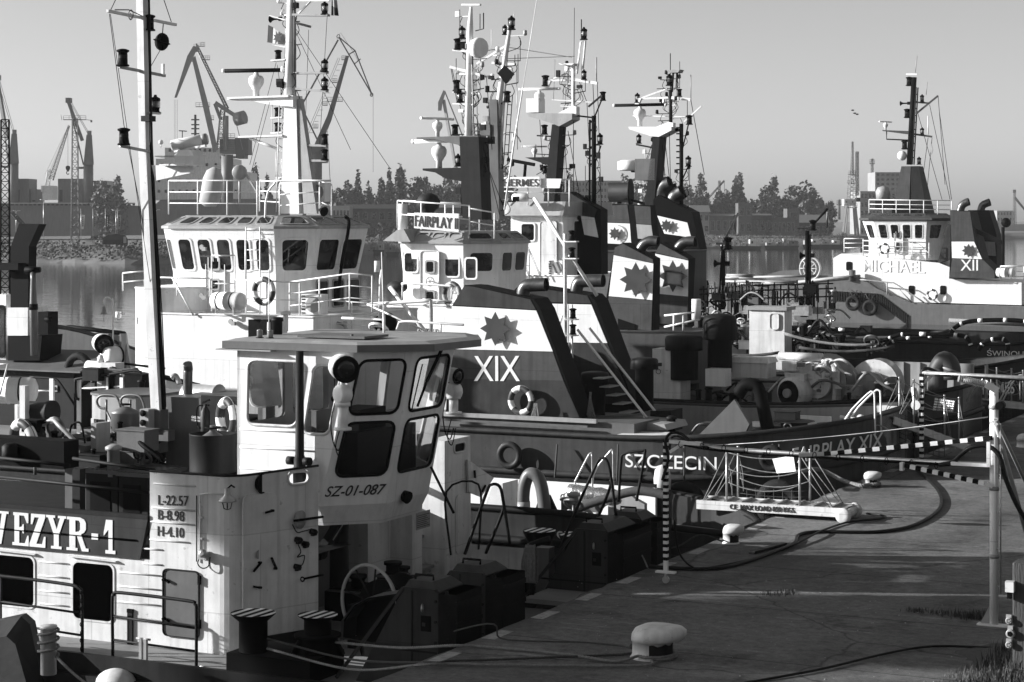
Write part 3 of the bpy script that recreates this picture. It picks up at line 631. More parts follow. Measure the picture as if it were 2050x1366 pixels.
near = {220: "right of the cargo ship crane", 690: "left of the poplar group beside the big white mast", 1606: "with the open airy crown, right of the last poplar", 1312: "the broadest, behind the paired star funnels", 802: "tallest of the poplar group", 1550: "broadest poplar, left of the airy round tree", 1478: "standing alone beside the brick tower", 512: "behind the nearest tug mast"}
for i, (px, ty, by, wd, sh, Y) in enumerate(TR):
    base = pY(px, by, Y); base.z = 2.6; h = pY(px, ty, Y).z-2.6
    tree(base, h, wd/F*Y*1.08, (names[sh]+" "+near[px]) if px in near else names[sh]+" in the row on the far bank", "trees on the far bank", sh, LEAFD if i % 3 else LEAF, 2600 if wd > 30 else 1500, 0.36, 0.05 if sh == 'poplar' else 0.08, i+1, "poplar_tree" if sh == 'poplar' else "leafy_tree")
# tall trees on the mole to the left, out of the picture: they shade the quay
mb = MB(CONCRETE_L); mb.add([WQ(-66, 6, 1.2), WQ(-44, 6, 1.2), WQ(-44, 42, 1.2), WQ(-66, 42, 1.2), WQ(-66, 6, -2), WQ(-44, 6, -2), WQ(-44, 42, -2), WQ(-66, 42, -2)], [(0, 1, 2, 3), (0, 4, 5, 1), (1, 5, 6, 2), (2, 6, 7, 3), (3, 7, 4, 0)]); struct(mb, "mole")
SHADE = [(-50, 14, 20, 8, .12), (-54, 19.5, 20.6, 8, .12), (-50, 25, 19.0, 8, .12), (-56, 30, 20.3, 8.5, .12), (-52, 32.2, 21.0, 4.6, 1.28), (-57, 38, 14.5, 6, .12)]
for i, (X, Y, h, wd, tk) in enumerate(SHADE):
    tree(WQ(X, Y, 1.2), h, wd, "tall leafy tree on the mole left of the boats", "trees on the mole", 'round', LEAF, 5200, 0.34, tk, 60+i, "leafy_tree")
# harbour air
hz = bpy.data.materials.new("harbour_haze"); hz.use_nodes = True; _n = hz.node_tree.nodes; _n.clear(); _o = _n.new("ShaderNodeOutputMaterial"); _v = _n.new("ShaderNodeVolumePrincipled")
_v.inputs["Color"].default_value = (0.9, 0.9, 0.9, 1); _v.inputs["Density"].default_value = 0.00015; _v.inputs["Anisotropy"].default_value = 0.2; hz.node_tree.links.new(_v.outputs[0], _o.inputs["Volume"])
mb = MB(hz); q = [WQ(x, y) for x, y in ((-700, -200), (700, -200), (700, 1500), (-700, 1500))]; mb.loft([[V(p.x, p.y, -3) for p in q], [V(p.x, p.y, 70) for p in q]]); tag(mb.build("haze"), None, None, None, 'stuff')
# ---------------- far side of the harbour ----------------
def lattice(mb, p, q, w0, w1=None, n=8, r=0.06, k=4):
    p, q = Vector(p), Vector(q); w1 = w1 if w1 is not None else w0; d = (q-p).normalized(); x = d.orthogonal().normalized(); y = d.cross(x)
    cs = [x+y, -x+y, -x-y, x-y]; prev = None
    L = [[p.lerp(q, i/n)+c*(w0+(w1-w0)*i/n)/2 for c in cs] for i in range(n+1)]
    for c in range(4): mb.tube([L[0][c], L[n][c]], r, k)
    for i in range(n):
        for c in range(4): mb.tube([L[i][c], L[i+1][(c+1) % 4]], r*0.55, 3); mb.tube([L[i+1][c], L[i+1][(c+1) % 4]], r*0.5, 3)
    return mb
class FarRig:
    def __init__(s, Y, m): s.Y = Y; s.mb = MB(m)
    def P(s, p): return pY(p[0], p[1], s.Y+(p[2] if len(p) > 2 else 0))
    def bar(s, p, q, wpx, m=None):
        if m: s.mb.m(m)
        s.mb.bar(s.P(p), s.P(q), wpx/F*s.Y); return s
    def tube(s, pts, wpx, m=None):
        if m: s.mb.m(m)
        s.mb.tube([s.P(p) for p in pts], wpx/F*s.Y/2, 6); return s
    def lat(s, p, q, w0, w1, n): lattice(s.mb, s.P(p), s.P(q), w0/F*s.Y, w1/F*s.Y, n, 0.11); return s
    def box(s, x0, y0, x1, y1, dep, m=None):
        if m: s.mb.m(m)
        A, B = s.P((x0, y1)), s.P((x1, y0)); d = Vector((VX*0+UY, 0, 0))
        X0, X1 = (x0-CX)/F*s.Y, (x1-CX)/F*s.Y
        s.mb.add([WQ(X0, s.Y, A.z), WQ(X1, s.Y, A.z), WQ(X1, s.Y+dep, A.z), WQ(X0, s.Y+dep, A.z), WQ(X0, s.Y, B.z), WQ(X1, s.Y, B.z), WQ(X1, s.Y+dep, B.z), WQ(X0, s.Y+dep, B.z)],
                 [(0, 3, 2, 1), (4, 5, 6, 7), (0, 1, 5, 4), (1, 2, 6, 5), (2, 3, 7, 6), (3, 0, 4, 7)]); return s
    def walk(s, x0, x1, y, m=None):                                  # a railed platform
        s.bar((x0, y), (x1, y), 1.6, m)
        for i in range(5): x = x0+(x1-x0)*i/4; s.tube([(x, y), (x, y-8)], 0.8)
        s.tube([(x0, y-8), (x1, y-8)], 0.8); s.tube([(x0, y-4), (x1, y-4)], 0.6); return s
def part(name, root, fr): return fr.mb.build(name, root)
# cargo ship with its deck cranes
Ys = 470.0
ship = thing("cargo_ship", "long grey bulk carrier with deck cranes lying along the far bank at left", "ship", pY(250, 440, Ys).xyz*1)
f = FarRig(Ys, SHIPH)
hp = [(-260, 415), (-120, 407), (60, 406), (306, 413), (322, 400), (560, 398), (585, 410), (578, 440), (540, 468), (-260, 478)]
P = [pY(x, y, Ys) for x, y in hp]; Q = [pY(x, y, Ys+24) for x, y in hp]
f.mb.loft([P, Q]); part("hull", ship, f)
f = FarRig(Ys-0.3, LIGHT); f.box(-60, 406, 270, 408.5, 0.4); f.mb.m(BLACK)
for x in range(-50, 268, 9): f.box(x, 408.6, x+5, 411.5, 0.2)
part("bulwark_frames", ship, f)
f = FarRig(Ys+6, WORN); f.box(306, 345, 500, 401, 14); f.box(312, 318, 470, 345, 12); f.box(330, 296, 440, 318, 9); f.box(310, 312, 480, 314, 13)
for y, xs in ((386, range(316, 480, 14)), (365, range(316, 480, 20)), (333, range(322, 450, 18)), (304, range(338, 436, 10))):
    f.mb.m(BLACK)
    for x in xs: f.mb.prism([(p.x, p.z) for p in [pY(x, y, Ys+5.9), pY(x+5, y, Ys+5.9), pY(x+5, y-6, Ys+5.9), pY(x, y-6, Ys+5.9)]], pY(x, y, Ys+5.8).y, pY(x, y, Ys+6.05).y)
part("superstructure", ship, f)
f = FarRig(Ys+5, BLACK); f.tube([(391, 296), (391, 230)], 5)
for y in (240, 250, 258, 268): f.bar((383, y), (399, y), 2.5)
f.tube([(365, 296), (365, 262)], 2); f.bar((358, 262), (374, 263), 2); part("mast", ship, f)
f = FarRig(Ys+5, WHITE); f.mb.sphere(f.P((322, 285)), 0.6, 10, 6); f.tube([(322, 296), (322, 288)], 2); part("radome", ship, f)
for k, (x0, x1, y0) in enumerate(((116, 166, 358), (188, 214, 362), (30, 58, 358), (62, 73, 379))):
    f = FarRig(Ys+4, SHIPH); f.box(x0, y0, x1, 408, 8); f.mb.m(DARK); f.box(x0+3, y0+22, x0+9, 404, -0.1); part("hatch_house", ship, f)
for x, y0, jp in ((177, 270, ((176, 268), (135, 196))), (27, 268, ((25, 266), (-8, 150)))):
    f = FarRig(Ys+3, CRANE); f.tube([(x, 408), (x, y0+60)], 21); f.mb.loft([[f.P((x-10, y0+60, -2)), f.P((x+11, y0+60, -2)), f.P((x+11, y0+60, 1)), f.P((x-10, y0+60, 1))], [f.P((x-4, y0, -2)), f.P((x+7, y0, -2)), f.P((x+7, y0, 1)), f.P((x-4, y0, 1))]])
    f.box(x-24, y0+64, x-8, y0+68, 3); f.bar((x+2, y0-8), (x+2, y0), 6)
    f.tube([(x, y0), jp[1]], 1.0); f.tube([(x+3, y0), (jp[1][0]+6, jp[1][1]+6)], 1.0); f.bar((x-12, y0+12), (jp[1][0]+2, jp[1][1]+8), 6); f.bar((x-10, y0+60), (jp[1][0]+2, jp[1][1]+8), 2.5); f.box(jp[1][0]-4, jp[1][1], jp[1][0]+6, jp[1][1]+10, 2)
    part("deck_crane", ship, f)
textpx("ELJOWS", ship, (478, 424), (512, 424), 6, pY(495, 424, Ys-0.4).y, LETTER_W) if False else None
# lattice floodlight towers and lattice crane on the bank
def tower(px, y0, y1, Y, w0, w1, lab, name="floodlight_tower", m=CRANE):
    t = thing(name, lab, "tower", pY(px, y1, Y)); f = FarRig(Y, m); f.lat((px, y1), (px, y0), w0, w1, 18); part("lattice_mast", t, f)
    f = FarRig(Y, m); f.walk(px-23, px+22, y0+2); f.tube([(px-26, y0+3), (px-28, y0-8)], 1); f.tube([(px+22, y0+2), (px+33, y0+3)], 1); f.box(px+31, y0+3, px+34, y0+7, 0.4); part("platform", t, f); return t
tower(150, 238, 500, 372, 15, 10, "lattice floodlight tower with railed platform in front of the cargo ship")
t = thing("lattice_crane", "light lattice-boom crane with hanging hook left of the floodlight tower", "crane", pY(95, 410, 430)); f = FarRig(430, CRANEL)
f.lat((102, 360), (138, 252), 9, 3, 16); f.tube([(90, 350), (138, 250)], 0.8); f.tube([(96, 352), (138, 250)], 0.6); f.tube([(136, 254), (136, 335)], 0.8); part("boom", t, f)
f = FarRig(430, WORN); f.box(85, 372, 105, 400, 5); f.lat((95, 372), (98, 340), 8, 5, 4); f.box(82, 372, 90, 384, 4, WHITE); part("cab", t, f)
f = FarRig(430, BLACK); f.mb.lathe([(0, 0.6), (0.45, 0.4), (0.5, 0), (0.3, -0.5), (0, -0.7)], f.P((136, 337)), n=10); f.mb.torus(f.P((136, 346)), 0.35, 0.1, (0, 1, 0), 12, 5, (PI*0.7, PI*2.2)); part("hook", t, f)
# harbour jib cranes
t = thing("jib_crane", "tall double-jib harbour crane with boxed machine house left of the white tug mast", "crane", pY(455, 408, 400)); f = FarRig(400, CRANEL)
f.mb.loft([[f.P((x, y, d)) for x, y in ((375, 112), (387, 92), (394, 100), (384, 122), (354, 196), (349, 196))] for d in (-0.7, 0.7)]); f.bar((391, 88), (394, 104), 6); part("fly_jib", t, f)
f = FarRig(400, CRANEL)
f.mb.loft([[f.P((x, y, d)) for x, y in ((384, 118), (391, 112), (418, 212), (436, 300), (427, 306), (408, 222))] for d in (-1, 1)]); f.walk(375, 390, 123); f.walk(392, 420, 214); f.walk(412, 428, 240); part("boom", t, f)
f = FarRig(401, CRANEL); f.lat((393, 92), (455, 218), 5, 5, 22); f.walk(398, 410, 93); f.walk(404, 420, 120); part("back_tie", t, f)
f = FarRig(400, CRANEL); f.bar((431, 206), (474, 234), 8); f.mb.lathe([(1.4, -1), (1.4, 1)], f.P((481, 237)), (0.9, 0.1, 0.2), 10); f.bar((470, 234), (486, 300), 1.2); f.bar((430, 208), (442, 240), 6); f.lat((440, 300), (446, 220), 12, 8, 8); f.bar((452, 232), (452, 300), 8); part("counterweight_arm", t, f)
f = FarRig(400, CRANEL); f.box(440, 278, 470, 307, 7); f.mb.m(CRANE); f.box(470.5, 276, 497, 309, 6); f.box(472, 309, 490, 317, 5); f.walk(438, 470, 276)
for y in range(282, 306, 4): f.box(440.5, y, 469.5, y+0.8, -0.08)
part("machine_house", t, f)
f = FarRig(400, CRANE); f.tube([(455, 310), (455, 405)], 26); f.walk(428, 484, 340); f.bar((440, 405), (425, 440), 6); f.bar((470, 405), (485, 440), 6); part("pillar", t, f)
f = FarRig(400, BLACK)
for dx in (0, 3, 6): f.tube([(349+dx, 200), (349+dx, 286)], 0.5)
part("hoist_cable", t, f)
t = thing("jib_crane", "tall harbour crane with long fly jib reaching right of the white tug mast", "crane", pY(640, 408, 400)); f = FarRig(400, CRANE)
f.mb.loft([[f.P((x, y, d)) for x, y in ((692, 112), (699, 112), (664, 240), (635, 312), (622, 306), (655, 232))] for d in (-1, 1)])
for i in range(14): u = i/13; f.walk(684-62*u, 694-62*u, 120+148*u) if i % 4 == 0 else f.tube([(682-62*u, 118+148*u), (690-62*u, 118+148*u)], 0.8)
f.walk(655, 686, 203); f.tube([(681, 116), (618, 268)], 0.8); f.tube([(677, 116), (614, 268)], 0.8); part("boom", t, f)
f = FarRig(400, CRANE); f.bar((678, 74), (745, 190), 2.6); f.bar((678, 74), (711, 102), 2.4); f.bar((711, 102), (745, 190), 2.4); f.bar((697, 110), (711, 102), 2.2); f.bar((710, 128), (722, 118), 1.8); f.mb.torus(f.P((677, 73)), 0.35, 0.12, (0, 1, 0), 10, 5); f.mb.torus(f.P((744, 190)), 0.3, 0.12, (0, 1, 0), 10, 5)
f.tube([(678, 70), (682, 66), (712, 112), (716, 122)], 0.7); part("fly_jib", t, f)
f = FarRig(400, CRANE); f.bar((677, 80), (603, 213), 3); f.bar((603, 213), (640, 290), 3); part("back_tie", t, f)
f = FarRig(400, BLACK); f.tube([(747, 192), (747, 345)], 0.7); part("hoist_cable", t, f)
f = FarRig(400, CRANE); f.tube([(634, 305), (634, 405)], 24); f.box(610, 290, 650, 325, 7); f.bar((620, 405), (605, 440), 6); f.bar((648, 405), (663, 440), 6); part("pillar", t, f)
t = thing("jib_crane", "smaller harbour crane half hidden behind the radar mast of the signboard tug", "crane", pY(905, 400, 640)); f = FarRig(640, CRANEL)
f.mb.loft([[f.P((x, y, d)) for x, y in ((877, 205), (888, 180), (892, 186), (886, 206), (884, 222), (877, 222))] for d in (-0.8, 0.8)]); part("fly_jib", t, f)
f = FarRig(640, CRANEL); f.bar((888, 200), (912, 335), 5); f.bar((890, 182), (926, 272), 2.5); f.tube([(910, 335), (910, 425)], 16); part("boom", t, f)
# right-hand cranes
t = thing("portal_crane", "pale portal crane with lattice tower and splayed legs by the grain silo", "crane", pY(1703, 478, 560)); f = FarRig(560, CRANEL)
f.lat((1705, 400), (1705, 352), 14, 10, 6); f.lat((1706, 352), (1706, 284), 5, 3, 12); f.lat((1716, 392), (1716, 304), 5, 4, 14); f.walk(1697, 1713, 368); f.walk(1698, 1712, 350); part("lattice_mast", t, f)
f = FarRig(560, WORN); f.box(1690, 399, 1714, 412, 4); f.mb.m(BLACK); f.box(1714.5, 396, 1722, 404, 3); f.box(1694, 403, 1696, 406, -0.1); f.box(1706, 403, 1708, 406, -0.1); part("cab", t, f)
f = FarRig(560, CRANEL)
for x0, x1, d in ((1694, 1687, -2), (1709, 1713, -2), (1697, 1691, 5), (1712, 1719, 5)): f.bar((x0, 412, d), (x1, 474, d), 4)
build_each(f.mb, "portal_leg", t); f = FarRig(560, CRANEL); f.walk(1690, 1716, 416); part("portal_walkway", t, f)
for i, (px, y0, y1, Y, lab) in enumerate(((1746, 318, 420, 700, "thin lattice mast rising beside the grain silo"), (1680, 400, 440, 640, "short thin derrick left of the pale portal crane"), (2031, 382, 450, 820, "distant lattice crane at the right edge beyond the far water"), (1440, 362, 440, 700, "distant slewing crane between the two poplars"))):
    t = thing("lattice_crane", lab, "crane", pY(px, y1, Y)); f = FarRig(Y, CRANE); f.lat((px, y1), (px, y0), 5 if i != 1 else 3, 3, 12); part("lattice_mast", t, f)
    f = FarRig(Y, CRANE)
    if i == 2: f.lat((px, 395), (px+22, 422), 3, 2, 8); f.box(px-3, 380, px+3, 386, 2)
    elif i == 3: f.lat((px-30, 405), (px+10, 362), 3, 2, 10); f.tube([(px-28, 403), (px-40, 440)], 1); f.tube([(px+10, 362), (px+12, 440)], 1)
    else: f.walk(px-5, px+5, y0+10)
    part("boom", t, f)
# buildings
def house(px0, px1, y0, y1, Y, dep, m, lab, rows=0, colsn=0, roof=None, name="building", extra=None):
    t = thing(name, lab, "building", pY((px0+px1)/2, y1, Y)); f = FarRig(Y, m); f.box(px0, y0, px1, y1, dep); part("wall", t, f)
    if roof:
        h, ov = roof; f = FarRig(Y, ROOFM); Xa, Xb = (px0-ov-CX)/F*Y, (px1+ov-CX)/F*Y; zt = pY(0, y0, Y).z; zr = pY(0, y0-h, Y).z; o = 1.0
        f.mb.add([WQ(Xa, Y-o, zt), WQ(Xb, Y-o, zt), WQ(Xb, Y+dep+o, zt), WQ(Xa, Y+dep+o, zt), WQ(Xa, Y+dep/2, zr), WQ(Xb, Y+dep/2, zr)], [(0, 1, 5, 4), (2, 3, 4, 5), (1, 2, 5), (3, 0, 4), (0, 3, 2, 1)]); part("roof", t, f)
    for r in range(rows):
        yy = y0+(y1-y0)*(r+0.28)/rows
        for c in range(colsn):
            xx = px0+(px1-px0)*(c+0.25)/colsn; f = FarRig(Y-0.06, LIGHT); f.box(xx-0.4, yy-0.4, xx+(px1-px0)*0.55/colsn+0.4, yy+(y1-y0)*0.5/rows+0.4, 0.1); f.mb.m(PANE); Yk = f.Y; f.Y = Y-0.09; f.box(xx, yy, xx+(px1-px0)*0.55/colsn, yy+(y1-y0)*0.5/rows, 0.05); part("window", t, f)
    return t
house(1108, 1246, 362, 412, 640, 14, PLASTER, "wide flat-roofed office block with rows of windows behind the tug masts", 4, 22)
house(688, 790, 418, 446, 480, 12, BRICK, "long low brick shed with grey roof left of the signboard tug", 1, 6, (9, 2), "shed")
house(645, 700, 412, 446, 470, 10, LIGHT, "pale low hall with slatted front behind the nearest white wheelhouse", 1, 8, None, "hall")
house(868, 960, 416, 448, 500, 14, BRICK, "brick hall with pitched roof behind the signboard", 1, 6, (12, 2), "hall")
house(1385, 1420, 425, 468, 560, 9, PLASTER, "pale gabled house between the star funnels and the poplars", 2, 3, (14, 2))
house(1420, 1545, 432, 470, 560, 10, BRICK, "long brick warehouse on the far bank behind the dark stern masts", 1, 10, (4, 1), "warehouse")
house(1478, 1506, 407, 470, 555, 7, BRICK, "square brick tower beside the lone poplar", 2, 2)
house(1530, 1592, 436, 472, 560, 9, BRICK, "low brick works building with long window band", 1, 7, None)
house(1576, 1600, 418, 472, 570, 8, BRICK, "narrow brick stair tower joined to the works building", 2, 1)
house(1592, 1660, 446, 474, 585, 9, DARK, "dark gabled sheds left of the pale portal crane", 1, 4, (16, 1), "sheds")
house(1722, 1800, 383, 470, 660, 20, PLASTER, "broad stepped grain silo base with many small windows", 5, 10, None, "silo")
house(1752, 1802, 345, 383, 665, 14, PLASTER, "tall concrete silo head tower above the stepped base", 4, 5, None, "silo")
house(1996, 2032, 422, 456, 880, 16, PLASTER, "distant square warehouse beyond the water at the right edge", 3, 6, None, "warehouse")
house(1966, 2060, 449, 470, 860, 40, PLASTER, "long pale stone bank wall at the far right shore", 0, 0, None, "quay_wall")
# banners, lamp posts and sheds on the left bank
for i, (px, dk) in enumerate(((162, WHITE), (186, LIGHT), (211, DARK), (235, LIGHT))):
    Y = 352; lb = ["white", "pale grey", "dark", "patterned grey"][i]
    t = thing("banner_flag", lb+" upright banner flag on a thin pole at the left bank", "banner", pY(px, 476, Y), "banner flags on the left bank"); f = FarRig(Y, STEEL); f.tube([(px, 478), (px, 418)], 1.0); part("pole", t, f)
    f = FarRig(Y, dk); f.mb.loft([[f.P((px+0.8, 430, d)), f.P((px+8, 431, d+0.4)), f.P((px+7, 446, d+0.1)), f.P((px+5.5, 459, d+0.3)), f.P((px+0.8, 459, d)), f.P((px+0.8, 445, d))] for d in (0, 0.03)]); f.mb.m(LETTER_B if dk is not DARK else LETTER_W)
    for k in range(5): f.mb.loft([[f.P((px+3.0, 435+k*4, d)), f.P((px+4.8, 434+k*4, d)), f.P((px+4.6, 437+k*4, d)), f.P((px+2.8, 438+k*4, d))] for d in (-0.03, 0.45)])
    part("cloth", t, f)
for px, y0, Y, lb in ((87, 400, 380, "tall lamp post left of the banner flags"), (232, 421, 350, "double-armed lamp post right of the banner flags"), (32, 422, 380, "double-armed lamp post at the left edge of the bank"), (312, 420, 372, "lamp post beside the leaning white mast")):
    t = thing("lamp_post", lb, "lamp post", pY(px, 474, Y)); f = FarRig(Y, STEEL); f.tube([(px, 476), (px, y0)], 1.2); part("pole", t, f); f = FarRig(Y, STEEL)
    for s in (-1, 1): f.tube([(px, y0+4), (px+3*s, y0), (px+7*s, y0)], 0.9); f.box(px+5*s-2, y0-0.6, px+5*s+3, y0+0.8, 0.4)
    part("lamp_arm", t, f)
t = thing("mooring_hut", "white box hut on the bank below the banners", "hut", pY(177, 492, 338)); f = FarRig(338, WHITE); f.box(171, 480, 185, 491, 2); part("wall", t, f); f = FarRig(337.5, ROOFM); f.box(170, 478, 186, 480, 3); part("roof", t, f)
t = thing("storage_shed", "open dark shed with curved roof near the waterline under the banners", "shed", pY(240, 492, 342)); f = FarRig(342, DARK)
f.mb.loft([[f.P((x, y, d)) for x, y in ((205, 490), (205, 478), (215, 471), (235, 468), (252, 472), (256, 480), (256, 490))] for d in (0, 4)]); part("roof", t, f); f = FarRig(341.8, LIGHT); f.box(247, 474, 253, 487, 0.1); f.mb.m(BLACK); f.box(208, 480, 243, 490, -0.1); part("end_wall", t, f)
t = thing("conveyor_stairs", "slanting dark gangway stairs at the far left bank", "stairs", pY(50, 480, 360)); f = FarRig(360, DARK); f.lat((22, 424), (56, 460), 6, 6, 10); f.bar((24, 428), (58, 464), 2); part("truss", t, f)
# moored barges and work vehicles at the right bank
def barge(px0, px1, yw, lab, cabm=WORN, seed=0):
    Y = 7.5*F/(yw-HY); rn = random.Random(seed); t = thing("work_barge", lab, "barge", pY((px0+px1)/2, yw, Y)); f = FarRig(Y, DARK)
    f.mb.loft([[f.P((x, y, d)) for x, y in ((px0, yw-7), (px1, yw-7), (px1-3, yw+1), (px0+3, yw+1))] for d in (0, 7)]); part("hull", t, f)
    f = FarRig(Y+1.5, cabm); x = px0+5
    while x < px1-12:
        wd = rn.uniform(6, 18); f.mb.m(rn.choice([cabm, LIGHT, MID, WORN])); h = rn.uniform(5, 14); f.box(x, yw-7-h, x+wd, yw-7.2, 3); f.mb.m(BLACK); f.box(x+wd*0.2, yw-7-h*0.75, x+wd*0.45, yw-7-h*0.4, -0.1); x += wd+rn.uniform(2, 10)
    part("cabin", t, f); f = FarRig(Y+2, CRANE)
    for k in range(4): x = rn.uniform(px0+4, px1-4); f.tube([(x, yw-7), (x+rn.uniform(-2, 2), yw-rn.uniform(16, 30))], 1.0)
    f.bar((px0+(px1-px0)*0.6, yw-10), (px0+(px1-px0)*0.4, yw-24), 1.6); part("derrick", t, f)
barge(1440, 1525, 500, "cluttered work barge with pale cabins moored left at the right bank", WORN, 1)
barge(1530, 1600, 499, "low work barge with stacked gear in the middle of the right bank", LIGHT, 2)
barge(1606, 1690, 497, "wide barge with a pale excavator below the portal crane", WORN, 3)
barge(700, 770, 508, "dark pontoon with boxes left of the signboard tug", MID, 4)
barge(772, 800, 512, "small pontoon beside the signboard tug wheelhouse", LIGHT, 5)
t = thing("mobile_crane", "white truck crane with its boom lowered on the right bank", "truck", pY(1480, 488, 540)); f = FarRig(540, WORN); f.bar((1440, 474), (1505, 477), 3); f.box(1496, 478, 1510, 489, 3); part("boom", t, f)
f = FarRig(540, LIGHT); f.box(1470, 482, 1512, 491, 3); f.mb.m(BLACK)
for x in (1474, 1482, 1500, 1508): f.mb.lathe([(0.5, 0), (0.5, 0.4)], f.P((x, 492)), WQ(EX, EY-1).normalized(), 10)
part("chassis", t, f)
# a few gulls over the harbour
for i, (px, py) in enumerate(((1707, 221), (1711, 227), (1716, 229))):
    Y = 260; f = FarRig(Y, DARK); s = 5-i
    f.mb.loft([[f.P((px-s, py-1.5)), f.P((px-s, py-1.5, 0.15))], [f.P((px-s*0.4, py-2.2)), f.P((px-s*0.4, py-2.2, 0.5))], [f.P((px, py)), f.P((px, py, 0.6))], [f.P((px+s*0.45, py-1.8)), f.P((px+s*0.45, py-1.8, 0.5))], [f.P((px+s, py-0.5)), f.P((px+s, py-0.5, 0.15))]], False, False)
    f.mb.sphere(f.P((px, py)), 0.1, 6, 5, (2.2, 1, 1)); tag(f.mb.build("seagull", None, pY(px, py, Y)), "small dark gull flying over the harbour", "bird", "gulls in the sky")
# ---------------- the white pusher tug in front ----------------
PZ = 0.6
pt = thing("pusher_boat", "white low pusher tug with raised wheelhouse and stencilled name band, nearest to the camera", "boat", (-12, -3.2, 0))
mb = MB(DARK); mb.prism([(-24, 0.6), (-1.25, 0.6), (-1.0, 0.35), (-1.2, -1.2), (-24, -1.2)], -7.7, 1.3)
mb.m(RUBBER); mb.box(-24, -7.83, 0.12, -1.3, -7.7, 0.38); mb.box(-24, 1.3, 0.12, -1.3, 1.43, 0.38); mb.build("hull", pt)
mb = MB(DECKL); mb.quad((-24, -7.7, 0.604), (-1.25, -7.7, 0.604), (-1.25, 1.3, 0.604), (-24, 1.3, 0.604)); mb.m(DARK); mb.bar((-24, -7.66, 0.64), (-1.3, -7.66, 0.64), 0.08); mb.bar((-24, 1.26, 0.64), (-1.3, 1.26, 0.64), 0.08); mb.build("deck", pt)
bN = -6.5; aR = -4.74
def ED_(b): return aR+0.4*(b+6.5)
aC = pb(300, 1040, bN).a if False else pb(300, 1040, bN)[0]
# deckhouse: low long house plus the tall casing with a rounded corner at its right end
mb = MB(WORN); mb.box(-24, bN, PZ, aC, 0.3, 2.0)
def rcorner(a0, a1, b0, b1, r, k=6):
    out = [(a0, b0)]+[(a1-r+r*sin(PI/2*i/k), b0+r-r*cos(PI/2*i/k)) for i in range(k+1)]+[(a1, b1), (a0, b1)]; return out
EB = -4.98
def shear(o): return [(a+(0.4*(b+6.5) if a > aC+0.3 else 0), b) for a, b in o]
cas = shear(rcorner(aC-0.0, aR, bN, EB, 0.28))
ztop = lambda a, b: 3.43+(b+6.5)*0.02
wl = [c for c in cas[:-2]]; wi = [c for c in shear(rcorner(aC, aR-0.06, bN+0.06, EB, 0.23))[:-2]]
mb.loft([[V(a, b, PZ) for a, b in wl], [V(a, b, ztop(a, b)) for a, b in wl], [V(a, b, ztop(a, b)) for a, b in wi], [V(a, b, PZ) for a, b in wi]], False, False)
e0 = cas[-3]; EP = [V(e0[0], e0[1], PZ), V(ED_(EB), EB, PZ), V(ED_(EB), EB, 3.47), V(e0[0], e0[1], 3.43)]
def est(px, py):
    p = prx(px, py); return ((p.y-e0[1])/(EB-e0[1]), (p.z-PZ)/2.84)
def prx(px, py):
    r = (px-CX)/F; k = EX+(aR+2.6)*UX; b = (r*(EY+(aR+2.6)*UY)-k)/(0.4*UX+VX-r*(0.4*UY+VY)); a = ED_(b); return V(a, b, CZ-(py-HY)/F*(EY+a*UY+b*VY))
h0_, h1_ = est(576, 972), est(617, 942); wall_win(mb, EP, [(h0_[0], h0_[1], h1_[0], h1_[1], 0.1)])
mb.m(DARK); mb.tube([V(a, b, ztop(a, b)+.01) for a, b in wl]+[V(ED_(EB), EB, 3.48)], 0.02, 5); mb.quad(V(aC, bN+.06, 2.02), V(aR-.1, bN+.06, 2.02), V(ED_(EB)-.06, EB, 2.02), V(ED_(EB)-.06, -3.8, 2.02), V(aC, -3.8, 2.02)); mb.m(WORN)
mb.m(WORN); P0 = pb(308, 945, bN); mb.prism([(aC-0.12, 2.0), (aC, 2.0), (aC, 3.42), (P0[0], 3.42)], bN, bN+0.06) if P0[0] < aC else None
for y0, y1, x0, x1 in ((1124, 1131, 78, 138), (1152, 1159, 78, 138), (1182, 1190, 78, 138), (1208, 1216, 78, 138), (1145, 1157, 236, 322), (1173, 1186, 236, 322), (1204, 1216, 236, 322), (1128, 1129, 286, 326), (1098, 1101, 286, 326), (968, 980, 308, 392), (1016, 1021, 304, 390), (1044, 1054, 302, 390), (1080, 1084, 300, 380)):
    A, B = pb(x0, y0, bN), pb(x1, y1, bN)
    mb.tube([Vector((A[0], bN-0.004, A[2])), Vector((B[0], bN-0.004, A[2]))], 0.014, 5)
mb.m(DARK); mb.loft([[(ED_(b)-0.4, b, PZ), (ED_(b)+0.015, b, PZ), (ED_(b)+0.015, b, PZ+0.24), (ED_(b)-0.4, b, PZ+0.24)] for b in (bN+0.25, EB)])
for (x0, y0, x1, y1) in ((72, 1105, 78, 1107), (138, 1113, 240, 1130)): pass
mb.m(DARK); mb.quad((-24, bN+.06, 2.006), (aC, bN+.06, 2.006), (aC, 0.25, 2.006), (-24, 0.25, 2.006)); mb.build("deckhouse", pt)
mb = MB(DRED); L0 = pb(282, 1121, bN)[0]; L1 = pb(298, 1042, bN)[0]
mb.prism([(-24, 2.0), (L0, 2.0), (L1, 2.66), (-24, 2.66)], bN-0.03, bN+0.05); mb.m(DARK); mb.bar((-24, bN, 2.69), (L1, bN, 2.69), 0.07)
mb.tube([(-24, bN-0.03, 2.3), (L0-0.05, bN-0.03, 2.3)], 0.018, 5); mb.build("name_board", pt)
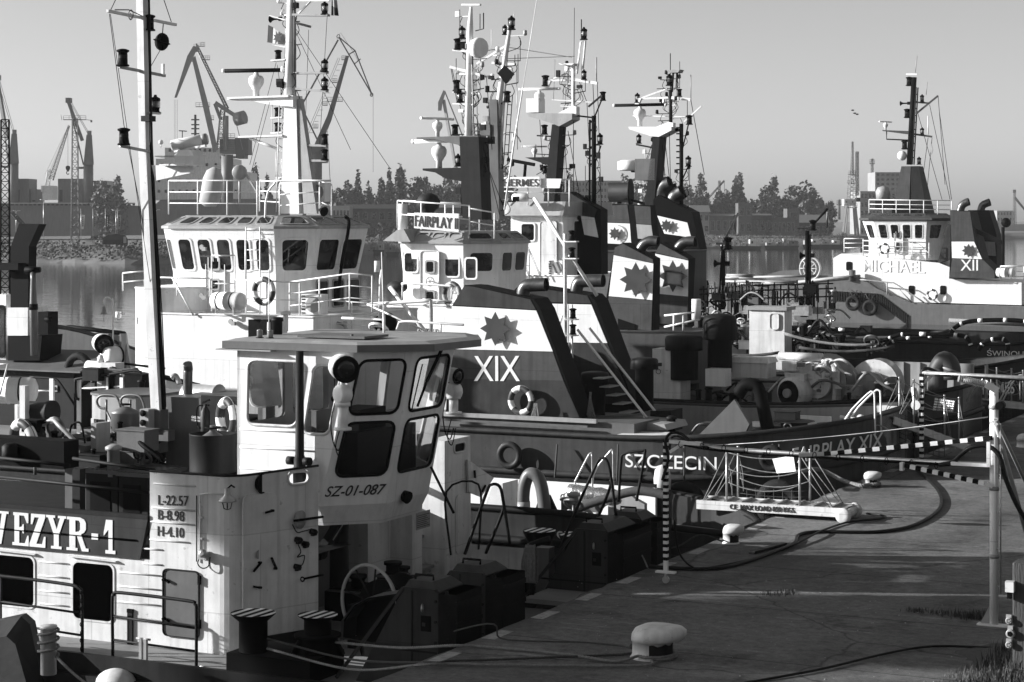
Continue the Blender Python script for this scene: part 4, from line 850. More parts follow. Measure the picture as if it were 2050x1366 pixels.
# slab-serif stencil letters of the name
def slab(parent, glyph, x0, x1, z0, z1, b):
    W = x1-x0; H = z1-z0; mb = MB(LETTER_W)
    for poly in glyph:
        mb.prism([(x0+u*W, z0+v*H) for u, v in poly], b-0.012, b)
    return mb.build("lettering", parent)
GL = {'W': [[(0, 1), (.36, 1), (.36, .93), (.28, .93), (.36, .3), (.48, .93), (.58, .93), (.66, .3), (.76, .93), (.68, .93), (.68, 1), (1, 1), (1, .93), (.92, .93), (.74, 0), (.6, 0), (.5, .55), (.38, 0), (.24, 0), (.08, .93), (0, .93)]],
      'E': [[(.1, 1), (.98, 1), (.98, .7), (.9, .7), (.74, .92), (.45, .92), (.45, .56), (.6, .58), (.66, .66), (.72, .66), (.72, .38), (.66, .38), (.6, .47), (.45, .47), (.45, .08), (.78, .08), (.93, .32), (1, .32), (1, 0), (.05, 0), (.05, .09), (.17, .09), (.17, .91), (.1, .91)]],
      'Z': [[(.1, 1), (.97, 1), (.97, .9), (.42, .1), (.78, .1), (.9, .33), (1, .33), (.98, 0), (0, 0), (0, .1), (.58, .9), (.3, .9), (.17, .68), (.08, .68)]],
      'Y': [[(0, 1), (.45, 1), (.45, .93), (.35, .93), (.53, .58), (.7, .93), (.6, .93), (.6, 1), (1, 1), (1, .93), (.92, .93), (.64, .42), (.64, .08), (.78, .08), (.78, 0), (.25, 0), (.25, .08), (.39, .08), (.39, .42), (.1, .93), (0, .93)]],
      'R': [[(.02, 1), (.62, 1), (.8, .95), (.88, .85), (.88, .66), (.8, .56), (.66, .5), (.88, .09), (1, .09), (1, 0), (.7, 0), (.46, .47), (.4, .47), (.4, .56), (.56, .58), (.62, .64), (.62, .84), (.56, .91), (.4, .91), (.4, .08), (.5, .08), (.5, 0), (0, 0), (0, .08), (.13, .08), (.13, .92), (.02, .92)]],
      '-': [[(0, .38), (1, .38), (1, .56), (0, .56)]],
      '1': [[(.2, 1), (.72, 1), (.72, .1), (.95, .1), (.95, 0), (.15, 0), (.15, .1), (.4, .1), (.4, .72), (.02, .52), (.02, .62)]]}
def yz(px, py): return pb(px, py, bN-0.03)
for g, px0, px1, yt, yb in (('W', -38, 18, 1017, 1074), ('E', 24, 58, 1018, 1072), ('Z', 60, 92, 1025, 1083), ('Y', 93, 133, 1029, 1090), ('R', 134, 178, 1035, 1096), ('-', 184, 197, 1042, 1096), ('1', 208, 233, 1040, 1104)):
    A = yz(px0, yt); B = yz(px1, yb); zt = 2.60; zb = 2.05
    slab(pt, GL[g], A[0], B[0], zb, zt, bN-0.03)
textpx("L-22.57", pt, (317, 1001), (378, 1003), 20, bN, LETTER_B); textpx("B-8.98", pt, (317, 1030), (369, 1034), 20, bN, LETTER_B); textpx("H-4.10", pt, (316, 1063), (368, 1067), 20, bN, LETTER_B)
for x0, y0, x1, y1, nm in ((-12, 1106, 71, 1212, "hatch_opening"), (144, 1121, 230, 1240, "hatch_opening")):
    winpx(pt, bN, (x0, y0, x1, y1), fm=WORN, pm=VOID, fw=0.03, r=0.12, proud=0.015, name=nm)  # flat pane over the wall, interior darkness painted on it
d = winpx(pt, bN, (327, 1137, 400, 1272), fm=DARK, pm=MID, fw=0.012, r=0.09, proud=0.035, name="steel_door")
mb = MB(BLACK)
for x, y in ((330, 1160), (330, 1238)): c = pb(x, y, bN-0.04); mb.bar(c, c+Vector((0.09, 0, -0.05)), 0.03); mb.lathe([(0.025, 0), (0.025, 0.06)], c, (0, -1, 0), 6)
for y in (1162, 1250): c = pb(399, y, bN-0.03); mb.cbox(c, 0.04, 0.05, 0.14)
build_each(mb, "handle", d)
mb = MB(WORN)                                                        # drip rails over the openings
for x0, x1, y in ((-10, 74, 1103), (140, 236, 1116)):
    A, B = pb(x0, y, bN), pb(x1, y, bN); mb.bar(Vector((A[0], bN-0.03, A[2]+0.03)), Vector((B[0], bN-0.03, A[2]+0.01)), 0.06, 0.02)
build_each(mb, "drip_rail", pt)
# cable run and deck lamp on the near wall
mb = MB(DARK); A = pb(396, 992, bN); mb.tube([Vector((A[0], bN-0.03, z)) for z in (A[2], 2.05)], 0.011, 5); A2 = pb(403, 992, bN); mb.m(WORN); mb.tube([Vector((A2[0], bN-0.03, z)) for z in (A[2]+0.02, 2.1)], 0.014, 5); mb.tube([Vector((A2[0], bN-0.03, A[2]+0.02)), Vector((A2[0]+0.15, bN-0.05, A[2]+0.05)), pb(450, 990, bN-0.05)], 0.012, 5)
for y in (1036, 1078): c = pb(401, y, bN-0.03); mb.cbox(c, 0.09, 0.03, 0.03)
mb.build("cable_run", pt)
mb = MB(STEEL); c = pb(455, 998, bN-0.16); mb.lathe([(0.045, 0.16), (0.05, 0.06), (0.14, -0.02), (0.15, -0.05), (0.06, -0.06)], c, n=14); mb.m(BLACK)
for k in range(6): t = PI/3*k; mb.tube([c+Vector((0.09*cos(t), 0.09*sin(t), -0.05)), c+Vector((0.06*cos(t), 0.06*sin(t), -0.16)), c+Vector((0, 0, -0.18))], 0.006, 4)
mb.tube([c+Vector((0, 0, 0.15)), c+Vector((0.02, 0.08, 0.2)), c+Vector((0, 0.2, 0.15))], 0.014, 5); mb.build("deck_lamp", pt)
mb = MB(STEEL); c = pb(408, 1112, bN-0.06); mb.cbox(c, 0.16, 0.1, 0.12); mb.lathe([(0.06, 0), (0.07, 0.1), (0.03, 0.12)], c+Vector((0.02, -0.02, 0.03)), (0.3, -1, 0.2), 10); mb.m(BLACK); mb.tube(cat([c+Vector((-0.08, 0, -0.04)), c+Vector((-0.1, -0.02, -0.14)), c+Vector((0.0, -0.04, -0.2)), c+Vector((0.1, -0.02, -0.16)), c+Vector((0.12, 0, -0.02))]), 0.01, 5); mb.build("socket_box", pt)
# right end face of the casing: hatch, latches, valves, slot
def ED(b): return aR+0.4*(b+6.5)
def pr(px, py):
    r = (px-CX)/F; k = EX+(aR+2.6)*UX; b = (r*(EY+(aR+2.6)*UY)-k)/(0.4*UX+VX-r*(0.4*UY+VY)); a = ED(b); return V(a, b, CZ-(py-HY)/F*(EY+a*UY+b*VY))
mb = MB(WORN); A, B = pr(484, 1265), pr(552, 985); w_ = rrect(B[1]-A[1], B[2]-A[2], 0.1)
mb.loft([[(ED(A[1]+x)+e, A[1]+x, A[2]+y) for x, y in w_] for e in (0, 0.03)]); d = mb.build("access_hatch", pt)
mb = MB(BLACK)
for p, q in (((524, 1026), (540, 1022)), ((500, 1144), (515, 1126)), ((536, 1116), (546, 1138)), ((500, 1174), (515, 1176))): P, Q = pr(*p), pr(*q); mb.bar(P+Vector((0.07, 0, 0)), Q+Vector((0.07, 0, 0)), 0.03); mb.lathe([(0.022, 0), (0.022, 0.08)], Q, (1, 0, 0), 6)
build_each(mb, "latch", d)
mb = MB(LIGHT); c = pr(514, 1110); mb.lathe([(0.07, 0.031), (0.07, 0.034)], c, (1, 0, 0), 16); mb.build("label_plate", d)
mb = MB(DARK)
for x, y, r in ((622, 1064, 0.05), (592, 1080, 0.05), (606, 1088, 0.045), (590, 1134, 0.045)): c = pr(x, y); mb.lathe([(r, 0), (r, 0.09), (r*0.6, 0.12)], c, (1, 0, -0.1), 8); mb.cbox(c+Vector((0.03, 0.05, -0.03)), 0.06, 0.1, 0.09)
mb.tube(cat([pr(592, 1090)+V(.05, 0, 0), pr(596, 1105)+V(.06, 0, 0), pr(590, 1115)+V(.05, 0, 0), pr(604, 1112)+V(.05, 0, 0), pr(600, 1130)+V(.05, 0, 0), pr(588, 1134)+V(.05, 0, 0)]), 0.01, 5); mb.tube(cat([pr(580, 1050)+V(.05, 0, 0), pr(588, 1065)+V(.06, 0, 0), pr(600, 1064)+V(.05, 0, 0), pr(615, 1060)+V(.05, 0, 0)]), 0.01, 5)
mb.build("socket_box", pt)
mb = MB(BLACK); mb.bar(pr(576, 1042)+V(.12, 0, 0), pr(634, 1034)+V(.12, 0, 0), 0.035); mb.bar(pr(598, 1158)+V(.1, 0, 0), pr(636, 1150)+V(.1, 0, 0), 0.03); mb.torus(pr(595, 1159)+V(.1, 0, 0), 0.035, 0.012, (0, 1, 0), 10, 4); mb.m(LIGHT); mb.lathe([(0.14, 0), (0.15, 0.05), (0.05, 0.06)], pr(598, 1040), (1, 0, 0), 14); build_each(mb, "rope_guide", pt)
mb = MB(BLACK); mb.lathe([(0.14, -0.05), (0.14, 0.012), (0.17, 0.02), (0.17, 0.0)], pr(525, 968), (1, 0, 0), 18); mb.build("fairlead_port", pt)
mb = MB(WORN); A, B = pr(576, 972), pr(617, 942); o = rrect(B[1]-A[1], B[2]-A[2], 0.1); mb.tube([(ED(A[1]+x)+0.01, A[1]+x, A[2]+y) for x, y in o], 0.022, 5, closed=True); mb.build("rope_slot", pt)
# far casing mirrored with stair between
mb = MB(WORN); mb.box(-8.5, -1.55, PZ, -5.2, 0.2, 2.0); mb.box(-5.4, -0.72, PZ, aR, -0.35, 3.3)
pp = pa(890, 870, aR)[1]; pq = pa(944, 870, aR)[1]
mb.loft([[(x, y, PZ) for x, y in ((-5.3, pp), (aR, pp), (aR, pq), (-5.3, pq))], [(x, y, 3.3) for x, y in ((-5.15, pp), (aR+0.0, pp), (aR, pq-0.06), (-5.2, pq-0.1))]], True, True); mb.build("far_casing", pt)
mb = MB(BLACK); A, B = pa(908, 908, aR), pa(930, 884, aR); o = rrect(B[1]-A[1], B[2]-A[2], 0.08); mb.quad(*[(aR+0.004, A[1]+x, A[2]+y) for x, y in o]); mb.m(WORN); mb.tube([(aR+0.01, A[1]+x, A[2]+y) for x, y in o], 0.022, 5, closed=True); mb.build("rope_slot", pt)
mb = MB(WORN); A, B = pa(911, 1110, aR), pa(940, 985, aR); o = rrect(B[1]-A[1], B[2]-A[2], 0.1); mb.loft([[(aR, A[1]+x, A[2]+y) for x, y in o], [(aR+0.025, A[1]+x, A[2]+y) for x, y in o]]); mb.build("access_hatch", pt)
mb = MB(WORN); c = pa(960, 945, aR+0.05)
hd = [pa(933, 920, aR+0.02), pa(985, 957, aR+0.02), pa(960, 995, aR+0.02), pa(935, 985, aR+0.02)]; mb.loft([[p for p in hd], [p+V(0.04, 0, 0) for p in hd]]); mb.m(BLACK); mb.bar(pa(950, 942, aR+0.1), pa(951, 957, aR+0.1), 0.035); mb.bar(pa(965, 985, aR+0.1), pa(972, 972, aR+0.1), 0.035); mb.build("open_hatch_cover", pt)
mb = MB(LIGHT); A, B = pa(833, 1062, aR+0.01), pa(861, 1020, aR+0.01); mb.box(aR+0.006, A[1], A[2], aR+0.012, B[1], B[2]); mb.m(LETTER_B)
for k in range(7): z = A[2]+(B[2]-A[2])*(0.12+0.11*k); mb.box(aR+0.012, A[1]+0.03, z, aR+0.015, B[1]-0.03-0.05*(k % 3), z+0.012)
mb.build("notice_plate", pt)
mb = MB(DECKL)
for k in range(4): z = PZ+0.55*k+0.3; mb.box(-5.9+0.0*k, -0.33, z, -4.95-0.22*k, pp-0.02, z+0.05)
build_each(mb, "stair_tread", pt)
# space under the wheelhouse
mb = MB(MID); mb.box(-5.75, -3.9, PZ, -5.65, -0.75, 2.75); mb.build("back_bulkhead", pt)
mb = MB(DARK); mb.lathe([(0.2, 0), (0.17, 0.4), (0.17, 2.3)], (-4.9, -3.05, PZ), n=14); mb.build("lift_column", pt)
mb = MB(DARK); A = pa(640, 1110, -4.6); B = pa(700, 1015, -4.6); mb.bar(A, B, 0.16, 0.12); mb.m(STEEL); mb.tube([A.lerp(B, 0.3)+V(.07, 0, 0), A.lerp(B, 0.8)+V(.07, 0, 0)], 0.02, 6); mb.m(BLACK); mb.lathe([(0.1, -0.1), (0.1, 0.1)], A, (0, 1, 0), 10); mb.build("lift_cylinder", pt)
for bx in ((-4.9, -3.4, -4.2, -2.6, .55), (-4.3, -2.4, -3.7, -1.5, .4), (-3.4, -1.4, -2.9, -.9, .55), (-4.0, -3.3, -3.6, -2.9, .85)):
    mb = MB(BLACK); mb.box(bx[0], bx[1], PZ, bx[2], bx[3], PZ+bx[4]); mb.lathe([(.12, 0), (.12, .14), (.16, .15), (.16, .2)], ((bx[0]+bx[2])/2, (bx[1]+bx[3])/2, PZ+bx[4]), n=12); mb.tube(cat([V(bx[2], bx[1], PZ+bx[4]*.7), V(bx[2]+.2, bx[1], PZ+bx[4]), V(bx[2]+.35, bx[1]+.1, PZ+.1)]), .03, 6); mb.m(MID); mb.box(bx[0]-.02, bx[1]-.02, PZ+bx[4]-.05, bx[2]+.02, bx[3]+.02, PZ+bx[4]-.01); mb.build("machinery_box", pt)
# wheelhouse
a_b, aB, aT = -5.77, -3.37, -2.85; z0, z1 = 2.8, 5.37
low = [(a_b, -4.9), (-4.16, -4.9), (aB, -4.1), (aB, -2.62), (-4.16, -1.85), (a_b, -1.85)]
hi = [(a_b, -4.9), (-3.49, -4.9), (aT, -4.1), (aT, -2.62), (-3.49, -1.85), (a_b, -1.85)]
LO = [V(a, b, z0) for a, b in low]; HI = [V(a, b, z1) for a, b in hi]
mb = MB(WHITE); W2 = [(0.10, 0.50, 0.60, 0.92, 0.12), (0.68, 0.46, 0.93, 0.90, 0.1)]
tall = [(0.13, 0.19, 0.92, 0.535, 0.14), (0.13, 0.59, 0.92, 0.935, 0.14)]
near = [LO[0], V(-4.16, -4.9, z0), HI[1], HI[0]]
frames = []
nearR = [LO[0], V(-3.83, -4.9, z0), V(-3.83, -4.9, z1), HI[0]]
wall_win(mb, near, W2); frames += [(near, h) for h in W2]
for i in (1, 2, 3): Q = [LO[i], LO[i+1], HI[i+1], HI[i]]; wall_win(mb, Q, tall); frames += [(Q, h) for h in tall]
Q = [LO[4], LO[5], HI[5], HI[4]]; h4 = [(0.08, 0.48, 0.45, 0.92, 0.12), (0.52, 0.48, 0.9, 0.92, 0.12)]; wall_win(mb, Q, h4); frames += [(Q, h) for h in h4]
Q = [LO[5], LO[0], HI[0], HI[5]]; h5 = [(0.06, 0.5, 0.46, 0.92, 0.12), (0.54, 0.5, 0.94, 0.92, 0.12)]; wall_win(mb, Q, h5); frames += [(Q, h) for h in h5]
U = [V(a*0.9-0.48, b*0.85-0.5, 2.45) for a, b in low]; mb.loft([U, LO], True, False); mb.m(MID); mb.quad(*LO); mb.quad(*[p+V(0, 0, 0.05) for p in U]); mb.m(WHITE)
for k, z in enumerate((4.0, 3.7, 3.35, 3.05)): mb.tube([V(a_b+0.05, -4.905, z), V(-4.3+0.05*k, -4.905, z)], 0.014, 5)
mb.build("wheelhouse", pt)
for Q, h in frames:
    Q = [Vector(p) for p in Q]; n = outn(Q); w0 = (Q[1]-Q[0]).length; h0 = (Q[3]-Q[0]).length; lo = rrect((h[2]-h[0])*w0, (h[3]-h[1])*h0, h[4]); pp_ = [bil(Q, h[0]+x/w0, h[1]+y/h0) for x, y in lo]
    mb = MB(BLACK if h in tall else WORN); mb.tube([p+n*0.005 for p in pp_], 0.026, 6, closed=True); f = mb.build("window", pt); mb = MB(GLASS); mb.quad(*[p-n*0.02 for p in pp_]); mb.build("pane", f)
mb = MB(DARK); mb.box(-4.7, -4.2, 2.86, -3.85, -2.2, 3.95); mb.m(BLACK); mb.box(-4.55, -3.9, 3.75, -4.0, -3.0, 4.3); mb.box(-5.2, -3.4, 2.86, -4.8, -2.9, 3.5); mb.m(LIGHT); mb.box(-5.25, -3.4, 3.5, -5.15, -2.9, 4.2); mb.m(BLACK); mb.tube([(-4.3, -4.2, 5.3), (-4.3, -4.2, 4.55)], 0.008, 4); mb.sphere((-4.3, -4.2, 4.5), 0.06, 8, 6); mb.build("helm_console", pt)
Q = [LO[1], LO[2], HI[2], HI[1]]; c = bil(Q, 0.5, 0.095); text("SZ-01-087", pt, c, Q[1]-Q[0], Q[3]-Q[0], 0.18, LETTER_B, wide=0.92, shear=0.22)
# roof with overhanging dark fascia
rz = 5.40; ro = [V(pb(446, 690, -5.0).x, -5.0, rz), V(pb(716, 690, -5.0).x, -5.0, rz), V(pb(868, 690, -4.2).x, -4.2, rz), V(pb(962, 690, -2.7).x, -2.7, rz), V(-3.0, -1.5, rz), V(-6.2, -1.5, rz)]
ce = V(-4.5, -3.4, 0)
mb = MB(PROOF); mb.loft([[p+V(0, 0, -0.03) for p in ro], [p+V(0, 0, 0.06) for p in ro], [V((p.x-ce.x)*0.9+ce.x, (p.y-ce.y)*0.9+ce.y, rz+0.11) for p in ro]]); mb.build("roof", pt)
mb = MB(MID)
for i in range(len(ro)): mb.bar(ro[i]+V(0, 0, 0.01), ro[(i+1) % len(ro)]+V(0, 0, 0.01), 0.03, 0.12)
mb.m(LIGHT); mb.bar(V(-6.1, -4.95, 5.33), V(-5.0, -4.97, 5.33), 0.2, 0.02); mb.build("roof_fascia", pt)
mb = MB(ROOFM); mb.box(-4.9, -4.4, 5.53, -3.6, -3.6, 5.57); mb.tube([(-4.6, -4.3, 5.48), (-4.6, -4.3, 5.55)], 0.03); mb.tube([(-3.9, -4.3, 5.5), (-3.9, -4.3, 5.6)], 0.03); mb.build("roof_hatch", pt)
mb = MB(WHITE)
mb.tube([(-4.4, -1.9, 5.55), (-4.35, -1.9, 5.68), (-4.2, -1.9, 5.7), (-2.7, -2.6, 5.7)], 0.022, 5); mb.tube([(-5.6, -1.8, 5.72), (-4.7, -1.9, 5.72), (-4.62, -1.9, 5.55)], 0.022, 5); mb.tube([(-3.3, -2.3, 5.55), (-3.3, -2.3, 5.7)], 0.02, 5); build_each(mb, "roof_rail", pt)
for i, (px, h) in enumerate(((520, 0.17), (541, 0.17))):
    c = pb(px, 684, -4.6); c.z = 5.49; mb = MB(BLACK); mb.lathe([(0.06, 0), (0.07, 0.03)], c, n=8); mb.m(LENS); mb.lathe([(0.05, 0.03), (0.05, 0.14), (0.055, 0.15), (0.0, 0.17)], c, n=8); mb.build("roof_lamp", pt)
mb = MB(WHITE); c = pb(538, 664, -4.0); c.z = 5.49; d = pb(539, 540, -4.0); mb.tube([c, V(c.x, c.y, c.z+0.25)], 0.03, 6); mb.tube([c, d], 0.009, 5); mb.build("whip_aerial", pt)
mb = MB(DARK); c = pb(555, 665, -3.6); c.z = 5.49; mb.lathe([(0.09, 0), (0.09, 0.24), (0.11, 0.25), (0.11, 0.3), (0.05, 0.32)], c, n=12); mb.build("roof_lamp", pt)
mb = MB(WORN); c = pb(572, 655, -2.4); c.z = 5.49; mb.tube([c, c+V(0, 0, 0.3)], 0.05, 6); mb.lathe([(0.09, 0.3), (0.1, 0.34), (0, 0.37)], c, n=8); mb.build("roof_vent", pt)
mb = MB(WHITE); c = pb(1064, 640, -2.0) if False else pb(769, 668, -2.3); d = pb(764, 505, -2.3); mb.tube([c, c.lerp(d, 0.25)], 0.024, 5); mb.tube([c, d], 0.010, 5); mb.build("whip_aerial", pt)
# exhaust pipe in front of the near wall
mb = MB(DARK); c = pb(600, 760, -5.06); mb.lathe([(0.11, 0), (0.11, 1.35-0.2), (0.115, 1.4), (0.16, 1.42), (0.16, 1.46), (0.10, 1.5), (0.10, 1.62), (0.055+0.02, 1.7), (0.065, 3.4)], (c.x, -5.06, 1.95), n=14)
for s in (-1, 1): mb.lathe([(0.07, 0), (0.07, 0.12)], V(c.x, -5.06, 3.55)+V(0.1*s, -0.02, 0), (s, 0, 0), 8)
mb.build("exhaust_pipe", pt)
# searchlights
def searchlight(root, c, ax, r, ln, post):
    c = Vector(c); mb = MB(WHITE); ax = Vector(ax).normalized(); mb.lathe([(r*0.55, -ln*0.5), (r*0.92, -ln*0.38), (r, -ln*0.1), (r, ln*0.42)], c, ax, 18); mb.m(BLACK); mb.lathe([(r*1.03, ln*0.38), (r*1.03, ln*0.5), (r*0.9, ln*0.5)], c, ax, 18)
    o = mb.build("searchlight", root); mb = MB(LENS); mb.ms = [PANE]; mb.lathe([(r*0.9, ln*0.47), (r*0.5, ln*0.53), (0, ln*0.54)], c, ax, 18); mb.build("lens", o)
    mb = MB(WHITE); z = post; mb.tube([c+V(0, 0, -r*0.9), c+V(0, 0, -r*1.5)], 0.05, 6); mb.lathe([(0.12, -0.11), (0.155, -0.08), (0.155, 0.08), (0.12, 0.11)], c+V(0, 0, -r*2.0), (0.3, 1, 0), 14); mb.lathe([(0.13, -0.03), (0.13, 0.03)], c+V(0, 0, -r*2.75), n=12); mb.lathe([(0.085, 0), (0.085, post)], c+V(0, 0, -r*2.75-post), n=12); mb.lathe([(0.15, 0), (0.15, 0.04)], c+V(0, 0, -r*2.75-post), n=12); mb.m(BLACK); b0 = c+V(-0.12, -0.05, -r*2.7)
    mb.tube(cat([b0, b0+V(-0.04, -0.05, -0.3), b0+V(0, -0.05, -0.6), b0+V(0.1, -0.05, -0.75), b0+V(0.16, -0.02, -0.55)]), 0.012, 5); mb.tube(cat([b0+V(.1, 0, -.4), b0+V(0.05, -0.05, -0.7), b0+V(0.14, -0.05, -0.85), b0+V(0.2, -0.02, -0.55)]), 0.010, 5); mb.build("searchlight_stand", o); return o
searchlight(pt, pb(686, 736, -5.15), (0.75, -0.65, -0.12), 0.215, 0.4, 0.42)
searchlight(pt, pb(908, 752, -1.4), (0.9, -0.2, -0.1), 0.14, 0.25, 0.3)
# wiper and horn on the front
mb = MB(BLACK); Q = [LO[2], LO[3], HI[3], HI[2]]; n = outn(Q); P = lambda s, t: bil(Q, s, t)+n*0.05
mb.bar(P(0.62, 0.98), P(0.4, 0.78), 0.04); mb.bar(P(0.4, 0.78), P(0.28, 0.62), 0.03); mb.bar(P(0.22, 0.9), P(0.16, 0.6), 0.02); mb.build("wiper", pt)
mb = MB(BLACK); c = pa(800, 985, -3.45); mb.cbox(c, 0.2, 0.24, 0.16); mb.lathe([(0.09, 0), (0.11, 0.12)], c+V(.08, -0.02, -0.05), (1, -0.2, -0.3), 12); mb.tube(cat([c, c+V(.05, .25, -0.05), c+V(.02, .4, 0.05)]), 0.03, 5); mb.build("deck_floodlight", pt)
# push knees at the bow
def knee(px0, px1, pyt, b0=None):
    A = pa(px0, pyt, -0.45); B = pa(px1, pyt, -0.45); b0, b1 = A[1], B[1]; mb = MB(DRED)
    mb.loft([[V(-0.75, b0, 0.0), V(-0.75, b1, 0.0), V(-2.5, b1, 0.0), V(-2.5, b0, 0.0)], [V(-0.75, b0, 2.05), V(-0.75, b1, 2.05), V(-1.35, b1, 2.05), V(-1.35, b0, 2.05)], [V(-0.9, b0+0.1, 2.17), V(-0.9, b1-0.1, 2.17), V(-1.3, b1-0.1, 2.17), V(-1.3, b0+0.1, 2.17)]])
    for z in (1.55, 0.75): mb.cbox((-1.0, b0-0.01, z), 0.05, 0.02, 0.05)
    o = mb.build("push_knee", pt); mb = MB(DRED)
    mb.bar(V(-2.5, b0-.005, .62), V(-1.35, b0-.005, 2.06), .03, .05); mb.bar(V(-1.35, b0-.005, 2.06), V(-.8, b0-.005, 2.06), .03, .04); mb.m(DARK); mb.bar(V(-2.1, b0-.004, 1.15), V(-.78, b0-.004, 1.15), .012, .03); mb.bar(V(-1.2, b0-.004, .62), V(-1.2, b0-.004, 2.05), .012, .03)
    for z in (.75, 1.0, 1.3, 1.6, 1.9): mb.lathe([(.025, 0), (.025, .02)], (-.8, b0, z), (0, -1, 0), 6)
    mb.build("edge_flange", o); mb = MB(RUBBER)
    for z in (.35, .75, 1.15, 1.55, 1.85): mb.box(-.47, b0-.03, z, -.435, b1+.03, z+.07); mb.lathe([(.03, 0), (.03, .012)], (-.6, b0-.02, z+.2), (0, -1, 0), 6); mb.box(-0.75, b0-0.02, 0.05, -0.45, b1+0.02, 2.03); mb.build("rubber_pad", o)
    mb = MB(BLACK); mb.box(-1.05, b0-0.006, 1.45, -0.88, b0-0.001, 1.68); mb.box(-1.05, b0-0.006, 0.6, -0.85, b0-0.001, 0.82); mb.m(STEEL)
    for z in (1.8, 0.95): mb.torus((-1.0, b0-0.05, z), 0.05, 0.014, (1, 0.3, 0), 10, 4)
    build_each(mb, "pad_eye", o); mb = MB(BLACK); mb.tube([(-1.25, b0+0.2, 2.17), (-1.25, b0+0.2, 2.24), (-0.95, b0+0.2, 2.24), (-0.95, b0+0.2, 2.17)], 0.018, 5); mb.build("grab_handle", o); return o
k1 = knee(915, 963, 1136); k2 = knee(1008, 1050, 1100); k3 = knee(1249, 1303, 1036); k4 = knee(1316, 1343, 1010)
mb = MB(DARK); A = pb(795, 1268, -6.6); B = pb(880, 1215, -6.6); mb.tube(sag(V(-2.0, -6.45, 1.3), V(-1.05, -6.45, 1.75), 0.12), 0.03, 6); mb.tube(sag(V(-2.0, -6.5, 1.26), V(-1.5, -6.5, 1.2), 0.1), 0.02, 6); mb.build("lashing_chain", k1)
# low mats between the knees
mb = MB(DECKL); mb.box(-1.9, -3.6, 0.62, -0.55, -2.6, 0.68); mb.box(-1.9, -1.9, 0.9, -0.5, -0.9, 0.98); build_each(mb, "bow_step", pt)
# winches with spoked hand wheel and bent guard
def wheel(root, c, R0, ax=(0.25, 1, 0), ns=8, r=0.03):
    mb = MB(LIGHT); mb.torus(c, R0, r, ax, 36, 6); d = Vector(ax).normalized(); x = V(0, 0, 1); y = d.cross(x); mb.m(DARK); c = Vector(c)
    for k in range(ns): t = 2*PI*k/ns+0.25; mb.tube([c+d*0.08, c+(x*cos(t)+y*sin(t))*R0], 0.016, 5)
    mb.lathe([(0.07, -0.15), (0.07, 0.12)], c, ax, 10); return mb.build("hand_wheel", root)
wn = MB(BLACK); c = pb(742, 1180, -5.4); wn.box(c.x-0.55, -5.2, PZ, c.x+0.75, -4.5, PZ+0.7); wn.lathe([(0.42, -0.35), (0.42, -0.3), (0.22, -0.28), (0.22, 0.28), (0.42, 0.3), (0.42, 0.35)], (c.x+0.1, -4.9, PZ+0.75), (0, 1, 0), 18); w_o = wn.build("winch", pt); wheel(w_o, (c.x, -5.45, 1.42), 0.6)
mb = MB(DARK); g = [pb(x, y, -6.0) for x, y in ((688, 1285), (690, 1245), (712, 1215), (740, 1200), (808, 1190))]; mb.loft([[p+V(0, -0.02, 0) for p in g], [p+V(0, -0.02, 0.03) for p in g], [p+V(0, 0.42, 0.03) for p in g], [p+V(0, 0.42, 0) for p in g]], False, False)
gp = [(p.x, p.z) for p in g]+[(g[-1].x+0.1, PZ), (g[0].x+0.1, PZ)]; mb.m(BLACK); mb.prism(gp, -5.62, -5.58); mb.m(MID); mb.loft([[p+V(0, -0.1, 0.035) for p in g], [p+V(0, 0.46, 0.035) for p in g]], False, False); mb.build("winch_guard", pt)
wn = MB(BLACK); c2 = pa(985, 1225, -2.3); wn.box(-2.7, -4.6, PZ, -2.0, -3.9, PZ+0.5); w_o = wn.build("winch", pt); wheel(w_o, (-1.5, -4.4, 1.25), 0.36, (0.6, 1, 0), 6, 0.035)
# mooring bitts
mb = MB(BLACK); c1 = pz(507, 1348, PZ); c2 = pz(636, 1348, PZ); mb.lathe([(0.0, 0), (0.44, 0), (0.44, 0.32), (0.0, 0.32)], (c1+c2)/2, n=4) if False else None
mb.box(c1.x-0.3, c1.y-0.28, PZ, c2.x+0.3, c2.y+0.28, PZ+0.34); mb.build("bitt_base", pt)
b1 = MB(); bitt(b1, V(c1.x+0.0, c1.y, PZ+0.3), 0.62, 0.22); b1.build("mooring_bitt", pt)
b1 = MB(BLACK); b1.lathe([(0.42, 0), (0.3, 0.22), (0.36, 0.26), (0.36, 0.3)], V(c2.x, c2.y, PZ+0.3), n=18); bitt(b1, V(c2.x, c2.y, PZ+0.55), 0.34, 0.21, True, 1.45); b1.build("mooring_bitt", pt)
for px, py, bb in ((1080, 1062, 0.2), (1151, 1070, 0.75)):
    c = pb(px, py, bb); b1 = MB(); bitt(b1, V(c.x, bb, PZ), c.z-PZ, 0.2, True, 1.5); b1.build("mooring_bitt", pt)
